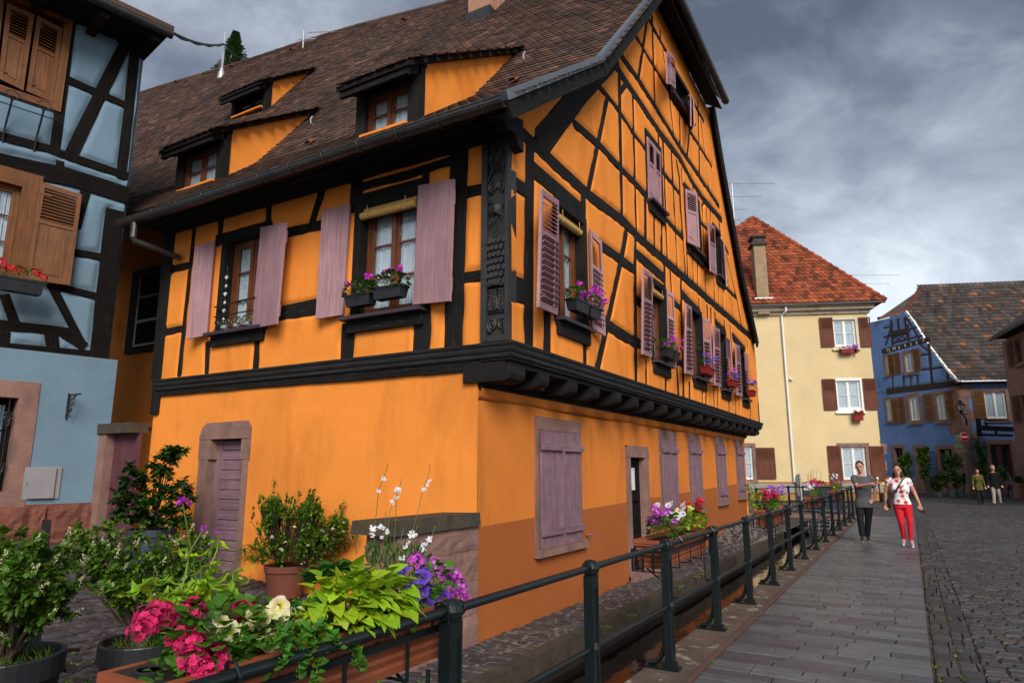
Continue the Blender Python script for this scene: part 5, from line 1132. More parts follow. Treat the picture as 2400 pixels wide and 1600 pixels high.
for k in range(3): lb.tube([mbx.P(q[0]+.02, q[3]-.1-k*.09+(.05)*math.sin(t), .10+.08*(2-k)*.6+(.05)*math.cos(t)*(1-t/9)) for t in [i*.6 for i in range(10)]], .007, 5)
lb.tube([mbx.P(q[0], q[2]+.05, .03), mbx.P(q[0]+.02, q[2]+.25, .06), mbx.P(q[0]+.03, q[3]-.05, .25)], .008, 5); lb.build('lantern_bracket', M['iron'], bh)
ub2 = MB(); a = hit(BL, 'z1', -60, 610); b = hit(BL, 'z1', 350, 720)
for dv in (0, -.10): ub2.tube([BL.P(a[0], a[1]+dv, .25), BL.P(b[0], a[1]+dv, .25)], .008, 5); ub2.tube([BL.P(b[0], a[1]+dv, .25), BL.P(b[0], a[1]+dv, 0)], .008, 5)
for u in (lerp(a[0], b[0], .25), lerp(a[0], b[0], .72)):
    ub2.tube([BL.P(u, a[1]-.55, .02), BL.P(u, a[1]-.35, .06), BL.P(u, a[1], .25)], .013, 6); ub2.tube([BL.P(u, a[1]-.55, .02), BL.P(u, a[1], .01)], .01, 6)
    for s in (-1, 1): ub2.tube([BL.P(u+s*(.10-.07*t)*math.cos(t*5.5), a[1]+.05+.07*math.sin(t*5.5), .25) for t in [i/9 for i in range(10)]], .006, 5)
ub2.build('flower_box_bracket', M['iron'], bh)
# eaves, gutter, roof
ev = MB(); c0 = hit(BL, 'z1', 845, 262); ze = c0[1]+.05; GP = PL(BLO+BL.N*.75, BL.U, BL.N); e1_ = hit(GP, 'z1', 1055, 222); e0_ = hit(GP, 'z1', 660, 5)
zg = e1_[1]; print('blue eave', c0, e1_, e0_)
ev.pbox(BL, -6, e1_[0]-.05, zg-.02, zg+.06, -.3, .72); ev.pbox(BL, -6, e1_[0]-.05, zg+.02, zg+.16, .68, .72, grain='u'); 
for k in range(8): ev.pbox(BL, e1_[0]-.25-k*.7, e1_[0]-.13-k*.7, zg-.13, zg-.03, 0, .66, grain='u')
ev.build('eaves_board', M['soffit'], bh)
gg = MB(); gutter_run(gg, [(GP.P(u, zg+.03), BL.N) for u in (-6, -2, e1_[0])], .08); gg.build('gutter', M['gutter'], bh)
rfm = MB(); rfm.hexa([BL.P(-6, zg+.06, .8), BL.P(e1_[0], zg+.06, .8), BL.P(e1_[0], zg+1.7, -4.5), BL.P(-6, zg+1.7, -4.5), BL.P(-6, zg+.14, .8), BL.P(e1_[0], zg+.14, .8), BL.P(e1_[0], zg+1.8, -4.5), BL.P(-6, zg+1.8, -4.5)]); rfm.build('roof', M['tile'], bh)
# ---------------- passage gate between the two houses
GT = PL((0, 5.28, 0), (1, 0, 0), (0, -1, 0)); gate = empty('gate', (-9.4, 5.28, .6), 'dark mauve plank gate under a mossy stone lintel between the blue and orange houses', 'gate')
xl = hit(GT, 'b4', 505, 1150)[0]; xr = -9.07; zl0 = hit(GT, 'b4', 650, 1152)[1]; zl1 = hit(GT, 'b4', 650, 1100)[1]; xi = hit(GT, 'b4', 566, 1200)[0]; print('gate', xl, xi, zl0, zl1)
g_ = MB(); g_.pbox(GT, xl, xr, zl0, zl1, -.2, .06); g_.build('lintel', M['sand_dark'], gate)
g_ = MB(); g_.pbox(GT, xl+.01, xi, .4, zl0-.003, -.18, .03); g_.build('jamb', M['sand'], gate)
g_ = MB()
for i in range(6): g_.pbox(GT, lerp(xi, xr, i/6)+.002, lerp(xi, xr, (i+1)/6)-.002, .5, zl0, -.12, -.09+random.uniform(-.003, .003), grain='v')
g_.build('door', M['darkmauve'] if 'darkmauve' in M else M['mauve_old'], gate)
# ---------------- yellow house
YLO = Vector((-1.2, 40.3, 0)); YL = PL(YLO, (.92, .39, 0), (.39, -.92, 0)); yh = empty('house', (-1.2, 40.3, 0), 'pale yellow rendered house with red tiled hip roof and peeling brown shutters', 'house')
yo = []; zY = hit(YL, 'r2', 600, 870)[1]; zP = hit(YL, 'z6', 300, 335)[1]; zP = max(zP, .9); print('yellow eave', zY, zP)
r1 = fwin(yh, YL, 'r2', 662, 912, 800, 1075, ops=yo, surround=M['creamstone'] if 'creamstone' in M else M['white'], sw=.14); r2_ = fwin(yh, YL, 'r2', 682, 1285, 830, 1460, ops=yo, surround=M['white'], sw=.14)
r3 = fwin(yh, YL, 'z6', 716, 122, 865, 322, ops=yo, surround=M['sand'], sw=.20, panes=2); r4 = fwin(yh, YL, 'z6', 40, 120, 170, 322, ops=yo, surround=M['sand'], sw=.18)
for a in ((578, 900, 660, 1080), (818, 898, 890, 1078), (596, 1275, 678, 1465), (844, 1272, 926, 1463)): rshut(yh, YL, 'r2', *a, M['oldbrown'])
for a in ((630, 115, 708, 330), (887, 117, 975, 330), (190, 127, 305, 318)): rshut(yh, YL, 'z6', *a, M['oldbrown'])
infill(yh, YL, [], yo, lambda U, V: V > -1, -17, .0, zP, zY, M['yellow'], res=.07, bulge=0); w_ = MB(); w_.pbox(YL, -17, .03, -.3, zP, -.3, .03); w_.build('plinth', M['yellow_low'], yh)
w_ = MB(); w_.pbox(YL, -.3, .0, -.2, zY, -12, -.001); w_.pbox(YL, -17, -.4, -.2, zY, -12, -.7); w_.build('side_wall', M['yellow'], yh)
cn = MB(); cn.extrude([(0, 0), (.12, .04), (.14, .18), (.34, .24), (.36, .42), (.5, .46), (.5, .6), (0, .6)], [(YL.P(-17, zY-.12), YL.N), (YL.P(.0, zY-.12), YL.N+YL.U*.8), (YL.P(.0, zY-.12, -12), YL.U*.8)]); cn.build('cornice', M['creamwood'] if 'creamwood' in M else M['white'], yh)
gg = MB(); zE = zY+.42; gutter_run(gg, [(YL.P(-17, zE, .55), YL.N), (YL.P(.75, zE, .55), YL.N)], .09); gg.build('gutter', M['zinc'], yh)
tn = math.tan(math.radians(50))
def onroof(pl, fr, x, y, d0, z0, tan_):
    r = ray(*src(fr, x, y)); O = pl.O+pl.N*d0  # z - z0 = tan * (-(p-O).N)
    t = (z0-CAMZ-tan_*(CP-O).dot(pl.N))/(r.z+tan_*r.dot(pl.N)); return CP+r*t
ap = onroof(YL, 'r2', 168, 292, .6, zE, tn); ERt = YL.P(.75, zE, .6); ua = (ap-YL.O).dot(YL.U); print('yellow apex', ap, ua)
def ysurf(a, b): return YL.P(-17+a, zE+.03+b*math.sin(math.radians(50)), .6-b*math.cos(math.radians(50)))
Lh = (ap.z-zE)/math.sin(math.radians(50))
def ykeep(a, b):
    u = -17+a; k = b/Lh; return u < lerp(.75, ua, k)+.05 and u > lerp(ua-9, ua, k)
yt = MB(); tiles(yt, ysurf, 17.8, Lh, .34, .27, lambda a, b: (lambda k: (k, k*random.uniform(.8, 1.1), k*.9) if random.random() > .2 else (k*.45, k*.5, k*.55))(random.uniform(.7, 1.25)), keep=ykeep, shape='pan', lift=.05, jit=.008); yt.build('roof', M['tile_red'], yh)
rb = MB(); bkp = YL.P(.75, zE, -11); lfp = YL.P(ua-9, zE, .6); lbp = YL.P(ua-9, zE, -11); rb.add([ERt, bkp, ap+YL.N*0, lfp, lbp], [(0, 1, 2), (3, 2, 4), (1, 4, 2), (0, 2, 3)]); rb.build('roof_side', M['tile_red'], yh)
for o_, e_ in ((ap, ERt), (ap, lfp)):
    h = MB(); n = 22
    for i in range(n): p = e_.lerp(o_, i/n); q = e_.lerp(o_, (i+1.12)/n); h.tube([p+Vector((0, 0, .07)), q+Vector((0, 0, .05))], [.15, .11], 8, random.choice([(1, 1, 1), (.7, .7, .7), (1.2, 1, .9)]))
    h.build('hip_tiles', M['tile_red'], yh)
cp_ = onroof(YL, 'r2', 225, 790, .6, zE, tn); PLc = PL((cp_.x, cp_.y, 0), YL.U, YL.N); cpt = hit(PLc, 'r2', 215, 455); cu = (hit(PLc, 'r2', 183, 600)[0], hit(PLc, 'r2', 255, 600)[0]); cm = MB(); cm.pbox(PLc, cu[0], cu[1], cp_.z-.8, cpt[1], -.8, 0); o = cm.build('chimney', M['creamwood2'] if 'creamwood2' in M else M['brickc'], yh)
cm = MB(); cm.pbox(PLc, cu[0]-.12, cu[1]+.1, cpt[1]+.004, cpt[1]+.18, -.9, .1); cm.pbox(PLc, cu[0], cu[1], cpt[1]+.19, cpt[1]+.45, -.8, .0); cm.pbox(PLc, cu[0]-.1, cu[1]+.08, cpt[1]+.46, cpt[1]+.58, -.9, .1); cm.build('cap', M['sand_dark'], o)
cm = MB(); cm.pbox(PLc, cu[0]-.15, cu[1]+.2, cp_.z-.5, cp_.z+.12, -.9, .06); cm.build('flashing', M['galv'], o)
dp = MB(); pts = [('r2', 360, 838), ('r2', 358, 865), ('r2', 345, 888), ('r2', 350, 960), ('r2', 380, 1450), ('z6', 408, 335)]; DPp = PL(YLO+YL.N*.12, YL.U, YL.N); q = [hit(DPp, *p) for p in pts]; u_ = q[2][0]
dp.tube([DPp.P(q[0][0], q[0][1], .3), DPp.P(q[0][0], q[1][1], .3), DPp.P(u_, q[2][1]), DPp.P(u_, q[3][1]), DPp.P(u_, .9)], .06, 8)
for v in (zY-1, zY-3.2, zY-5.5): dp.lathe(DPp.P(u_, v), [(.075, 0), (.075, .06)], 8)
dp.build('downpipe', M['white'], yh)
qn = MB()
for i, (y0, y1, w) in enumerate([(80, 100, 80), (102, 130, 38), (132, 165, 36), (168, 205, 70), (208, 268, 36), (272, 330, 62)]):
    a = rect(YL, 'z6', 1025-w, y0, 1030, y1); qn.pbox(YL, a[0], .01, a[2], a[3], -.2, .02+.004*(i % 2))
qn.build('quoins', M['sand'], yh)
pl_ = MB(); a = rect(YL, 'z6', 955, 340, 972, 352); pl_.pbox(YL, a[0], a[1], a[2], a[3], .03, .05); pl_.build('yellow_plate', M['yellowsign'] if 'yellowsign' in M else M['lime'], yh)
cam_ = MB(); p = hit(YL, 'r2', 400, 1278); cam_.lathe(YL.P(p[0], p[1], .08), [(.02, -.05), (.09, -.03), (.10, .04), (.03, .08)], 10); cam_.pbox(YL, p[0]-.03, p[0]+.03, p[1]-.03, p[1]+.03, 0, .1); cam_.build('wall_camera', M['white'], yh)
# ---------------- far blue house
fb = Vector((3.42, 53, 0)); r_ = ray(*src('p2', 1600, 1180)); fb = Vector((r_.x/r_.y*53, 53, 0)); FG = PL(fb, (.77, -.64, 0), (-.64, -.77, 0)); FE = PL(fb, (.93, .36, 0), (.36, -.93, 0))
bf = empty('timber_framed_house', fb, 'strong blue half timbered house with mossy dark tiled roof behind the street', 'house')
TF = [('rail', .42, [('p5', 320, 775), ('p5', 790, 650)]), ('rail', .5, [('p5', 370, 1195), ('p5', 1105, 1108)]), ('rail', .16, [('p5', 325, 530), ('p5', 405, 510)]), ('rail', .16, [('p5', 325, 630), ('p5', 410, 605)]), ('rail', .16, [('p5', 415, 690), ('p5', 720, 610)]),
 ('post', .18, [('p5', 412, 600), ('p5', 412, 705)]), ('post', .18, [('p5', 572, 500), ('p5', 580, 660)]), ('brace', .16, [('p5', 405, 500), ('p5', 340, 710)]), ('brace', .16, [('p5', 565, 430), ('p5', 690, 640)]), ('rail', .16, [('p5', 570, 555), ('p5', 660, 520)]),
 ('brace', .07, [('p5', 420, 690), ('p5', 560, 575)]), ('brace', .07, [('p5', 420, 650), ('p5', 500, 585)]), ('brace', .07, [('p5', 490, 680), ('p5', 575, 610)]), ('brace', .07, [('p5', 420, 610), ('p5', 520, 675)]), ('brace', .07, [('p5', 465, 590), ('p5', 575, 655)]), ('brace', .07, [('p5', 520, 575), ('p5', 578, 612)]),
 ('post', .2, [('p5', 792, 700), ('p5', 828, 1100)]), ('post', .16, [('p5', 985, 960), ('p5', 995, 1080)]), ('rail', .17, [('p5', 710, 818), ('p5', 795, 800)]), ('rail', .17, [('p5', 720, 970), ('p5', 955, 938)]), ('post', .13, [('p5', 410, 1040), ('p5', 418, 1165)]), ('post', .13, [('p5', 525, 1020), ('p5', 533, 1145)]), ('post', .1, [('p5', 602, 1010), ('p5', 605, 1135)]), ('post', .14, [('p5', 668, 1000), ('p5', 677, 1120)]), ('brace', .12, [('p5', 700, 700), ('p5', 785, 770)])]
sfb = seglist(FG, TF); fo = []
z3w = fwin(bf, FG, 'p5', 540, 788, 643, 990, ops=fo, surround=M['sand'], sw=.14, panes=1); fwin(bf, FG, 'p5', 592, 1245, 692, 1500, ops=fo, surround=M['sand'], sw=.2, panes=1); fwin(bf, FG, 'p5', 877, 1222, 998, 1490, ops=fo, surround=M['sand'], sw=.2, panes=1); fwin(bf, FG, 'p5', 330, 822, 372, 1020, ops=fo, surround=M['sand'], sw=.1, panes=1); fwin(bf, FG, 'p5', 350, 1270, 402, 1500, ops=fo, surround=M['sand'], sw=.1, panes=1)
for a in ((374, 800, 438, 1027), (437, 788, 505, 1015), (632, 745, 715, 980), (412, 1260, 480, 1528), (480, 1250, 555, 1525), (754, 1215, 843, 1510), (975, 1190, 1073, 1490)): rshut(bf, FG, 'p5', *a, M['ochrewood'], 'full')
at_ = rect(FG, 'p5', 405, 440, 555, 545); w_ = MB(); w_.pbox(FG, *at_, -.1, .02); w_.build('attic_opening', M['interior'], bf); w_ = MB(); w_.pbox(FG, at_[0]-.1, at_[1]+.1, at_[2]-.4, at_[2]-.05, 0, .10, grain='u'); 
for u in (at_[0], (at_[0]+at_[1])/2, at_[1]): w_.pbox(FG, u-.07, u+.07, at_[2]-.1, at_[3]+.1, 0, .06, grain='v')
w_.build('attic_balustrade', M['timber_far'], bf)
vg = [hit(FG, 'p5', *p) for p in ((315, 440), (545, 355), (650, 490), (780, 700), (930, 900), (1010, 1000), (1110, 1105))]; zL = hit(FG, 'p5', 800, 1140)[1]
def ftop(U): return np.interp(U, [v[0] for v in vg], [v[1] for v in vg])
infill(bf, FG, sfb, fo, lambda U, V: V < ftop(U)+.02, -9, .0, zL, 13, M['blue2'], res=.09, bulge=.03)
for k, w, a, b in sfb: timber(bf, FG, k, w*(.6 if w < .18 else .8), a, b, M['timber_far'], d1=.03)
go = [rect(FG, 'p2', 575, 575, 690, 950), rect(FG, 'p2', 880, 580, 985, 1105), rect(FG, 'p2', 1185, 590, 1410, 920)]
infill(bf, FG, [], fo+go, lambda U, V: V > -9, -9, .0, -.3, zL+.02, M['blue2'], res=.09, bulge=0, name='lower_wall')
for i, a in enumerate(go):
    reveal(bf, FG, *a, .22, -.4, .03, M['sand'], 'stone_frame')
    if i == 1: d_ = MB(); d_.pbox(FG, *a, -.38, -.33, grain='v'); d_.pbox(FG, a[0]+.2, a[1]-.2, a[2]+1.2, a[3]-.2, -.33, -.32); d_.build('door', M['timber_b'], bf)
    else: window(bf, FG, *a, recess=.25, fm=M['timber_b'], panes=2, curtain=False)
eo = []; fwin(bf, FE, 'p5', 1385, 1197, 1610, 1478, ops=eo, surround=M['sand'], sw=.18, panes=1); rshut(bf, FE, 'p5', 1258, 1182, 1375, 1480, M['ochrewood'], 'full')
a = rect(FE, 'p2', 1885, 525, 2170, 1060); eo.append(a); window(bf, FE, *a, recess=.25, fm=M['oldbrown'], panes=2, curtain=False, trim=.12, mull=.25); reveal(bf, FE, *a, .28, -.35, .03, M['sand'], 'stone_frame')
zR = hit(FE, 'p5', 1300, 1110)[1]; infill(bf, FE, [], eo, lambda U, V: V > -9, 0, 14, -.3, zR, M['blue2'], res=.1, bulge=0, name='street_wall')
for k, w, a, b in seglist(FE, [('rail', .3, [('p2', 1700, 300), ('p2', 2160, 320)]), ('rail', .14, [('p2', 1720, 395), ('p2', 2160, 405)]), ('post', .3, [('p2', 1700, 200), ('p2', 1715, 400)]), ('post', .15, [('p2', 1805, 200), ('p2', 1810, 290)]), ('rail', .2, [('p2', 1800, 205), ('p2', 2150, 210)]), ('post', .15, [('p2', 1945, 320), ('p2', 1945, 400)])]): timber(bf, FE, k, w, a, b, M['timber_b'], d1=.03)
qn = MB()
for i in range(9): h = .55; v = .0+i*.78; qn.pbox(FE, -.0, .55 if i % 2 else .95, v, v+.76, -.2, .025); qn.pbox(FG, -(.95 if i % 2 else .5), .0, v, v+.76, -.2, .02)
qn.build('quoins', M['sand'], bf)
for pl, u0, u1 in ((FG, -9, 0), (FE, 0, 14)): w_ = MB(); w_.pbox(pl, u0, u1, -.3, zR-.1, -1.2, -.9); w_.pbox(pl, u0, u1, .0, .9, -.5, .012); w_.build('plinth', M['oldbrownp'] if 'oldbrownp' in M else M['pink'], bf)
tr = math.radians(49); zE2 = hit(FE, 'p5', 1300, 1098)[1]
pr = onroof(FE, 'p5', 700, 128, .45, zE2, math.tan(tr)); Lr = (pr.z-zE2)/math.sin(tr); u0 = (pr-fb).dot(FE.U); print('far roof', pr, Lr, u0)
def fsurf(a, b): return FE.P(-14+a, zE2+.03+b*math.sin(tr), .45-b*math.cos(tr))
vgr = [onroof(FE, 'p5', *p, .45, zE2, math.tan(tr)) for p in ((1112, 1103), (1010, 1000), (930, 900), (780, 700), (650, 490), (545, 352), (560, 330), (700, 130))]
vb_ = [((p.z-zE2)/math.sin(tr), (p-fb).dot(FE.U)) for p in vgr]
def fkeep(a, b): return (-14+a) > float(np.interp(b, [x[0] for x in vb_], [x[1] for x in vb_]))
def ftint(a, b):
    k = random.uniform(.6, 1.3)
    return (k*3.6, k*1.6, k*.6) if random.random() < .03 else ((k*1.9, k*1.2, k*.9) if random.random() < .12 else (k, k, k))
ft = MB(); tiles(ft, fsurf, 30, Lr+.3, .40, .30, ftint, keep=fkeep, shape='pan', lift=.06, jit=.012); ft.build('roof', M['tile_dark'], bf)
vl = MB()
for p, q in zip(vgr[:5], vgr[1:6]): vl.beam(p+Vector((0, 0, .05)), q+Vector((0, 0, .05)), .14, .12)
vl.build('verge_strip', M['white'], bf)
hp = MB(); A_ = vgr[5]; B_ = pr; C_ = FG.P(*hit(FG, 'p5', 300, 435), .35); hp.add([A_, B_, C_], [(0, 1, 2)]); hp.build('hip', M['tile_dark'], bf)
hp = MB(); hp.beam(A_+Vector((0, 0, .05)), B_+Vector((0, 0, .05)), .3, .12); hp.build('hip_flashing', M['oldbrown'], bf); hp = MB(); hp.beam(A_, C_, .3, .2); hp.build('hip_gutter', M['oldbrown'], bf)
rg = MB(); 
for i in range(36): p = pr+FE.U*(i*.42); rg.tube([p+Vector((0, 0, .06)), p+FE.U*.45+Vector((0, 0, .03))], [.14, .11], 7)
rg.build('ridge', M['tile_dark'], bf)
gg = MB(); gutter_run(gg, [(FE.P(-.3, zE2-.02, .5), FE.N), (FE.P(14, zE2-.02, .5), FE.N)], .08); gg.build('gutter', M['oldbrown'], bf)
sh_ = MB(); sh_.pbox(FE, -.3, 14, zE2-.1, zE2+.0, -.1, .42); sh_.build('eaves_board', M['soffit'], bf)
# white numerals and letters painted on the beam of the gable
def text(parent, name, body, pos, xdir, ndir, size, m, ext=.004):
    cu = bpy.data.curves.new(name, 'FONT'); cu.body = body; cu.size = size; cu.extrude = ext; cu.align_x = 'CENTER'; cu.align_y = 'CENTER'
    t_ = bpy.data.objects.new(name+'_tmp', cu); C.objects.link(t_); dg = bpy.context.evaluated_depsgraph_get(); me = bpy.data.meshes.new_from_object(t_.evaluated_get(dg)); bpy.data.objects.remove(t_)
    me.materials.clear(); me.materials.append(m); o = bpy.data.objects.new(name, me); C.objects.link(o); x = Vector(xdir).normalized(); z = Vector(ndir).normalized(); y = z.cross(x)
    R = Matrix((x, y, z)).transposed().to_4x4(); R.translation = Vector(pos); me.transform(Matrix.Translation(-wloc(parent)) @ R); o.parent = parent; return o
for ch_, x, y in (('1', 355, 765), ('2', 376, 762), ('W', 428, 748), ('6', 480, 735), ('9', 544, 718), ('3', 603, 705), ('E', 665, 688), ('7', 735, 665)):
    u, v = hit(FG, 'p5', x, y, .04); text(bf, 'painted_letter', ch_, FG.P(u, v, .04), FG.U, FG.N, .30, M['white'])
# ---------------- pink house at the right edge
PKO = ground('s', 2398, 1165, 0); PK = PL(PKO, (.2, -.98, 0), (-.98, -.2, 0)); pk = empty('house', PKO, 'dusky pink house with dark shutters cut by the right edge of the photo', 'house')
po = []; zK = hit(PK, 'p5', 1575, 665)[1]; print('pink eave', zK, PKO)
fwin(pk, PK, 'p5', 1700, 650, 1775, 900, fm=M['oldbrown'], ops=po, surround=M['sand'], sw=.14, panes=2, curtain=False); rshut(pk, PK, 'p5', 1630, 675, 1688, 945, M['oldbrown'], 'full')
fwin(pk, PK, 'p5', 1772, 1225, 1850, 1500, fm=M['oldbrown'], ops=po, surround=M['sand'], sw=.14, panes=2, curtain=False); rshut(pk, PK, 'p5', 1692, 1235, 1765, 1525, M['oldbrown'], 'full')
infill(pk, PK, [], po, lambda U, V: V > -9, 0, 16, -.3, zK, M['pink'], res=.1, bulge=0); w_ = MB(); w_.pbox(PK, .0, 16, -.3, zK, -6, -.8); w_.pbox(PK, 0, .2, -.3, zK, -6, -.002); w_.build('side_wall', M['pink'], pk)
PGk = PL(PKO+PK.N*.8, PK.U, PK.N); u0, v0 = hit(PGk, 'p5', 1432, 655); gg = MB(); gutter_run(gg, [(PGk.P(u0, v0), PK.N), (PGk.P(16, v0), PK.N)], .09); gg.build('gutter', M['gutter'], pk)
w_ = MB(); w_.pbox(PK, u0, 16, v0, v0+.08, -.2, .75); w_.build('eaves_board', M['soffit'], pk); w_ = MB(); w_.add([PK.P(u0, v0+.1, .8), PK.P(16, v0+.1, .8), PK.P(16, v0+4, -4), PK.P(u0+3.5, v0+4, -4), PK.P(u0, v0+.1, -8)], [(0, 1, 2, 3), (0, 3, 4)]); w_.build('roof', M['tile_dark'], pk)
# ---------------- television aerials, chimney post, cable and mast, trees behind the roof
def aerial(base, h, arms, label, u=(1, 0, 0)):
    r = empty('television_aerial', base, label, 'aerial'); a = MB(); a.tube([Vector(base), Vector(base)+Vector((0, 0, h))], .022, 6); a.build('mast', M['galv'], r); u = Vector(u).normalized(); w = Vector((-u.y, u.x, 0))
    for (z, off, L, n, el) in arms:
        a = MB(); p = Vector(base)+Vector((0, 0, z)); a.tube([p+u*(off), p+u*(off+L)], .014, 5)
        for i in range(n):
            q = p+u*(off+L*(i+.5)/n); e = Vector((0, 0, 1))*el*.5+w*el*.5; a.tube([q-e, q+e], .006, 4)
        a.build('antenna', M['galv'], r)
    return r
def at(fr, x, y, dep): return CP+ray(*src(fr, x, y))*(dep/FPX)
b_, t_ = at('r2', 62, 420, 24), at('r2', 42, 50, 24); H = t_.z-b_.z
aerial(b_, H, [(H-.0, -.25, 1.8, 14, .16), (H-.5, -.2, 1.25, 6, .12), (H-1.0, -.1, .6, 6, .25), (H-1.4, -.08, .3, 6, .22)], 'tall television aerial beside the dark roof edge of the orange house', (.87, .5, 0))
b_, t_ = at('r2', 790, 735, 48), at('r2', 785, 635, 48); H = t_.z-b_.z
aerial(b_, H, [(H, -3.0, 6.4, 12, .16), (H*.45, -1.4, 4.0, 8, .14)], 'flat television aerial just right of the red hip roof', (.87, .5, 0))
b_ = at('e2', 290, 262, 18); aerial(b_-Vector((0, 0, .4)), .75, [(.7, .1, 1.1, 12, .25), (.5, -.15, .5, 6, .5)], 'small grid aerial on the ridge of the orange house', (.9, .45, 0))
mp = roofhit('z1', 1355, 470); mr = empty('cable_mast', mp, 'grey roof mast with electric cables on the orange house roof', 'mast'); m_ = MB(); tp = at('z1', 1390, 165, px_of(mp)[2]); m_.tube([mp, Vector((mp.x, mp.y, tp.z))], .035, 8); m_.build('pole', M['galv'], mr)
m_ = MB(); m_.lathe(mp+Vector((0, 0, -.1)), [(.11, 0), (.09, .2), (.05, .35)], 12); m_.build('collar', M['galv'], mr)
cbm = MB(); A_ = at('z1', 970, 147, 11.5); B_ = Vector((mp.x, mp.y, tp.z-.35))
for s in (0, .06): cbm.tube([A_.lerp(B_, t)+Vector((0, 0, -.7*t*(1-t)-s*math.sin(t*30)*.3-s*.5)) for t in [i/20 for i in range(21)]], .022, 5)
tag(cbm.build('electric_cable', M['iron']), 'black electric cable hanging from the blue house eaves to the roof mast', 'cable')
cbm = MB(); B2 = roofhit('z1', 1495, 378); cbm.tube([B_, B_.lerp(B2, .5)+Vector((0, 0, -.1)), B2+Vector((0, 0, .1))], .018, 5); cbm.lathe(B2, [(.07, 0), (.07, .1), (.02, .16)], 8); cbm.build('guy_cable', M['iron'], mr)
# ================================================================ RAILING, PLANTERS, STREET FURNITURE
def rx(y): return -1.80+.0055*(y-4)
PY = [-.45, 1.05, 2.55, 4.05, 5.55, 7.07, 8.6, 10.15, 11.68, 13.2, 14.85, 16.5, 18.15, 19.75, 21.35, 22.95, 24.4]
rl = empty('railing', (rx(4), 4.05, .036), 'long dark green cast iron railing along the canal beside the footpath', 'railing')
def post_mesh(mb, x, y, z0=.036, H=.99, foot=True):
    mb.box((x-.022, y-.034, z0+.04), (x+.022, y+.034, H-.055)); 
    for s in (-1, 1): mb.box((x-.030, y+s*.040-.008, z0+.04), (x+.030, y+s*.040+.008, H-.05)); 
    mb.box((x-.031, y-.047, H-.12), (x+.031, y+.047, H-.045)); mb.box((x-.031, y-.047, z0+.02), (x+.031, y+.047, z0+.14))
    mb.lathe((x, y, H-.002), [(.001, -.058), (.034, -.05), (.050, -.025), (.055, 0), (.050, .026), (.034, .044), (.001, .052)], 22)
    mb.tube([(x, y-.052, H), (x, y-.06, H), (x, y-.065, H)], .036, 12); mb.tube([(x, y+.052, H), (x, y+.065, H)], .036, 12)
    mb.lathe((x, y, .515), [(.001, -.045), (.036, -.038), (.046, 0), (.036, .038), (.001, .045)], 12)
    if foot:
        mb.box((x-.20, y-.055, z0), (x+.075, y+.055, z0+.022)); mb.box((x-.06, y-.045, z0+.022), (x+.05, y+.045, z0+.06))
        mb.tube([(x-.18, y, z0+.035), (x-.12, y, z0+.045), (x-.075, y, z0+.09), (x-.045, y, z0+.17), (x-.03, y, z0+.28)], [.02, .022, .022, .02, .016], 8)
for y in PY: m_ = MB(); post_mesh(m_, rx(y), y); m_.build('post', M['railing'], rl)
for nm, z, r in (('top_rail', .99, .0215), ('lower_rail', .515, .018)):
    m_ = MB(); m_.tube([(rx(y), y, z) for y in PY], r, 12); m_.build(nm, M['railing'], rl, smooth=True)
r2l = empty('railing', (-2.9, 25.5, 0), 'short dark railing crossing the end of the canal', 'railing')
cr = [(-4.2, 22.2), (-3.95, 23.6), (-3.75, 25.6), (-2.75, 25.6), (-1.78, 25.5)]
for x, y in cr: m_ = MB(); post_mesh(m_, x, y, 0, .99, False); m_.build('post', M['railing'], r2l)
for nm, z in (('top_rail', .99), ('lower_rail', .515)): m_ = MB(); m_.tube([(x, y, z) for x, y in cr], .022, 8); m_.build(nm, M['railing'], r2l)
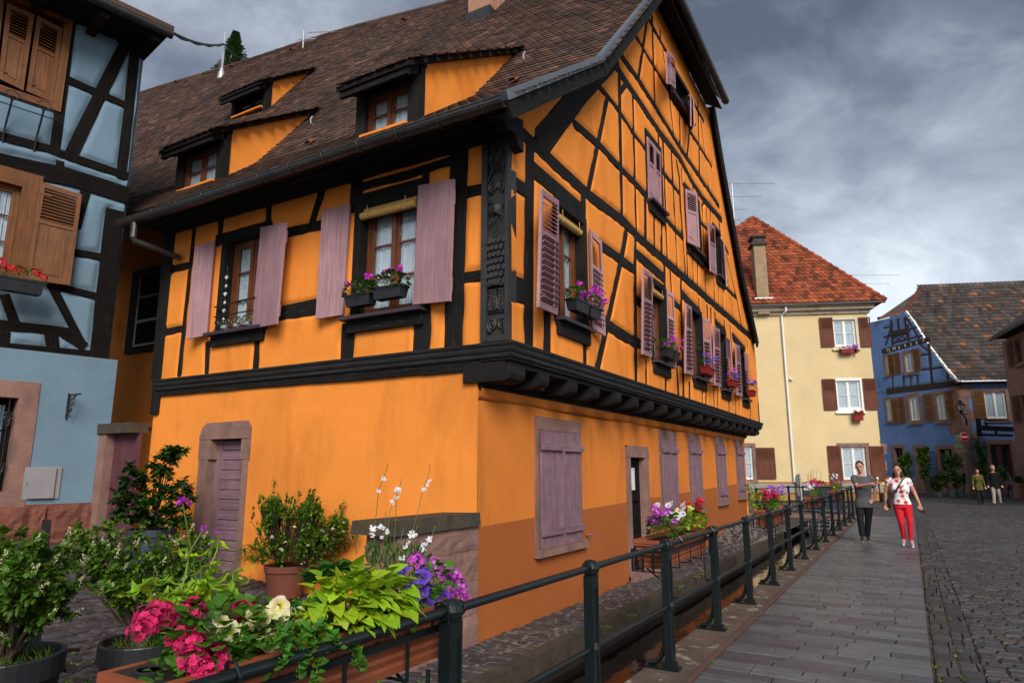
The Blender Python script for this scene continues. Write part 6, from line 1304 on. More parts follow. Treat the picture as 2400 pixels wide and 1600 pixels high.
# --- planters hung on the canal side
def planter(y0, y1, label, xo=0.0, near=False, top=1.0):
    xa, xb = rx(y0)-.34+xo, rx(y0)-.075+xo; r = empty('planter', (xa, y0, top-.25), label, 'planter', 'terracotta planters hung on the railing'); h = .235; zb = top-h
    b = MB(); prof = [(.035, 0), (.030, .03), (.034, .045), (.024, .07), (.028, .085), (.018, .11), (.022, .125), (.012, .15), (.016, .165), (.006, .185), (-.004, .187), (-.004, .205), (-.012, .207), (-.012, h), (.012, h), (.02, h-.03)]
    rings = [[(xa+o, y0+o, zb+z), (xb-o, y0+o, zb+z), (xb-o, y1-o, zb+z), (xa+o, y1-o, zb+z)] for o, z in prof]
    b.add([p for q in rings for p in q], [(i*4+k, i*4+(k+1) % 4, i*4+4+(k+1) % 4, i*4+4+k) for i in range(len(prof)-1) for k in range(4)]+[(3, 2, 1, 0)])
    b.build('box', M['terracotta'], r); s = MB(); grid(s, xa+.02, xb-.02, y0+.02, y1-.02, 3, 12, lambda x, y: top-.03+.008*noise.noise(Vector((x*20, y*20, 0)))); s.build('soil', M['soil'], r)
    if near:
        e = MB(); e.box((xa+.012, y0+.012, top-.012), (xb-.012, y0+.24, top-.002)); e.build('reservoir_cover', M['blackpl'], r)
        e = MB(); e.lathe(((xa+xb)/2-.03, y0+.085, top-.002), [(.052, 0), (.052, .006), (.040, .006), (.040, -.02)], 18); e.build('filler_cap', M['blackpl'], r)
    g_ = MB()
    for z in (zb+.13,): 
        g_.box((xa-.022, y0-.02, z), (xa-.014, y1+.02, z+.028)); g_.box((xb+.014, y0-.02, z), (xb+.022, y1+.02, z+.028)); g_.box((xa-.02, y0-.028, z), (xb+.02, y0-.02, z+.028)); g_.box((xa-.02, y1+.02, z), (xb+.02, y1+.028, z+.028))
    for k in range(4): x = lerp(xa-.01, xb+.0, k/3); g_.box((x-.007, y0-.026, zb-.02), (x+.012, y0-.018, zb+.14)); g_.box((x-.007, y1+.018, zb-.02), (x+.012, y1+.026, zb+.14))
    for k in range(5): y = lerp(y0, y1, k/4); g_.box((xa-.02, y-.008, zb-.028), (xb+.02, y+.010, zb-.020)); g_.box((xb+.014, y-.008, zb-.02), (xb+.02, y+.010, zb+.14))
    for y in (y0+.2, y1-.2):
        g_.tube([(xb+.0, y, .52), (xb+.0, y, zb-.02)], .010, 6); g_.tube([(xb, y, .58), (xa+.04, y, zb-.024)], .007, 6); g_.tube([(xb, y, .52), (rx(y), y, .515)], .012, 6)
        g_.tube([(xb+.015, y, top-.08), (xb+.04, y, top+.025), (rx(y), y, 1.026), (rx(y)+.03, y, .99), (rx(y)+.02, y, .94)], .006, 6)
    g_.build('hanger', M['railing'], r); return r, xa, xb
PLN = [(1.24, 2.46), (5.72, 7.2), (10.8, 12.25), (16.1, 17.6), (21.2, 22.8)]
planter(1.24, 2.70, 'nearest terracotta planter, dark in the foreground under the pink and yellow flowers', near=True)
for (a, b), lab in zip(PLN[1:], ('second planter from the camera, with white and mauve petunias', 'third planter from the camera, before the narrow end of the house wall', 'fourth planter from the camera, in front of the grey bench', 'farthest terracotta planter, beside the man in the grey shirt')): planter(a, b, lab)
# --- flowers
GREEN = [(1, 1, 1), (.8, .9, .8), (1.25, 1.15, .9), (.65, .75, .7), (1.5, 1.35, .8)]
def clump(mb, c, r, n, L, w, cols=GREEN, out=.6, bend=.25, flat=False):
    c = Vector(c)
    for i in range(n):
        d = rdir(-.45, 1); k = random.uniform(.45, 1)**.6; p = c+Vector((d.x*r[0], d.y*r[1], d.z*r[2]))*k; dd = (d*out+rdir(-.3, .7)*(1-out)+Vector((0, 0, -.15))).normalized(); s = random.uniform(.65, 1.2); m = random.uniform(.75, 1.25); t = random.choice(cols)
        leafquad(mb, p, dd, Vector((0, 0, 1))+rdir()*.3, L*s, w*s, tuple(x*m for x in t), bend)
def petunia(mb, c, d, r, edge, mid, ctr, n=20):
    c = Vector(c); d = Vector(d).normalized(); t = d.orthogonal().normalized(); b = d.cross(t); ph = random.random()*6; vs = []; cs = []
    for (k, h, col) in ((.12, -.75, ctr), (.30, -.18, mid), (.68, .03, edge), (1.0, .0, edge)):
        for i in range(n):
            a = ph+i*6.2832/n; lob = 1-.13*(abs(math.cos(2.5*(a-ph)))**6)*(k > .6)+.03*math.sin(a*7)*(k > .9); hh = h*.5+.08*math.sin(a*5+1)*(k > .9)
            vein = .82 if (i % 4 == 0 and .2 < k < .9) else 1; vs.append(c+(t*math.cos(a)+b*math.sin(a))*r*k*lob+d*r*hh); cs.append(tuple(x*vein for x in col))
    vs.append(c-d*r*.42); cs.append(ctr)
    mb.add(vs, [(i*n+j, i*n+(j+1) % n, (i+1)*n+(j+1) % n, (i+1)*n+j) for i in range(3) for j in range(n)]+[(4*n, (j+1) % n, j) for j in range(n)], cols=cs)
MAG = [(.62, .02, .13), (.75, .03, .17), (.5, .012, .09)]; PINKV = [(.62, .10, .58), (.72, .2, .7), (.5, .06, .5)]; RED = [(.62, .012, .03), (.75, .03, .05)]; WHT = [(.8, .78, .8), (.75, .7, .76)]; BLUV = [(.12, .09, .62), (.2, .12, .7)]; VIO = [(.4, .12, .62), (.5, .2, .7)]; YEL = [(.72, .68, .22), (.8, .76, .4)]; HOT = [(.62, .03, .55), (.75, .06, .65)]
def plant(name, base, label, group=None, cat='flower'): return empty(name, base, label, cat, group)
def sp(x, y, X=-2.0): u, v = hit(PL((X, 0, 0), (0, 1, 0), (1, 0, 0)), 's', x, y); return Vector((X, u, v))
def stemline(mb, a, b, r=.003, sag=.03, col=(1, 1, 1)):
    a, b = Vector(a), Vector(b); mb.tube([a, a.lerp(b, .5)+Vector((random.uniform(-1, 1)*sag, random.uniform(-1, 1)*sag, sag*.6)), b], [r*1.2, r, r*.8], 5, col)
def geranium(base, heads, cols, label, n=60, L=.055, r=.05, spread=.13, g=None, hr=.042, zz=.06):
    p = plant('geranium', base, label, g); base = Vector(base); f = MB(); clump(f, base+Vector((0, 0, zz)), (spread*.8, spread*1.3, spread*.8), n, L, L*1.05, [(.8, 1, .7), (.65, .85, .6), (1.1, 1.3, .8)], .5, .1); f.build('foliage', M['leaf'], p)
    s = MB()
    for h in heads: stemline(s, base+Vector((random.uniform(-.05, .05), random.uniform(-.06, .06), .02)), h, .0028, .02)
    s.build('stem', M['stem'], p)
    for h in heads: b = MB(); flowerhead(b, h, hr*random.uniform(.85, 1.15), cols, 17 if hr > .03 else 10); b.build('flower_head', M['petal'], p)
    return p
# the nearest planter, plant by plant
geranium((-2.0, 1.50, 1.0), [sp(345, 1458, -2.08), sp(372, 1440, -2.1), sp(455, 1428, -2.1), sp(430, 1436, -2.13), sp(450, 1505, -1.97), sp(475, 1512, -1.98), sp(463, 1560, -1.92), sp(500, 1575, -1.9), sp(472, 1592, -1.9), sp(445, 1548, -1.92), sp(395, 1448, -2.08), sp(500, 1548, -1.93), sp(335, 1478, -2.05), sp(425, 1500, -2.0)], MAG, 'crimson pink geranium at the left end of the nearest planter', 130, .05, .05, .14, hr=.048)
geranium((-2.1, 1.72, 1.0), [sp(560, 1428, -2.08), sp(588, 1442, -2.06), sp(575, 1460, -2.05)], MAG, 'small crimson geranium beside the yellow petunias', 30, .045, .05, .1, hr=.042)
def petplant(base, fl, label, edge, mid, ctr, R=.033, n=70, spread=(.10, .16, .07), g=None, L=.034, w=.02):
    p = plant('petunia', base, label, g); f = MB(); clump(f, Vector(base)+Vector((0, 0, .03)), spread, n, L, w); f.build('foliage', M['leaf'], p); s = MB()
    for h, d in fl: stemline(s, base, Vector(h)-Vector(d).normalized()*R, .002, .02)
    s.build('stem', M['stem'], p)
    for h, d in fl: b = MB(); e = tuple(x*random.uniform(.88, 1.1) for x in edge); petunia(b, h, d, R*random.uniform(.85, 1.1), e, mid, ctr); b.build('flower', M['petal'], p)
    return p
CD = lambda h, k=.5: ((CP-Vector(h)).normalized()*k+rdir(-.2, 1)*(1-k)+Vector((0, 0, .25)))
yf = [sp(*q, -1.98) for q in ((640, 1433), (655, 1420), (618, 1450), (608, 1482), (634, 1505), (578, 1468), (535, 1478), (520, 1455), (692, 1445), (600, 1437), (660, 1440), (548, 1495))]
petplant((-2.03, 1.85, 1.0), [(h, CD(h, .6)) for h in yf], 'pale yellow petunia in the middle of the nearest planter', (.80, .78, .45), (.78, .62, .05), (.16, .16, .02), .037, 100)
bf_ = [sp(*q, -1.98) for q in ((868, 1362), (930, 1353), (955, 1375), (990, 1350), (1012, 1372), (956, 1405), (958, 1438), (1037, 1400), (905, 1395), (1028, 1447), (958, 1475), (910, 1420), (990, 1388), (838, 1347), (925, 1385), (1000, 1425), (975, 1455), (885, 1380), (940, 1340), (1015, 1395), (930, 1450))]
petplant((-2.02, 2.5, 1.0), [(h, CD(h, .45)) for h in bf_], 'violet blue petunia at the right end of the nearest planter', (.17, .07, .58), (.10, .03, .42), (.30, .28, .16), .043, 170, (.13, .2, .10))
geranium((-2.02, 2.66, 1.02), [sp(*q, -2.05) for q in ((1010, 1322), (975, 1318), (1045, 1340), (1060, 1352), (1030, 1350), (1075, 1370), (1082, 1388), (1065, 1402), (1090, 1412), (1050, 1368))], PINKV, 'mauve pink geranium spilling over the corner post of the railing', 60, .045, .05, .12, hr=.046)
# lime sweet potato vine
def vine(base, cx, label, n=90, spread=(.13, .26, .13), L=.12):
    p = plant('sweet_potato_vine', base, label, None, 'plant'); f = MB(); c = Vector(cx)
    for i in range(n):
        d = rdir(-.35, 1); k = random.uniform(.4, 1)**.7; q = c+Vector((d.x*spread[0], d.y*spread[1], d.z*spread[2]))*k; dd = (d*.5+Vector((.5, -.25, -.3))*random.uniform(.3, 1)+rdir()*.35).normalized(); s = random.uniform(.6, 1.15); m = random.uniform(.6, 1.2); col = (m*random.uniform(.8, 1.15), m, m*.8)
        leafquad(f, q, dd, Vector((0, 0, 1))+rdir()*.4, L*s, L*.55*s, col, .3)
        for sgn in (-1, 1):
            sd = dd.cross(Vector((0, 0, 1))); 
            if sd.length > .1 and random.random() < .7: leafquad(f, q+dd*L*.12, (dd*.75+sd.normalized()*sgn*.6).normalized(), Vector((0, 0, 1)), L*.55*s, L*.26*s, col, .2)
    f.build('foliage', M['lime'], p); s = MB()
    for i in range(12): d = rdir(0, 1); stemline(s, base, c+Vector((d.x*spread[0], d.y*spread[1], d.z*spread[2]))*.8, .003)
    s.build('stem', M['stem'], p)
vine((-2.02, 2.18, 1.0), sp(820, 1432, -1.98), 'lime green sweet potato vine with pointed leaves in the nearest planter', 210, (.14, .30, .13))
# dark trailing leaves
tp_ = plant('trailing_plant', (-1.93, 2.0, .98), 'round leaved green trailer hanging over the front of the nearest planter', None, 'plant'); f = MB(); s = MB()
for (x0, y0, x1, y1) in ((650, 1490, 700, 1590), (700, 1480, 790, 1520), (760, 1500, 845, 1575), (640, 1500, 655, 1560), (720, 1500, 735, 1595), (690, 1470, 720, 1545), (790, 1515, 830, 1560), (660, 1470, 630, 1520), (740, 1470, 700, 1500)):
    a, b = sp(x0, y0, -1.93), sp(x1, y1, -1.80); pts = [a.lerp(b, t)+Vector((.04*math.sin(t*3.1), 0, .03*math.sin(t*3.1))) for t in [i/9 for i in range(10)]]; s.tube(pts, .0022, 5)
    for i, q in enumerate(pts):
        for sg in (-1, 1):
            for _ in range(2): leafquad(f, q, (Vector((.4, sg*.7, .3))+rdir()*.45).normalized(), Vector((.5, 0, 1)), .034*random.uniform(.6, 1.1), .028*random.uniform(.7, 1.1), tuple(v*random.uniform(.7, 1.3) for v in (.9, 1.2, .9)), .1)
for (x, y, w, h, n) in ((700, 1450, .10, .06, 70), (470, 1540, .10, .06, 60), (760, 1480, .13, .05, 60), (960, 1450, .12, .06, 50), (560, 1510, .12, .05, 90), (620, 1545, .14, .05, 90), (860, 1500, .16, .04, 80), (420, 1570, .10, .05, 70), (520, 1560, .10, .05, 70)): clump(f, sp(x, y, -1.97), (.07, w, h), n, .036, .028, [(.7, .95, .7), (.9, 1.2, .8)])
f.build('foliage', M['leafdark'] if False else M['leaf'], tp_); s.build('stem', M['stem'], tp_)
# broad leaved plant
bl = plant('tobacco_plant', (-2.12, 2.45, 1.0), 'dark green broad leaved rosette behind the lime vine', None, 'plant'); f = MB()
for (x, y, sc) in ((775, 1330, 1), (820, 1325, 1), (735, 1345, .9), (850, 1345, .8)):
    c = sp(x, y, -2.15)
    for i in range(14): a = i*2.4; e = .25+.75*(i/14); d = Vector((math.cos(a)*(1.1-e*.5), math.sin(a)*(1.1-e*.5), e*.9)).normalized(); leafquad(f, c-Vector((0, 0, .04)), d, Vector((0, 0, 1)), .13*sc*(1.1-.4*e), .06*sc, tuple(v*random.uniform(.8, 1.2) for v in (.55, .9, .8)), .25)
f.build('foliage', M['leaf'], bl)
# gaura wands
ga = plant('gaura', (-2.1, 2.55, 1.0), 'tall thin gaura wands with small white butterfly flowers', None, 'plant'); s = MB(); f = MB(); fl = []
Z4 = lambda x, y, X=-2.08: sp(500+x*.31891, 1100+y*.31891, X)
for pts in (((1175, 700), (1190, 400), (1215, 150), (1275, 0), (1280, -50)), ((1260, 620), (1300, 300), (1350, 180), (1388, 70)), ((1425, 620), (1490, 350), (1540, 160), (1590, 10), (1592, -40)), ((1320, 640), (1340, 380), (1345, 200), (1375, 140)), ((1240, 640), (1265, 420), (1268, 310)), ((1420, 640), (1470, 520), (1500, 400)), ((1050, 620), (1055, 500)), ((1560, 640), (1600, 500), (1630, 410)), ((1350, 700), (1380, 500), (1400, 430)), ((1160, 700), (1120, 600), (1110, 560)), ((1300, 700), (1305, 560), (1300, 500))):
    s.tube([Z4(*p) for p in pts], [.0026]+[.0017]*(len(pts)-1), 5, (.7, .8, .8))
for (x, y, r, n) in ((1165, 435, .016, 3), (1230, 425, .017, 3), (1165, 480, .012, 2), (1275, 460, .014, 2), (1465, 480, .02, 5), (1380, 645, .022, 1), (1535, 575, .02, 2), (1590, 510, .018, 3), (1560, 545, .015, 2), (1415, 560, .01, 2), (1255, 70, .009, 4), (1222, 155, .011, 3), (1355, 150, .015, 6), (1350, 200, .010, 3), (1310, 240, .009, 3), (1545, 145, .011, 4), (1570, 110, .010, 3), (1590, 85, .009, 2), (1235, 500, .009, 2), (1430, 130*0+540, .01, 2)):
    for k in range(n):
        c = Z4(x+random.uniform(-10, 10)*(n > 1), y+random.uniform(-10, 10)*(n > 1)); d = CD(c, .6).normalized(); t = d.orthogonal().normalized(); b = d.cross(t); ph = random.random()*6
        for j in range(4):
            a = ph+j*1.3; e = t*math.cos(a)+b*math.sin(a); g2 = t*math.cos(a+1.57)+b*math.sin(a+1.57); f.add([c, c+e*r*.6-g2*r*.42+d*r*.1, c+e*r*1.1+d*r*.2, c+e*r*.6+g2*r*.42+d*r*.1], [(0, 1, 2, 3)], random.choice([(.82, .8, .8), (.8, .72, .75)]))
f.build('blossom', M['petal'], ga); s.build('stem', M['stem'], ga); f = MB()
for i in range(120): leafquad(f, Z4(random.uniform(1130, 1560), random.uniform(570, 760)), (Vector((random.uniform(-.5, .5), random.uniform(-.5, .5), 1))), Vector((1, 0, 0)), .05, .011, tuple(v*random.uniform(.6, 1.1) for v in (.7, .9, .7)), .15)
f.build('foliage', M['leaf'], ga)
# yellow green whorled plant and the purple globes
lw = plant('variegated_plant', (-2.12, 1.6, 1.0), 'yellow green plant with whorls of long leaves above the crimson geranium', None, 'plant'); s = MB(); f = MB(); Z7 = lambda x, y, X=-2.15: sp(x*.2551, 1200+y*.2551, X)
for (bx, by, tx, ty, n, L) in ((1380, 900, 1330, 630, 12, .11), (1850, 1000, 1840, 640, 22, .115), (1600, 900, 1740, 380, 5, .08), (1890, 640, 1930, 480, 8, .09), (1940, 480, 2000, 270, 6, .07), (2080, 900, 2140, 570, 7, .085), (2080, 900, 2120, 690, 6, .085), (1500, 900, 1480, 780, 9, .09), (1750, 900, 1700, 700, 14, .08), (1900, 900, 1900, 720, 14, .08), (1780, 950, 1780, 800, 12, .08), (1600, 950, 1590, 760, 12, .075), (2020, 1000, 2040, 860, 8, .08), (1950, 1050, 1980, 940, 8, .05), (1650, 950, 1660, 880, 7, .06)):
    a, b = Z7(bx, by), Z7(tx, ty); s.tube([a, a.lerp(b, .5)+Vector((0, .01, .01)), b], .0028, 5, (1.6, 1.6, .6))
    for i in range(n): an = i*2.4+random.random(); leafquad(f, b+Vector((0, 0, random.uniform(-.02, .01))), Vector((math.cos(an), math.sin(an), random.uniform(-.5, .35))), Vector((0, 0, 1)), L*random.uniform(.7, 1.15), L*.28, random.choice([(1, 1, 1), (.75, .9, 1), (1.15, 1.0, .5), (.5, .7, .9)]), -.35)
f.build('foliage', M['lime'], lw); s.build('stem', M['stem'], lw)
for (bx, by, tx, ty, r) in ((1850, 900, 1680, -80, .022), (1720, 400, 1870, 150, .012), (1850, 640, 1838, 415, .008), (2000, 270, 2002, 180, .009)):
    am = plant('globe_amaranth', Z7(bx, by), {.022: 'tallest purple globe amaranth, standing before the orange wall', .012: 'medium purple globe amaranth level with the foot of the mauve door', .008: 'tiny pale globe amaranth low among the yellow green leaves', .009: 'small globe amaranth just right of the medium one'}[r]); s = MB(); a, b = Z7(bx, by), Z7(tx, ty); s.tube([a, a.lerp(b, .5), b], .0025, 5, (.8, .9, .7)); s.build('stem', M['stem'], am); f = MB(); flowerhead(f, b, r, [(.5, .03, .5), (.6, .08, .62)], 16); f.build('flower_head', M['petal'], am)
# the other planters: each with its own mix
def mix(y0, y1, spec, n0):
    for i, (t, dz, kind, cols, lab, nh) in enumerate(spec):
        c = Vector((rx(y0)-.2, lerp(y0, y1, t), 1.02)); hs_ = [c+Vector((random.uniform(-.13, .13), random.uniform(-.2, .2), dz+random.uniform(.02, .16))) for _ in range(nh)]
        if kind == 'g': geranium(c, hs_, cols, lab, n0, .06, .05, .17, hr=.045)
        elif kind == 'p': petplant(c, [(h, CD(h, .5)) for h in hs_], lab, cols[0], tuple(x*.9 for x in cols[0]), (.2, .05, .25), .036, n0, (.15, .22, .12))
        elif kind == 'l': vine(c, c+Vector((.06, 0, dz)), lab, 40, (.13, .2, .12), .08)
mix(5.72, 7.2, [(.28, .06, 'g', PINKV, 'mauve geranium at the near end of the second planter', 13), (.45, .10, 'p', WHT, 'white petunia with violet throats in the second planter', 20), (.70, .04, 'l', None, 'yellow green trailer over the middle of the second planter', 0), (.93, .12, 'g', RED, 'red geranium at the far end of the second planter', 7), (.66, .05, 'p', YEL, 'few yellow petunias behind the trailer of the second planter', 6)], 95)
mix(10.8, 12.25, [(.2, .10, 'g', MAG, 'deep pink geranium in the third planter', 10), (.5, .08, 'g', MAG, 'crimson geranium in the middle of the third planter', 8), (.7, .06, 'l', None, 'lime vine in the third planter', 0), (.95, .14, 'p', VIO, 'violet petunia at the far end of the third planter', 14)], 60)
mix(16.1, 17.6, [(.2, .1, 'p', WHT, 'white petunia in the fourth planter', 16), (.45, .12, 'g', PINKV, 'mauve geranium in the fourth planter', 9), (.85, .2, 'g', RED, 'bright red geranium in the fourth planter', 8)], 50)
mix(21.2, 22.8, [(.2, .3, 'p', WHT, 'white flowers standing tall in the farthest planter', 8), (.4, .1, 'g', MAG, 'dark crimson geranium in the farthest planter', 8), (.8, .1, 'p', VIO, 'violet petunia in the farthest planter', 10), (.2, .08, 'l', None, 'yellow green foliage in the farthest planter', 0)], 40)
lq = plant('variegated_plant', (rx(10)-.2, 10.95, 1.0), 'thin yellow green stems rising from the third planter', None, 'plant'); s = MB(); f = MB()
for (x, y) in ((300, 480), (340, 560), (420, 530), (320, 620), (360, 700), (295, 345), (252, 455)):
    p = sp(1700+x*.19133, 1050+y*.19133, -2.0); b = Vector((-2.0, 10.95, 1.0)); s.tube([b, b.lerp(p, .5)+Vector((0, .05, .05)), p], .004, 4)
    if x > 296: 
        for i in range(12): an = i*2.4; leafquad(f, p+Vector((0, 0, random.uniform(-.08, .03))), Vector((math.cos(an), math.sin(an), -.1)), Vector((0, 0, 1)), .09, .03, (1, 1, .8), -.3)
    else: flowerhead(f, p, .02, [(.5, .04, .45)], 6)
f.build('foliage', M['lime'], lq); s.build('stem', M['stem'], lq)
# --- window boxes of the orange house and the others
def wbox(pl, u0, u1, v, m, cols, lab, group=None, d0=.10, depth=.15, h=.13, hr=.035, L=.045, nh=6, n=70, extra=None, dark=False):
    o = pl.P((u0+u1)/2, v, (d0+depth/2)); bx = empty('flower_box', pl.P((u0+u1)/2, v, d0), lab+' flower box', 'flower box', group); b = MB(); P = pl.P; e = .02
    b.hexa([P(u0+e, v, d0+e), P(u1-e, v, d0+e), P(u1-e, v, d0+depth-e), P(u0+e, v, d0+depth-e), P(u0, v+h, d0), P(u1, v+h, d0), P(u1, v+h, d0+depth), P(u0, v+h, d0+depth)]); b.build('trough', m, bx)
    b = MB(); b.pbox(pl, u0-.008, u1+.008, v+h-.02, v+h+.004, d0-.008, d0+depth+.008); b.build('rim', m, bx); c = P((u0+u1)/2, v+h, d0+depth/2)
    w = (u1-u0)/2; hs_ = [c+pl.U*random.uniform(-w, w)*1.05+pl.N*random.uniform(-.05, .14)+Vector((0, 0, random.uniform(.06, .22))) for _ in range(nh)]
    p = plant('geranium', c, lab+' flowers', group and group+' flowers'); f = MB()
    for i in range(n):
        d = rdir(-.3, 1); q = c+pl.U*d.dot(pl.U)*w*1.1+pl.N*d.dot(pl.N)*.12+Vector((0, 0, d.z*.12+.03)); leafquad(f, q, (d+rdir()*.6).normalized(), Vector((0, 0, 1)), L*random.uniform(.7, 1.2), L*.8, tuple(v_*random.uniform(.7, 1.3) for v_ in ((.35, .3, .45) if dark and random.random() < .45 else (.9, 1.15, .7))), .15)
    f.build('foliage', M['leaf'], p)
    for h_ in hs_: f = MB(); flowerhead(f, h_, hr*random.uniform(.8, 1.2), random.choice(cols) if isinstance(cols[0], list) else cols, 13); f.build('flower_head', M['petal'], p)
A = WA; w = A[1]-A[0]; wbox(GU, A[0]+.0, A[0]+w*.5, A[2]+.07, M['blackpl'], HOT, 'near black box with magenta geraniums in the first gable window', nh=6, n=110, hr=.04); wbox(GU, A[0]+w*.55, A[1]-.02, A[2]+.07, M['blackpl'], HOT, 'far black box with magenta geraniums in the first gable window', nh=9, n=110, hr=.04)
A = WB; w = A[1]-A[0]; wbox(GU, A[0]+.02, A[0]+w*.48, A[2]+.05, M['blackpl'], HOT, 'near black box with magenta geraniums in the second gable window', nh=5, n=80); wbox(GU, A[0]+w*.55, A[1]-.02, A[2]+.05, M['blackpl'], HOT, 'far black box with magenta geraniums in the second gable window', nh=6, n=80)
for A, o_ in ((WC, 'third'), (WD, 'fourth'), (WE, 'last')): wbox(GU, A[0]+.12, A[1]-.02, A[2]+.06, M['redbox'], [BLUV, BLUV, HOT], 'red box with blue and pink blossoms in the %s gable window' % o_, nh=8, n=60, hr=.045)
A = V2; w = A[1]-A[0]; wbox(EV, A[0]+.0, A[0]+w*.45, A[2]+.06, M['blackpl'], HOT, 'left black box with dark leaves in the right front window', nh=5, n=120, dark=True, L=.055, hr=.033); wbox(EV, A[0]+w*.5, A[1]-.02, A[2]+.09, M['blackpl'], HOT, 'right black box with magenta geraniums in the right front window', nh=6, n=120, dark=True, L=.055, hr=.033)
for i, (t, c, lab) in enumerate(((.2, (.6, .6, .58), 'pale'), (.5, (.42, .36, .3), 'middle'), (.8, (.3, .18, .12), 'brown'))):
    pp = empty('succulent_pot', EV.P(lerp(V1[0], V1[1], t), V1[2]-.02, .08), '%s little pot of succulents on the sill behind the iron guard' % lab, 'pot plant'); b = MB(); b.lathe(EV.P(lerp(V1[0], V1[1], t), V1[2]-.02, .06), [(.04, 0), (.055, .08), (.05, .08), (.045, .06)], 10, c); b.build('pot', M['wood_grey'], pp); f = MB(); clump(f, EV.P(lerp(V1[0], V1[1], t), V1[2]+.09, .06), (.07, .05, .06), 40, .04, .022, [(1.6, 2, 1.4), (2.4, 2.4, 2.2), (1.8, .5, .5)]); f.build('foliage', M['leaf'], pp)
wbox(YL, r1[0]+.2, r1[0]+.85, r1[2]-.42, M['redbox'], VIO, 'left red box under the top window of the yellow house', nh=7, n=40, hr=.08, L=.09, d0=.12, h=.2, depth=.25); wbox(YL, r1[0]+.95, r1[1]-.1, r1[2]-.42, M['redbox'], VIO, 'right red box under the top window of the yellow house', nh=7, n=40, hr=.08, L=.09, d0=.12, h=.2, depth=.25)
wbox(YL, r2_[0]+.65, r2_[1]-.1, r2_[2]-.62, M['redbox'], RED, 'small red box under the middle window of the yellow house', nh=6, n=40, hr=.09, L=.1, d0=.12, h=.28, depth=.25)
q = rect(BL, 'b4', -60, 380, 185, 440); wbox(BL, q[0], q[1], q[2]+.0, M['blackpl'], RED, 'black box with red geraniums below the shutter of the pale blue house', nh=9, n=90, hr=.045, d0=.25, depth=.2, h=.17)
# --- low stone wall at the corner
lw_ = empty('low_wall', (-3.85, 4.9, 0), 'short rough sandstone wall with mossy cap stone against the house corner', 'wall'); b = MB(); zc = 1.03
z = -.1
for k, (h, cuts) in enumerate(((.38, (4.36, 4.95, 5.56)), (.30, (4.36, 4.7, 5.56)), (.27, (4.36, 5.1, 5.56)), (.22, (4.36, 4.8, 5.56)))):
    for a, c in zip(cuts[:-1], cuts[1:]):
        n = 6; o_ = [(-3.98, a+.004), (-3.63, a+.004), (-3.63, c-.004), (-3.98, c-.004)]; vs = []; m_ = 24
        for j in range(5):
            for i in range(m_):
                t = i/m_*4; s_ = int(t) % 4; f_ = t-int(t); p = Vector((*o_[s_], 0)).lerp(Vector((*o_[(s_+1) % 4], 0)), f_); e = .012 if j in (0, 4) else 0; nn = (p-Vector((-3.8, (a+c)/2, 0))).normalized(); r_n = .016*noise.noise(Vector((p.x*9, p.y*9, z*9+j*2))); vs.append(p+nn*(r_n-e)+Vector((0, 0, z+h*j/4-(.003 if j == 4 else 0))))
        b.add(vs, [(j*m_+i, j*m_+(i+1) % m_, (j+1)*m_+(i+1) % m_, (j+1)*m_+i) for j in range(4) for i in range(m_)]+[tuple(4*m_+i for i in range(m_))])
    z += h
b.build('stonework', M['sand'], lw_); b = MB(); b.hexa([(-4.06, 4.26, z), (-3.60, 4.26, z), (-3.60, 5.545, z), (-4.06, 5.545, z), (-4.05, 4.27, z+.11), (-3.61, 4.27, z+.12), (-3.61, 5.545, z+.12), (-4.05, 5.545, z+.11)]); b.build('cap_stone', M['sand_dark'], lw_)
# --- benches, sign backs, planter box, grate in the canal
def bench(x, y, rz, L, label):
    r = empty('bench', (x, y, 0), label, 'bench', rz=rz); r.location = (0, 0, 0); b = MB()
    for k in range(3): b.box((-L/2, -.05+.02*k, .52+k*.13), (L/2, -.02+.02*k, .62+k*.13))
    b.build('backrest', M['wood_grey'], r); b = MB()
    for k in range(4): b.box((-L/2, -.52+k*.115, .42), (L/2, -.42+k*.115, .45))
    b.build('seat', M['iron'], r)
    for sx in (-1, 1): b = MB(); b.box((sx*L*.42-.03, -.45, 0), (sx*L*.42+.03, -.06, .41)); b.box((sx*L*.42-.03, -.06, .0), (sx*L*.42+.03, .02, .9)); b.build('leg', M['iron'], r)
    r.location = (x, y, 0); return r
bc = ground('p1', 650, 700, 0); bench(-5.6, 35.5, math.radians(23), 3.6, 'long grey slatted bench along the yellow wall behind the canal railing'); q_ = ground('p1', 1870, 655, 0); bench(q_.x-.75, q_.y-.2, math.radians(23), 2.2, 'short bench by the yellow wall between the man and the woman')
sg = empty('road_sign', (-3.4, 26.6, 0), 'two round road signs seen from behind on one post beyond the canal', 'sign'); sgx = at('p1', 925, 500, px_of((-3.4, 27, 1))[2]); b = MB(); b.tube([(sgx.x, sgx.y, 0), (sgx.x, sgx.y, 1.45)], .03, 8); b.build('post', M['galv'], sg)
for z in (1.22, .82): b = MB(); uu = Vector((.35, .93, 0)); pts = [Vector((sgx.x-.05, sgx.y, z))+uu*.2*math.cos(a)+Vector((0, 0, .2*math.sin(a))) for a in [k*math.pi/10 for k in range(20)]]; b.prism(pts, (0, 0, 0), (-.03, .01, 0)); b.build('sign_plate', M['olive'], sg)
tq = at('p1', 1150, 620, px_of((-2.6, 29, .5))[2]); tr_ = empty('planter_box', (tq.x, tq.y, 0), 'tall dark grey slatted planter trough behind the canal railing', 'planter'); 
for s in (-1, 1):
    for t in (-1, 1): b = MB(); b.box((tq.x+s*.75-.06, tq.y+t*.25-.06, 0), (tq.x+s*.75+.06, tq.y+t*.25+.06, 1.12)); b.build('corner_post', M['slatepl'], tr_)
b = MB()
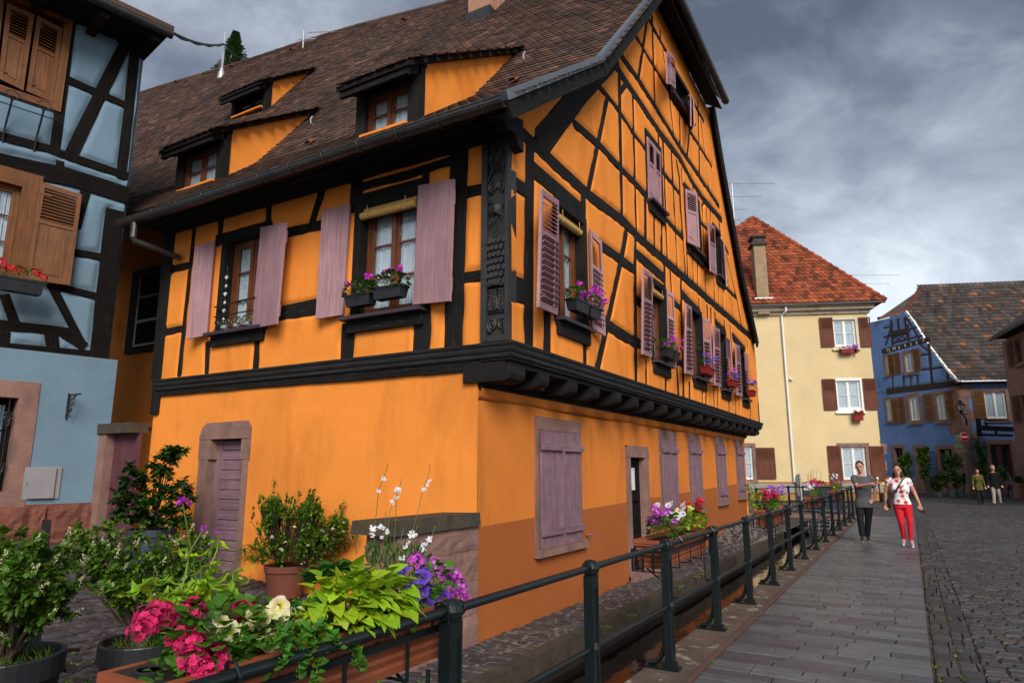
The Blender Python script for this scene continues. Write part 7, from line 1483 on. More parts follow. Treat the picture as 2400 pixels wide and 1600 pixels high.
for k in range(6): b.box((tq.x-.7, tq.y-.25, .08+k*.15), (tq.x+.7, tq.y-.21, .215+k*.15)); b.box((tq.x-.79, tq.y-.2, .08+k*.15), (tq.x-.75, tq.y+.2, .215+k*.15))
b.box((tq.x-.7, tq.y-.2, .1), (tq.x+.7, tq.y+.2, .9)); b.build('boards', M['slatepl'], tr_)
hp_ = plant('heuchera', (tq.x, tq.y, 1), 'dark red leaved plant with thin stalks in the grey trough', None, 'plant'); f = MB(); clump(f, (tq.x, tq.y, 1.0), (.4, .2, .12), 80, .09, .08, [(1.6, .25, .5), (1, .2, .35)]); f.build('foliage', M['leaf'], hp_); s = MB()
for i in range(9): x = tq.x+random.uniform(-.35, .2); s.tube([(x, tq.y, 1), (x+random.uniform(-.1, .1), tq.y, 1.35+random.random()*.25)], .005, 4, (1, .5, .5))
s.build('stem', M['stem'], hp_)
gr_ = MB(); a0 = Vector((-3.35, 23.9, -.47)); ux = Vector((1, -.05, 0)); vy = Vector((0, .55, .42))
for i in range(10): gr_.tube([a0+ux*1.45*i/9, a0+ux*1.45*i/9+vy], .010, 4)
for j in range(5): gr_.tube([a0+vy*j/4, a0+vy*j/4+ux*1.45], .010, 4)
tag(gr_.build('canal_grate', M['galv']), 'pale metal grid leaning in the canal below the cross wall', 'grate')
# ================================================================ COURTYARD POTS AND SHRUBS
def pot(base, r, h, m, label, cat='pot', rim=True, soil=True, taper=.78):
    p = empty('plant_pot', base, label, cat); b = MB(); pr = [(r*taper, 0), (r*taper+.01, .01), (r*.96, h*.8), (r*.97, h*.8), (r*1.03, h*.81), (r*1.04, h*.99), (r*1.03, h), (r*.95, h), (r*.93, h*.9)]
    b.lathe(base, pr, 32); b.build('body', m, p, smooth=False)
    if soil:
        s = MB(); b_ = Vector(base); n = 20; vs = [b_+Vector((0, 0, h*.93))]
        for k in (.33, .66, 1): vs += [b_+Vector((r*.94*k*math.cos(6.283*i/n), r*.94*k*math.sin(6.283*i/n), h*.92+.012*noise.noise(Vector((k*5, i, 1))))) for i in range(n)]
        s.add(vs, [(0, 1+i, 1+(i+1) % n) for i in range(n)]+[(1+k*n+i, 1+k*n+n+i, 1+k*n+n+(i+1) % n, 1+k*n+(i+1) % n) for k in range(2) for i in range(n)]); s.build('soil', M['soil'], p)
    return p
def branch(mb, pts, r0, r1):
    n = len(pts); mb.tube(pts, [lerp(r0, r1, i/(n-1)) for i in range(n)], 6)
def privet(base, tips, label, trunk=.014, leaves=26, pan=True, tint=1.0, L=.042, pn=.5):
    p = empty('privet_shrub', base, label, 'shrub'); w = MB(); f = MB(); fl = MB(); base = Vector(base)
    for t in tips:
        t = Vector(t); mid = base.lerp(t, .45)+Vector((random.uniform(-.06, .06), random.uniform(-.06, .06), random.uniform(.0, .08))); pts = [base+Vector((random.uniform(-.03, .03), random.uniform(-.03, .03), 0))]
        for k in range(1, 9): s = k/8; pts.append(pts[0]*(1-s)**2+mid*2*s*(1-s)+t*s*s+rdir()*.008)
        branch(w, pts, trunk*random.uniform(.5, 1), .0025)
        for j in range(4):
            q0 = pts[random.randint(4, 7)]; q1 = q0+Vector((random.uniform(-1, 1), random.uniform(-1, 1), random.uniform(.0, .8))).normalized()*random.uniform(.08, .17); w.tube([q0, q0.lerp(q1, .5)+rdir()*.01, q1], [.003, .0025, .0015], 4)
            for i in range(leaves//3):
                c = q0.lerp(q1, random.uniform(.2, 1.0)); m = random.uniform(.6, 1.35)*tint; leafquad(f, c, ((q1-q0).normalized()*.7+rdir()*.9).normalized(), Vector((0, 0, 1))+rdir()*.5, L*random.uniform(.7, 1.15), L*.55, (m*random.uniform(.8, 1.3), m, m*.6), .2)
            if pan and random.random() < pn:
                d = ((q1-q0).normalized()+Vector((0, 0, .7))).normalized()
                for i in range(26):
                    s = random.random(); c = q1+d*s*.055+rdir()*(.016*(1-s*.75)); fl.add([c+Vector((.0035, 0, 0)), c+Vector((0, .0035, 0)), c+Vector((-.0035, 0, 0)), c+Vector((0, -.0035, 0)), c+Vector((0, 0, .0045)), c-Vector((0, 0, .0045))], [(0, 1, 4), (1, 2, 4), (2, 3, 4), (3, 0, 4), (1, 0, 5), (2, 1, 5), (3, 2, 5), (0, 3, 5)], random.choice([(.62, .60, .34), (.7, .68, .45), (.5, .52, .25)]))
        for i in range(leaves):
            s = random.uniform(.5, 1.03); k = min(7, int(s*8)); c = pts[k].lerp(pts[min(8, k+1)], s*8-k if k < 7 else .5); m = random.uniform(.6, 1.35)*tint
            leafquad(f, c, ((t-base).normalized()*.5+rdir()*.9).normalized(), Vector((0, 0, 1))+rdir()*.5, L*random.uniform(.75, 1.2), L*.55, (m*random.uniform(.8, 1.3), m, m*.6), .2)
    w.build('branches', M['bark'], p); f.build('foliage', M['leaf'], p)
    if fl.v: fl.build('blossom', M['petal'], p)
    return p
def z7p(x, y, dep): return at('z7', x, y, dep)
# left foreground: black pot with a big privet, bottom left of the picture
c1 = at('z7', 40, 1300, 3.5); c1.z = gh(c1.x, c1.y)
zp = c1.z; topz = at('z7', 40, 1300, 3.5).z; h1 = max(.3, topz-zp)
pot(c1, .27, h1, M['blackpl'], 'black plastic pot cut by the bottom left corner of the photo')
b1 = c1+Vector((0, 0, h1*.92))
tips = [z7p(x, y, 3.5+d) for x, y, d in ((20, 130, .2), (90, 240, .0), (200, 130, .3), (260, 260, -.2), (380, 170, .2), (150, 420, -.3), (330, 420, 0), (450, 330, .3), (520, 480, -.2), (600, 620, 0), (700, 650, .2), (560, 760, -.2), (640, 300, .5), (460, 560, .1), (60, 560, -.4), (220, 560, .3), (30, 760, -.2), (150, 700, .2), (300, 760, -.3), (430, 900, .0), (40, 950, .1), (-80, 300, .1), (-60, 620, .0), (520, 900, .1), (300, 620, .2), (110, 330, .3))]
privet(b1, tips, 'large privet with cream blossom in the black pot at the left edge', .016, 85, tint=1.0, L=.050, pn=.45)
c2 = at('z7', 1330, 1160, 4.0); c2.z = gh(c2.x, c2.y); h2 = max(.3, at('z7', 1330, 1160, 4.0).z-c2.z)
pot(c2, .235, h2, M['blackpl'], 'black plastic pot with dry leaves behind the nearest planter')
b2 = c2+Vector((0, 0, h2*.92))
tips = [z7p(x, y, 4.0+d) for x, y, d in ((1500, 200, .3), (1560, 300, .1), (1640, 170, .4), (1720, 260, .2), (1800, 200, .5), (1900, 260, .3), (2000, 310, .2), (1450, 330, 0), (1650, 380, .2), (1780, 380, .3), (1880, 420, .1), (1560, 500, -.1), (1620, 620, .0), (1300, 350, -.1))]
privet(b2, tips, 'privet with cream blossom leaning over the middle of the courtyard', .013, 60, L=.045, pn=.6, tint=1.25)
tips = [z7p(x, y, 3.9+d) for x, y, d in ((680, 60, .2), (760, 130, .1), (640, 160, .3), (850, 120, .2), (900, 260, 0), (820, 330, .1), (960, 120, .3), (1010, 60, .3), (1060, 30, .2), (560, 260, .2), (900, 420, 0), (1100, 640, -.1), (1000, 560, .0), (700, 360, .2), (960, 500, .1), (1080, 470, .1), (480, 300, .2), (1220, 170, .2))]
privet(b2+Vector((-.05, 0, 0)), tips, 'arching privet with cream blossom reaching across to the pale blue wall', .013, 55, L=.045, pn=.6, tint=1.15)
st_ = at('z7', 345, 1220, 4.1); st2 = at('z7', 430, 70, 4.1); b = MB(); b.beam(st_-Vector((0, 0, .25)), st2, .045, .02); tag(b.build('iron_stake', M['iron']), 'black flat iron stake standing in the left privet', 'stake')
b = MB(); s_ = at('z7', 430, 1270, 4.2); e_ = at('z7', 700, 1262, 4.6); b.beam(s_, e_, .05, .02); b.beam(at('z7', 420, 1330, 3.9), at('z7', 660, 1450, 3.6), .05, .02); r_o = b.build('pot_cradle', M['iron']); tag(r_o, 'flat iron cradle bars beside the black pot at lower left', 'stand')
gs = MB()
for (c, hh, rr, n) in ((c1, h1, .2, 160), (c2, h2, .17, 130)):
    for i in range(n): d = rdir(0, 1); q = c+Vector((d.x*rr, d.y*rr, hh*.92)); leafquad(gs, q, (Vector((0, 0, 1))+rdir()*.6), Vector((1, 0, 0)), random.uniform(.03, .09), .004, (random.uniform(.7, 1.8), random.uniform(.9, 1.4), .5), .3)
    for i in range(40): d = rdir(0, 1); q = c+Vector((d.x*rr*1.1, d.y*rr*1.1, hh*.935)); leafquad(gs, q, rdir(-.2, .2), Vector((0, 0, 1)), .03, .02, (2.2, .9, .8), .2)
tag(gs.build('pot_grass', M['leaf']), 'thin grass and fallen leaves covering the soil of the black pots', 'grass', kind='stuff')
# slate pot with rhododendron against the gate
c3 = Vector((-7.75, 4.75, 0)); pb_ = ground('z7', 1190, 500, .52); c3 = Vector((pb_.x, pb_.y+.22, gh(pb_.x, pb_.y+.22))); D3 = px_of(c3)[2]; r3 = 205*.2551*D3/FPX; h3 = 345*.2551*D3/FPX
pot(c3, r3, h3, M['slatepl'], 'large slate grey round pot in front of the dark mauve gate')
rh = empty('rhododendron', c3+Vector((0, 0, h3)), 'dark leaved rhododendron in the slate grey pot', 'shrub'); f = MB(); w = MB(); b3 = c3+Vector((0, 0, h3*.92)); Z3p = lambda x, y, d=0: at('d1', x, y, D3+d)
def whorl(c, n, L, cols, up=.25):
    a0 = random.random()*6
    for i in range(n): a = a0+i*2.4; e = random.uniform(-.9, .6); leafquad(f, c, Vector((math.cos(a), math.sin(a), e)), Vector((0, 0, 1)), L*random.uniform(.75, 1.1), L*.44, tuple(v*random.uniform(.6, 1.3) for v in random.choice(cols)), -.15)
for (x, y) in [(-60, 980), (0, 1010), (60, 1040), (120, 1010), (180, 1040), (240, 1060), (140, 960), (-110, 1000), (320, 1000), (420, 1080), (520, 1100), (60, 820), (140, 840), (-20, 880), (220, 860), (300, 820), (60, 600), (20, 560), (110, 640), (150, 690), (-20, 680), (-60, 740), (60, 720), (180, 780), (-90, 820), (20, 820), (100, 860), (-60, 920), (60, 940), (180, 900), (-120, 880), (260, 700), (330, 740), (400, 780), (450, 720), (500, 700), (540, 760), (580, 830), (480, 830), (400, 860), (340, 930), (430, 950), (510, 930), (560, 1030), (470, 1040), (380, 1030), (300, 1060), (240, 980), (220, 560), (250, 610), (280, 560), (330, 600), (370, 620), (300, 480), (350, 430), (400, 400), (450, 400), (490, 420), (370, 470), (320, 430), (430, 460), (400, 520)]:
    for k in range(4): c = Z3p(x+random.uniform(-30, 30), y+random.uniform(-30, 30), random.uniform(-.25, .25)); whorl(c, 9, .105, [(1, 1, 1), (.7, .8, .8), (1.6, 1.5, 1), (.5, .6, .6)])
    if random.random() < .5: w.tube([b3, b3.lerp(c, .5)+Vector((0, 0, .05)), c], [.010, .007, .004], 5)
w.tube([Z3p(250, 1090), Z3p(285, 900), Z3p(290, 700), Z3p(300, 560), Z3p(370, 450)], [.016, .014, .012, .009, .006], 6)
f.build('foliage', M['leafdark'], rh); w.build('branches', M['bark'], rh)
# terracotta pot with bright shrub and strap leaves by the wall
p4 = ground('z4', 430, 960, .26); c4 = Vector((p4.x, p4.y+.16, gh(p4.x, p4.y+.16))); D4 = px_of(c4)[2]; r4 = 150*.3189*D4/FPX; h4 = 230*.3189*D4/FPX
pot(c4, r4, h4, M['clay'], 'terracotta pot standing by the orange wall')
sh4 = empty('box_shrub', c4+Vector((0, 0, h4)), 'bright green small leaved shrub with white flecks in the terracotta pot', 'shrub'); f = MB(); w = MB(); Z4p = lambda x, y, d=0: at('z4', x, y, D4+d); b4 = c4+Vector((0, 0, h4*.9))
for i in range(400):
    t = random.random(); 
    x, y = random.choice([(random.gauss(450, 75), random.gauss(480, 90)), (random.gauss(560, 75), random.gauss(430, 80)), (random.gauss(690, 55), random.gauss(470, 90)), (random.gauss(430, 45), random.gauss(340, 45)), (random.gauss(720, 35), random.gauss(340, 55)), (random.gauss(900, 55), random.gauss(480, 55)), (random.gauss(520, 100), random.gauss(640, 50)), (random.gauss(760, 70), random.gauss(590, 70))])
    if y > 760: continue
    c = Z4p(x, y, random.uniform(-.2, .2)); d = (c-b4).normalized()*.4+Vector((random.uniform(-.5, .5), random.uniform(-.5, .5), 1)); d.normalize(); L_ = random.uniform(.08, .16); w.tube([b4.lerp(c, .6), c, c+d*L_], [.004, .003, .0015], 4)
    for k in range(15): s = random.random(); m = random.uniform(.7, 1.7); leafquad(f, c+d*L_*s, (d*.5+rdir()*.9).normalized(), Vector((0, 0, 1)), .047, .026, (m*1.2, m*1.15, m*.5), .1)
for (x, y, tx, ty) in ((700, 330, 705, 200), (790, 340, 815, 265), (430, 300, 430, 262), (355, 300, 358, 270), (520, 320, 515, 275), (940, 420, 945, 350), (640, 330, 625, 290)):
    a_, e_ = Z4p(x, y), Z4p(tx, ty)
    for k in range(26): s = random.random(); leafquad(f, a_.lerp(e_, s), ((e_-a_).normalized()*.5+rdir()*.8), Vector((0, 0, 1)), .032*(1.1-s*.5), .016, (1.5, 1.6, .7), .1)
w.build('branches', M['bark'], sh4); f.build('foliage', M['leaf'], sh4); fl = MB()
for (x, y) in ((430, 495), (500, 590), (530, 540), (965, 390), (955, 460), (880, 440), (595, 420), (660, 690), (700, 550), (800, 455)): flowerhead(fl, Z4p(x, y, -.2), .022, [(.7, .68, .5), (.75, .74, .6)], 8)
fl.build('blossom', M['petal'], sh4)
sl_ = empty('spider_plant', b4, 'arching strap leaved plant at the left of the terracotta pot', 'plant'); f = MB()
for i in range(90):
    a = random.uniform(1.6, 4.6); b_ = Z4p(330+random.uniform(-40, 60), 640+random.uniform(-60, 60), random.uniform(-.1, .1)); hd = Vector((math.cos(a)*.9+.0, math.sin(a)*.9, 0)); side = Vector((-_cy, -_sy, 0)) if random.random() < .75 else hd; L_ = random.uniform(.16, .34); pts = [b_+side*L_*s+Vector((0, 0, L_*(1.3*s-1.75*s*s))) for s in (0, .25, .5, .75, 1)]
    wv = Vector((0, 0, 1)).cross(side).normalized()*.008; m = random.uniform(.7, 1.6)
    f.add([p+wv*(1-.2*i_**1.5*.6) for i_, p in enumerate(pts)]+[p-wv*(1-.2*i_**1.5*.6) for i_, p in enumerate(pts)], [(k, k+1, 6+k, 5+k) for k in range(4)], (m, m*1.2, m*.6))
f.build('foliage', M['leaf'], sl_)
# --- trees behind the roofs
def tree(base, h, r, label, conic=False, n=900, tint=1.0, name='tree', leafL=.5):
    t = empty(name, base, label, 'tree'); w = MB(); base = Vector(base); w.tube([base, base+Vector((0, 0, h*.5)), base+Vector((0, 0, h*.97))], [h*.02, h*.013, .03], 7)
    f = MB()
    if conic:
        for i in range(n):
            z = random.random()**.8; a = random.random()*6.28; rr = r*(1-z)**.95*(.35+.65*random.random())*(1+.3*math.sin(a*3+z*60)); c = base+Vector((rr*math.cos(a), rr*math.sin(a), h*(.25+.75*z))); m = random.uniform(.5, 1.2)*tint; leafquad(f, c, Vector((math.cos(a), math.sin(a), random.uniform(-.1, .7))), Vector((0, 0, 1)), leafL, leafL*.45, (m, m, m), .2)
    else:
        cl = [(base+Vector((random.uniform(-1, 1)*r*.6, random.uniform(-1, 1)*r*.6, h*random.uniform(.45, .9))), r*random.uniform(.3, .55)) for _ in range(9)]
        for c0, q in cl: w.tube([base+Vector((0, 0, h*.4)), c0], [h*.01, .03], 5)
        for i in range(n): c0, q = random.choice(cl); d = rdir(); c = c0+d*q*random.uniform(.6, 1); m = random.uniform(.5, 1.3)*tint; leafquad(f, c, (d+rdir()*.6).normalized(), Vector((0, 0, 1)), leafL, leafL*.6, (m*1.1, m, m*.6), .2)
    w.build('trunk', M['bark'], t); f.build('crown', M['leafdark'] if conic else M['leaf'], t)
tb_ = at('z1', 1385, 900, 34); tt = at('z1', 1385, 110, 34); tree((tb_.x, tb_.y, 0), tt.z, 5.2, 'dark pointed conifer showing above the ridge of the orange house', True, 9000, name='conifer', leafL=.22, tint=1.2)
tb_ = at('z1', 1330, 560, 30); tt = at('z1', 1330, 330, 30); tree((tb_.x, tb_.y, 0), tt.z+.5, 1.5, 'rounded green tree low behind the ridge beside the conifer', False, 2500, leafL=.24, tint=1.3)
# --- greenery, trellises, pots and bollard in front of the far blue house
def bush(x, y, fr, dep, hw, hh, label, n=500, L=.16, name='climbing_plant', cols=((1, 1, 1), (.7, .8, .6), (1.4, 1.4, .7)), flowers=None, m='leaf'):
    c = at(fr, x, y, dep); b = empty(name, (c.x, c.y, 0), label, 'plant'); f = MB(); w = MB(); rw_, rh_ = hw*dep/FPX*FR[fr][2], hh*dep/FPX*FR[fr][2]
    cl = [(c+Vector((_cy, _sy, 0))*random.uniform(-.75, .75)*rw_+Vector((0, 0, random.uniform(-.85, .85)*rh_)), rw_*random.uniform(.25, .5)) for _ in range(max(5, int(n/60)))]
    for c0, q in cl: w.tube([Vector((c.x, c.y, 0)), Vector((c.x, c.y, 0)).lerp(c0, .5)+rdir()*.05, c0], [.025, .018, .008], 4)
    for i in range(n): c0, q = random.choice(cl); d = rdir(); p = c0+Vector((d.x*q, d.y*q*.7, d.z*q*1.2))*random.uniform(.4, 1); k = random.uniform(.5, 1.4); leafquad(f, p, (d+rdir()).normalized(), Vector((0, 0, 1)), L*random.uniform(.6, 1.1), L*.6, tuple(k*v for v in random.choice(cols)), .2)
    w.build('stems', M['bark'], b); f.build('foliage', M[m], b)
    if flowers:
        g2 = MB()
        for i in range(flowers[1]): c0, q = random.choice(cl); flowerhead(g2, c0+rdir()*q, .07, flowers[0], 6)
        g2.build('blossom', M['petal'], b)
DF = 1.0*px_of(fb)[2]
bush(720, 780, 'p2', DF-2.2, 105, 190, 'tall climber on the trellis at the left of the blue house', 900); bush(960, 760, 'p2', DF-3.0, 90, 230, 'climber over the stone doorway of the blue house', 1000); bush(1370, 800, 'p2', DF-2.6, 150, 160, 'leafy climber before the wide window of the blue house', 1000, flowers=([(.6, .5, .7), (.7, .7, .75)], 14)); bush(1760, 740, 'p2', DF-2.6, 110, 260, 'climber on the lattice at the corner of the blue house', 1100, flowers=([(.6, .2, .5)], 12))
bush(1120, 1060, 'p2', DF-3.0, 150, 80, 'dark low shrubs at the left of the pots before the blue house', 700, name='shrub', m='leafdark', cols=((1.6, 1.6, 1.6), (1, 1, 1))); bush(1300, 990, 'p2', DF-3.2, 140, 60, 'shrub with pale white flower heads before the blue house', 500, name='shrub', flowers=([(.5, .52, .42)], 40)); bush(1480, 1020, 'p2', DF-3.2, 90, 60, 'leafy shrub right of the white flowered shrub', 400, name='shrub', m='leafdark', cols=((2, 2, 2),)); bush(1960, 940, 'p2', DF-3.4, 160, 70, 'shrub with pink flowers behind the man in black', 600, name='shrub', flowers=([(.65, .12, .4)], 14)); bush(2230, 1010, 'p2', DF-5, 60, 50, 'green plant spilling from the round stone pot', 300, name='shrub')
def lattice(fr, x0, y0, x1, y1, arched, label, dep):
    a = at(fr, x0, y1, dep); c = at(fr, x1, y1, dep); t = at(fr, (x0+x1)/2, y0, dep); o = MB(); w = (c-a).length; u = (c-a).normalized(); u.z = 0; H = t.z-a.z; r = empty('trellis', a, label, 'trellis')
    def top(s): return H*(.72+.28*math.sqrt(max(0, 1-(2*s-1)**2))) if arched else H
    for i in range(-14, 16):
        for sg in (1, -1):
            pts = []
            for k in range(41):
                s = k/40; z = (i*w/4.5)+sg*s*w*1.3
                if 0 <= z <= top(s): pts.append(a+u*w*s+Vector((0, 0, z)))
            if len(pts) > 2: o.tube([pts[0], pts[-1]], .013, 4)
    o.build('lattice', M['blue_trellis'], r); o = MB(); o.tube([a+u*w*s+Vector((0, 0, top(s))) for s in [k/16 for k in range(17)]], .025, 5); o.tube([a, a+Vector((0, 0, top(0)))], .025, 5); o.tube([a+u*w, a+u*w+Vector((0, 0, top(1)))], .025, 5); o.tube([a, a+u*w], .025, 5); o.build('frame', M['blue_trellis'], r)
M['blue_trellis'] = mat('dark blue trellis paint', (.03, .05, .10), .6, .3)
lattice('p2', 735, 620, 835, 955, True, 'arched dark trellis left of the stone doorway', DF-.6); lattice('p2', 1050, 625, 1160, 955, True, 'arched dark trellis right of the stone doorway', DF-.7); lattice('p2', 1620, 440, 1830, 800, False, 'square dark lattice on the corner of the blue house', DF-.3)
POTC = mat('grey green glazed pot', (.085, .125, .12), .45, .4, var=.15)
for (x, yb, hw, ht, lab) in ((1345, 1205, 52, 85, 'grey green pot, second left of the leaning post'), (1460, 1198, 58, 110, 'tallest grey green pot, directly left of the leaning post'), (1165, 1190, 45, 65, 'darkest grey green pot, leftmost of the row'), (1880, 1225, 50, 100, 'grey green pot between the couple in the background'), (1795, 1225, 25, 130, 'narrow grey green pot behind the woman in the olive coat'), (2020, 1225, 35, 70, 'grey green pot right of the man in black')):
    dz = DF-4.0; c = at('p2', x, yb, dz); c.z = 0; pot(c, hw*FR['p2'][2]*dz/FPX, ht*FR['p2'][2]*dz/FPX, POTC, lab, soil=True)
dz = DF-6; c = at('p2', 2255, 1250, dz); c.z = 0; pot(c, 62*FR['p2'][2]*dz/FPX, 205*FR['p2'][2]*dz/FPX, M['sand'], 'round sandstone pot at the right edge beside the pink house', taper=1.0)
c = at('p2', 1047, 1210, DF-4.5); c.z = 0; b = MB(); b.lathe(c, [(.12, 0), (.12, .08), (.085, .12), (.075, .8), (.10, .84), (.10, .9), (.07, .93), (.09, 1.0), (.05, 1.09), (.01, 1.12)], 14); tag(b.build('bollard', M['iron']), 'black cast iron bollard before the climbers of the blue house', 'bollard')
# no entry sign with other plates turned away
pc = at('p2', 1568, 1212, DF-5); D5 = DF-5; pc.z = 0; tp2 = at('p2', 1485, 400, D5); ns = empty('road_sign', pc, 'red and white no entry sign with grey plates turned away on a leaning post', 'sign')
b = MB(); b.tube([pc, tp2], .045, 8); b.build('post', M['olive'], ns); k5 = FR['p2'][2]*D5/FPX; SV = Vector((_cy, _sy, 0)); SN = Vector((_sy, -_cy, 0))
def disc(x, y, r, m, off, name, D=None, wd=1): 
    c = at('p2', x, y, D5)+SN*off; b = MB(); b.prism([c+SV*r*k5*math.cos(a)*wd+Vector((0, 0, r*k5*math.sin(a))) for a in [i*math.pi/14 for i in range(28)]], SN*-.012, SN*.012); return b.build(name, m, ns)
disc(1498, 428, 62, M['white'], .085, 'sign_edge'); disc(1498, 428, 57, M['redsign'], .105, 'sign_face'); c = at('p2', 1498, 428, D5)+SN*.125; b = MB(); s1 = SV*45*k5; z1_ = Vector((0, 0, 9*k5)); b.hexa([c-s1-z1_, c+s1-z1_, c+s1+z1_, c-s1+z1_]+[q+SN*.008 for q in (c-s1-z1_, c+s1-z1_, c+s1+z1_, c-s1+z1_)]); b.build('white_bar', M['white'], ns)
disc(1425, 440, 50, M['olive'], .02, 'sign_back', wd=.85); disc(1520, 525, 40, M['olive'], -.06, 'sign_back', wd=.8)
for (x, y, w, h) in ((1428, 545, 55, 40), (1455, 615, 68, 25)): c = at('p2', x, y, D5)+SN*.06; b = MB(); s1 = SV*w*k5; zz = Vector((0, 0, h*k5)); b.hexa([c-s1-zz, c+s1-zz, c+s1+zz, c-s1+zz]+[q+SN*.01 for q in (c-s1-zz, c+s1-zz, c+s1+zz, c-s1+zz)]); b.build('sign_back', M['olive'], ns)
# lantern on the corner of the blue house
lc = at('p5', 1125, 1350, DF-1.2); k6 = FR['p5'][2]*(DF-1.2)/FPX; ln = empty('street_lamp', lc, 'black wall lantern with frosted panes on the corner of the far blue house', 'lamp'); b = MB()
def sq(z, r): return [lc+Vector((r*math.cos(a), r*math.sin(a), z)) for a in [math.pi/6+i*math.pi/3 for i in range(6)]]
H_ = 45*k6
gl_ = MB(); vs = sq(-H_, 25*k6)+sq(H_*.15, 42*k6); gl_.add(vs, [(i, (i+1) % 6, 6+(i+1) % 6, 6+i) for i in range(6)]); gl_.build('pane', M['frost'], ln)
for i in range(6): b.beam(vs[i], vs[6+i], .03, .03)
vs = sq(H_*.15, 50*k6)+sq(H_*.9, 18*k6)+sq(H_*1.1, 22*k6)+sq(H_*1.45, 5*k6); b.add(vs, [(6*j+i, 6*j+(i+1) % 6, 6*j+6+(i+1) % 6, 6*j+6+i) for j in range(3) for i in range(6)]); b.lathe(lc+Vector((0, 0, -H_*1.7)), [(.02, 0), (22*k6, H_*.15), (12*k6, H_*.35), (26*k6, H_*.7)], 8); b.build('lantern_body', M['iron'], ln)
b = MB(); a_ = lc+Vector((0, 0, -H_*1.7)); w_ = at('p5', 1200, 1440, DF-.1); b.tube([a_, Vector((w_.x, w_.y, a_.z+.05))], .035, 6); b.tube([a_+Vector((0, 0, 0)), at('p5', 1185, 1480, DF-.6), at('p5', 1190, 1545, DF-.1)], [.05, .05, .06], 6); b.build('bracket', M['iron'], ln)
# ================================================================ PEOPLE
def ell(mb, c, r, n=12, m=8, rot=None):
    c = Vector(c); vs = []
    for j in range(m+1):
        th = math.pi*j/m
        for i in range(n): a = 6.28318*i/n; v = Vector((r[0]*math.sin(th)*math.cos(a), r[1]*math.sin(th)*math.sin(a), r[2]*math.cos(th))); vs.append(c+(rot @ v if rot else v))
    mb.add(vs, [(j*n+i, j*n+(i+1) % n, (j+1)*n+(i+1) % n, (j+1)*n+i) for j in range(m) for i in range(n)])
def limb(mb, pts, rs, sub=5):
    """tapering limb through joints: overlapping spheres swept closely so the remesh fuses them"""
    P_ = [Vector(p) for p in pts]; pp = []; rr = []
    for (a, b, r0, r1) in zip(P_[:-1], P_[1:], rs[:-1], rs[1:]):
        for k in range(sub): pp.append(a.lerp(b, k/sub)); rr.append(lerp(r0, r1, k/sub))
    pp.append(P_[-1]); rr.append(rs[-1]); mb.tube(pp, rr, 12)
    for p, r in zip(P_, rs): ell(mb, p, (r, r, r), 12, 8)
def fuse(mb, name, m, parent, base, rz, vox=.012, smooth=2, S_=1.0):
    me = bpy.data.meshes.new(name); me.from_pydata([tuple(v) for v in mb.v], [], mb.f); o = bpy.data.objects.new(name, me); C.objects.link(o)
    r = o.modifiers.new('r', 'REMESH'); r.mode = 'VOXEL'; r.voxel_size = vox; r.use_smooth_shade = True; s = o.modifiers.new('s', 'SMOOTH'); s.iterations = smooth; s.factor = .5
    dg = bpy.context.evaluated_depsgraph_get(); me2 = bpy.data.meshes.new_from_object(o.evaluated_get(dg)); bpy.data.objects.remove(o); me2.name = name
    me2.transform(Matrix.Scale(S_, 4)); me2.materials.clear(); me2.materials.append(m); me2.polygons.foreach_set('use_smooth', [True]*len(me2.polygons)); o = bpy.data.objects.new(name, me2); C.objects.link(o); o.parent = parent; return o
def torso(mb, secs):
    """secs: (x, y, z, half width, half depth)"""
    n = 16; vs = []
    for (x, y, z, a, b) in secs:
        for i in range(n): t = 6.28318*i/n; c, s = math.cos(t), math.sin(t); vs.append((x+a*math.copysign(abs(c)**.8, c), y+b*math.copysign(abs(s)**.8, s), z))
    m = len(secs); mb.add(vs, [(j*n+i, j*n+(i+1) % n, (j+1)*n+(i+1) % n, (j+1)*n+i) for j in range(m-1) for i in range(n)]+[tuple(range(n-1, -1, -1)), tuple((m-1)*n+i for i in range(n))])
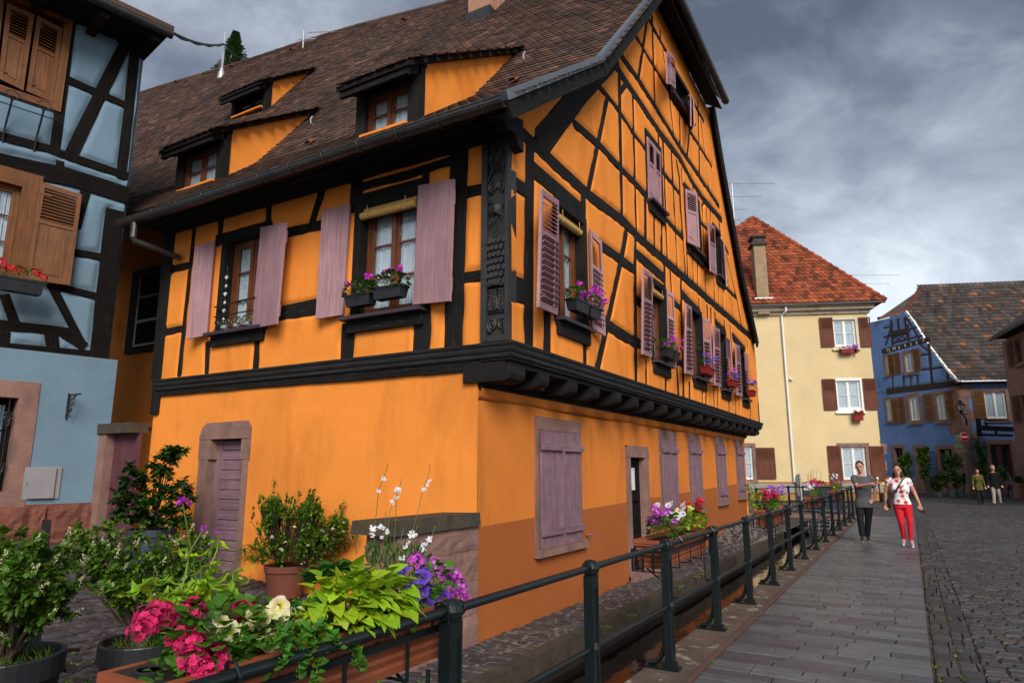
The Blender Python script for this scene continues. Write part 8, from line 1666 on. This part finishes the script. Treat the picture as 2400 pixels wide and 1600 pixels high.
def figure(base, S_, label, j, shirt, pants, hairm, hair='short', sleeve=.55, fem=False, shoes=None, glasses=True, rz=0, hem=None, neckline=.0, extra=None, shoe_sole=None, small=False, collar=False, belly=1.0):
    p = empty('person', base, label, 'person', None, rz); J = {k: Vector(v) for k, v in j.items()}
    vx = .014 if small else .008; B = MB(); hd = J['head']; nk = J['neck']; w = 1 if not fem else .9; HS = 1.14
    ell(B, hd+Vector((0, .012, .02)), (.073*w, .092, .098), 16, 12); ell(B, hd+Vector((0, -.018, -.045)), (.055*w, .068, .068), 14, 10); ell(B, hd+Vector((0, -.052, -.088)), (.026, .026, .020), 10, 8)   # skull, jaw, chin
    ell(B, hd+Vector((0, -.100, -.020)), (.012, .018, .024), 8, 6); ell(B, hd+Vector((0, -.108, -.034)), (.015, .014, .010), 8, 6)
    for s in (-1, 1): ell(B, hd+Vector((s*.072*w, .012, -.008)), (.010, .020, .030), 8, 6); ell(B, hd+Vector((s*.030, -.082, .014)), (.020, .012, .008), 8, 6)
    ell(B, hd+Vector((0, -.088, -.060)), (.022, .012, .008), 8, 6)
    B.v = [tuple(hd+(Vector(v)-hd)*HS) for v in B.v]
    limb(B, [nk+Vector((0, .01, -.03)), hd+Vector((0, .015, -.06))], [.058*w, .050*w])
    sh = (J['sL']+J['sR'])/2; hp = (J['hL']+J['hR'])/2; sw_ = (J['sR']-J['sL']).length/2
    secs = [(hp.x, 0, hp.z-.05, .135*belly, .09), (hp.x, 0, hp.z+.02, .165*belly, .115), (lerp(hp.x, sh.x, .35), 0, hp.z+.16, .135*belly if not fem else .125, .10), (lerp(hp.x, sh.x, .6), 0, lerp(hp.z, sh.z, .6), sw_*.86, .115), (sh.x, 0, sh.z-.08, sw_*.95, .11), (sh.x, 0, sh.z+.01, sw_*.8, .085), (nk.x, .005, nk.z-.02, .07, .06)]
    torso(B, secs)
    if fem:
        for s in (-1, 1): ell(B, Vector((sh.x+s*.075, -.095, lerp(hp.z, sh.z, .66))), (.07, .06, .07))
    for s in 'LR':
        limb(B, [J['s'+s], J['e'+s], J['w'+s]], [.052*w, .040*w, .027*w]); limb(B, [J['h'+s], J['k'+s], J['a'+s]], [.082, .055, .038])
        hd_ = J['f'+s]; wd = J['w'+s]; d = (hd_-wd).normalized(); sd = d.cross(Vector((0, 1, 0)))
        if sd.length < .2: sd = d.cross(Vector((0, 0, 1)))
        sd.normalize(); curl = Vector((0, -1, 0)) if abs(d.y) < .8 else Vector((0, 0, -1))
        ell(B, wd+d*.045, (.028, .022, .042) if abs(d.z) > .5 else (.042, .022, .028)); 
        for k in range(4): q = wd+d*.078+sd*(k-1.5)*.019; L_ = (.062, .072, .068, .052)[k]; limb(B, [q, q+d*L_*.5+curl*.012, q+d*L_*.8+curl*.035], [.0095, .0085, .007], 2)
        q = wd+d*.035+sd*-.028; limb(B, [q, q+d*.03-sd*.016+curl*.012, q+d*.055-sd*.012+curl*.028], [.011, .010, .008], 2)
    fuse(B, 'body', M['skin'], p, base, rz, vx, 2, S_)
    T_ = MB(); hz = hem if hem is not None else hp.z-.06; e = .016
    secs2 = [(hp.x, 0, hz, .165*belly+e, .115+e)]+[(x, y, z, a+e+(.012 if i == 2 else 0), b+e+(.012 if i == 2 else 0)) for i, (x, y, z, a, b) in enumerate(secs[1:-1]) if z > hz+.03]+[(nk.x, .005, nk.z-.035-neckline, .085+neckline*.6, .075)]
    torso(T_, secs2)
    if fem:
        for s in (-1, 1): ell(T_, Vector((sh.x+s*.075, -.10, lerp(hp.z, sh.z, .66))), (.08, .068, .08))
    for s in 'LR':
        a, b, c = J['s'+s], J['e'+s], J['w'+s]
        if sleeve <= 1: limb(T_, [a+(nk-a)*.12+Vector((0, 0, -.005)), a.lerp(b, .06), a.lerp(b, sleeve)], [.068*w, .069*w, .058*w])
        else: limb(T_, [a, b, b.lerp(c, sleeve-1)], [.072*w, .058*w, .046*w])
    fuse(T_, 'top', shirt, p, base, rz, vx*1.3, 3, S_)
    L = MB(); torso(L, [(hp.x, 0, hp.z-.07, .165*belly+.012, .12), (hp.x, 0, hp.z+.06, .155*belly+.012, .115)])
    for s in 'LR': limb(L, [J['h'+s]+Vector((0, 0, -.02)), J['k'+s], J['a'+s]], [.098, .062 if fem else .072, .045 if fem else .062])
    fuse(L, 'trousers', pants, p, base, rz, vx*1.3, 2, S_)
    for s in 'LR':
        F_ = MB(); a = J['a'+s]; t = J['t'+s]; limb(F_, [a+Vector((0, .03, -.03)), a.lerp(t, .5)+Vector((0, 0, -.012)), t], [.043, .042, .036]); fuse(F_, 'shoe', shoes or M['iron'], p, base, rz, vx*1.2, 2, S_)
        if shoe_sole: F_ = MB(); limb(F_, [a+Vector((0, .05, -.062)), t+Vector((0, -.005, -.022))], [.030, .030]); fuse(F_, 'sole', shoe_sole, p, base, rz, vx*1.2, 1, S_)
    Hh = MB(); ell(Hh, hd+Vector((0, .022, .040)), (.079*w, .092, .088), 16, 12)
    if hair == 'long': ell(Hh, hd+Vector((0, .06, -.03)), (.080, .055, .10)); ell(Hh, hd+Vector((.06, .06, -.12)), (.045, .04, .10)); ell(Hh, hd+Vector((-.055, .05, -.10)), (.035, .035, .08))
    elif hair == 'bob': ell(Hh, hd+Vector((0, .045, .0)), (.085, .07, .085))
    else: ell(Hh, hd+Vector((0, .045, .01)), (.077, .062, .075))
    Hh.v = [tuple(hd+(Vector(v)-hd)*HS) for v in Hh.v]
    o = fuse(Hh, 'hair', hairm, p, base, rz, vx, 1, S_)
    f = MB()
    for s in (-1, 1): f.box(*[tuple((hd+Vector(v))*S_) for v in ((s*.030-.010, -.097, .000), (s*.030+.010, -.088, .005))]); f.box(*[tuple((hd+Vector(v))*S_) for v in ((s*.030-.016, -.096, .021), (s*.030+.016, -.086, .0245))])
    f.box(*[tuple((hd+Vector(v))*S_) for v in ((-.018, -.102, -.064), (.018, -.09, -.059))])
    f.v = [tuple((hd+(Vector(v)/S_-hd)*HS)*S_) for v in f.v]
    def loc(mbx, name, m): me = bpy.data.meshes.new(name); me.from_pydata([tuple(v) for v in mbx.v], [], mbx.f); me.materials.append(m); o = bpy.data.objects.new(name, me); C.objects.link(o); o.parent = p; return o
    if not small: loc(f, 'face_features', M['hair'])
    if glasses and not small:
        g_ = MB()
        for s in (-1, 1): g_.tube([(hd+Vector((s*.032+.021*math.cos(a), -.108, .004+.014*math.sin(a))))*S_ for a in [i*.628 for i in range(10)]], .0016, 4, closed=True)
        g_.v = [tuple((hd+(Vector(v)/S_-hd)*HS)*S_) for v in g_.v]
        loc(g_, 'glasses', M['galv'])
    if extra: extra(p, J, loc, S_)
    return p
k1 = .001545; mP = lambda x, y, d=0: ((x-690+.088*(1392-y))*k1, d, (1392-y)*k1)
jm = dict(head=mP(650, 325, -.04), neck=mP(665, 425), sL=mP(568, 482), sR=mP(792, 482), eL=mP(622, 598, -.16), wL=mP(800, 566, -.30), fL=mP(870, 545, -.32), eR=mP(852, 660, .04), wR=mP(838, 790, -.02), fR=mP(812, 812, -.06), hL=mP(650, 865), hR=mP(765, 865), kL=mP(662, 1060, -.10), aL=mP(688, 1270, -.18), tL=mP(700, 1355, -.30), kR=mP(762, 1070, .02), aR=mP(745, 1290, .12), tR=mP(772, 1368, .02))
M['tee'] = mat('grey marl t-shirt', (.085, .088, .097), .9, .1, var=.12, vscale=6, bump=.6, bscale=9, bdist=.03); M['dtrs'] = mat('black trousers', (.010, .011, .014), .85, .15, var=.3, bump=.6, bscale=8, bdist=.03); M['redtr'] = mat('bright coral red trousers', (.58, .018, .03), .8, .15, var=.1, vscale=6, bump=.7, bscale=10, bdist=.03)
def floral():
    m = mat('poppy print blouse', (.74, .74, .78), .85, .15, bump=.5, bscale=10, bdist=.02); nt = m.node_tree; N = nt.nodes.new; L = nt.links.new; b = nt.nodes['Principled BSDF']; g = N('ShaderNodeNewGeometry')
    v = N('ShaderNodeTexVoronoi'); v.inputs['Scale'].default_value = 9.5; L(g.outputs['Position'], v.inputs['Vector']); r = N('ShaderNodeValToRGB'); e = r.color_ramp.elements; r.color_ramp.interpolation = 'CONSTANT'
    e[0].position = 0; e[0].color = (.03, .01, .01, 1); e[1].position = .16; e[1].color = (.62, .10, .03, 1); x = e.new(.42); x.color = (.74, .74, .78, 1); L(v.outputs['Distance'], r.inputs[0])
    v2 = N('ShaderNodeTexVoronoi'); v2.inputs['Scale'].default_value = 16; L(g.outputs['Position'], v2.inputs['Vector']); l = N('ShaderNodeMath'); l.operation = 'LESS_THAN'; l.inputs[1].default_value = .17; L(v2.outputs['Distance'], l.inputs[0]); mx = N('ShaderNodeMix'); mx.data_type = 'RGBA'; mx.inputs[7].default_value = (.06, .14, .5, 1); L(l.outputs[0], mx.inputs[0]); L(r.outputs[0], mx.inputs[6]); L(mx.outputs[2], b.inputs['Base Color']); return m
def man_extra(p, J, loc, S_):
    b = MB(); c = (J['fL']+Vector((.035, -.01, .05)))*S_; b.lathe(c, [(.008, -.05), (.026, .02), (.028, .03)], 10); loc(b, 'wafer_cone', M['cone']); b = MB(); ell(b, c+Vector((0, 0, .045)), (.028, .028, .03)); loc(b, 'ice_cream', M['white'])
M['cone'] = mat('wafer', (.5, .28, .1), .8)
mb0 = ground('p3', 735, 1385, 0); man = figure(mb0, 1.0, 'man in grey t-shirt and black trousers walking, holding out an ice cream', jm, M['tee'], M['dtrs'], M['hair'], sleeve=.62, extra=man_extra, neckline=.01, shoes=M['blackpl'], shoe_sole=M['meter'], belly=1.04)
k2 = .00146; wP = lambda x, y, d=0: ((x-1370+.10*(1452-y))*k2, d, (1452-y)*k2)
jw = dict(head=wP(1228, 372, -.03), neck=wP(1232, 468), sL=wP(1118, 512), sR=wP(1368, 512), eL=wP(1082, 700, .04), wL=wP(1088, 860, -.02), fL=wP(1100, 930, -.05), eR=wP(1452, 690, .04), wR=wP(1515, 850, -.06), fR=wP(1530, 905, -.10), hL=wP(1240, 870), hR=wP(1358, 870), kL=wP(1288, 1120, -.05), aL=wP(1322, 1345, .04), tL=wP(1315, 1415, -.10), kR=wP(1398, 1110, -.08), aR=wP(1408, 1350, -.06), tR=wP(1432, 1428, -.20))
def woman_extra(p, J, loc, S_):
    b = MB(); P = lambda x, y, d: Vector(wP(x, y, d)); b.beam(P(1318, 470, -.10), P(1260, 590, -.175), .035, .012, (0, 1, 0)); b.beam(P(1260, 590, -.175), P(1150, 790, -.165), .035, .012, (0, 1, 0)); b.beam(P(1318, 470, -.10), P(1325, 462, .03), .035, .012, (0, 1, 0)); loc(b, 'bag_strap', M['blackpl'])
    b = MB(); ell(b, P(1128, 850, -.02), (.035, .09, .12)); loc(b, 'shoulder_bag', M['blackpl']); b = MB(); c = P(1545, 940, -.12); b.beam(c+Vector((-.05, 0, .03)), c+Vector((.05, -.02, -.05)), .07, .01, (0, 1, 0)); loc(b, 'phone', M['blackpl'])
mb1 = ground('p3', 1372, 1440, 0); woman = figure(mb1, 1.0, 'woman in poppy print blouse and coral red trousers walking with a black strap bag', jw, floral(), M['redtr'], M['hair'], hair='long', sleeve=.35, fem=True, extra=woman_extra, neckline=.03, shoes=M['shoew'], shoe_sole=M['white'], hem=.86) if M.setdefault('shoew', mat('pale red and white trainer', (.38, .22, .22), .7)) else None
def simple(base, H, label, shirt, pants, hairm, hair, step, dx, rz, sleeve=1.95, fem=False, hem=None, belly=1.0, arms=.0):
    z = H/1.75; j = dict(head=(0, -.02, 1.62), neck=(0, 0, 1.47), sL=(-.17, 0, 1.41), sR=(.17, 0, 1.41), eL=(-.23, .03, 1.13), wL=(-.25, -.04, .88), fL=(-.25, -.06, .80), eR=(.23, .03, 1.13), wR=(.26+arms, -.05, .89), fR=(.27+arms, -.07, .81), hL=(-.09, 0, .86), hR=(.09, 0, .86), kL=(-.09-dx*.3, -step*.6, .48), aL=(-.10-dx, -step, .09), tL=(-.10-dx, -step-.13, .035), kR=(.10+dx*.4, step*.1, .47), aR=(.11+dx, step*.8, .10), tR=(.12+dx, step*.8-.13, .04))
    return figure(base, z, label, j, shirt, pants, hairm, hair, sleeve, fem, glasses=False, rz=rz, small=True, hem=hem, belly=belly)
M['olivec'] = mat('olive coat', (.085, .078, .02), .85, .15, bump=.5, bscale=8); M['beige'] = mat('pale beige trousers', (.30, .28, .23), .85, .15); M['jean'] = mat('blue jeans', (.03, .05, .10), .85, .15); M['vest'] = mat('grey green quilted vest', (.12, .14, .12), .8, .2, bump=1, bscale=9)
q = ground('p2', 1740, 1350, 0); simple(q, 1.62, 'woman in olive coat and dark trousers walking far off by the green pots', M['olivec'], M['dtrs'], M['hair'], 'bob', .16, .02, .25, fem=True, hem=.70)
q = ground('p2', 1960, 1352, 0); simple(q, 1.78, 'grey haired man in black jacket and beige trousers beside the woman in the olive coat', M['blackcoat'], M['beige'], M['greyhair'], 'short', .24, .05, .1, hem=.72, belly=1.1) if M.setdefault('blackcoat', mat('black jacket', (.008, .008, .009), .85, .15)) else None
q = ground('p2', 2150, 1228, 0); simple(q, 1.78*px_of(q)[2]/49.0, 'man in grey quilted vest and jeans turned away at the right edge', M['vest'], M['jean'], M['hair'], 'short', .14, .02, -1.3, sleeve=.2)
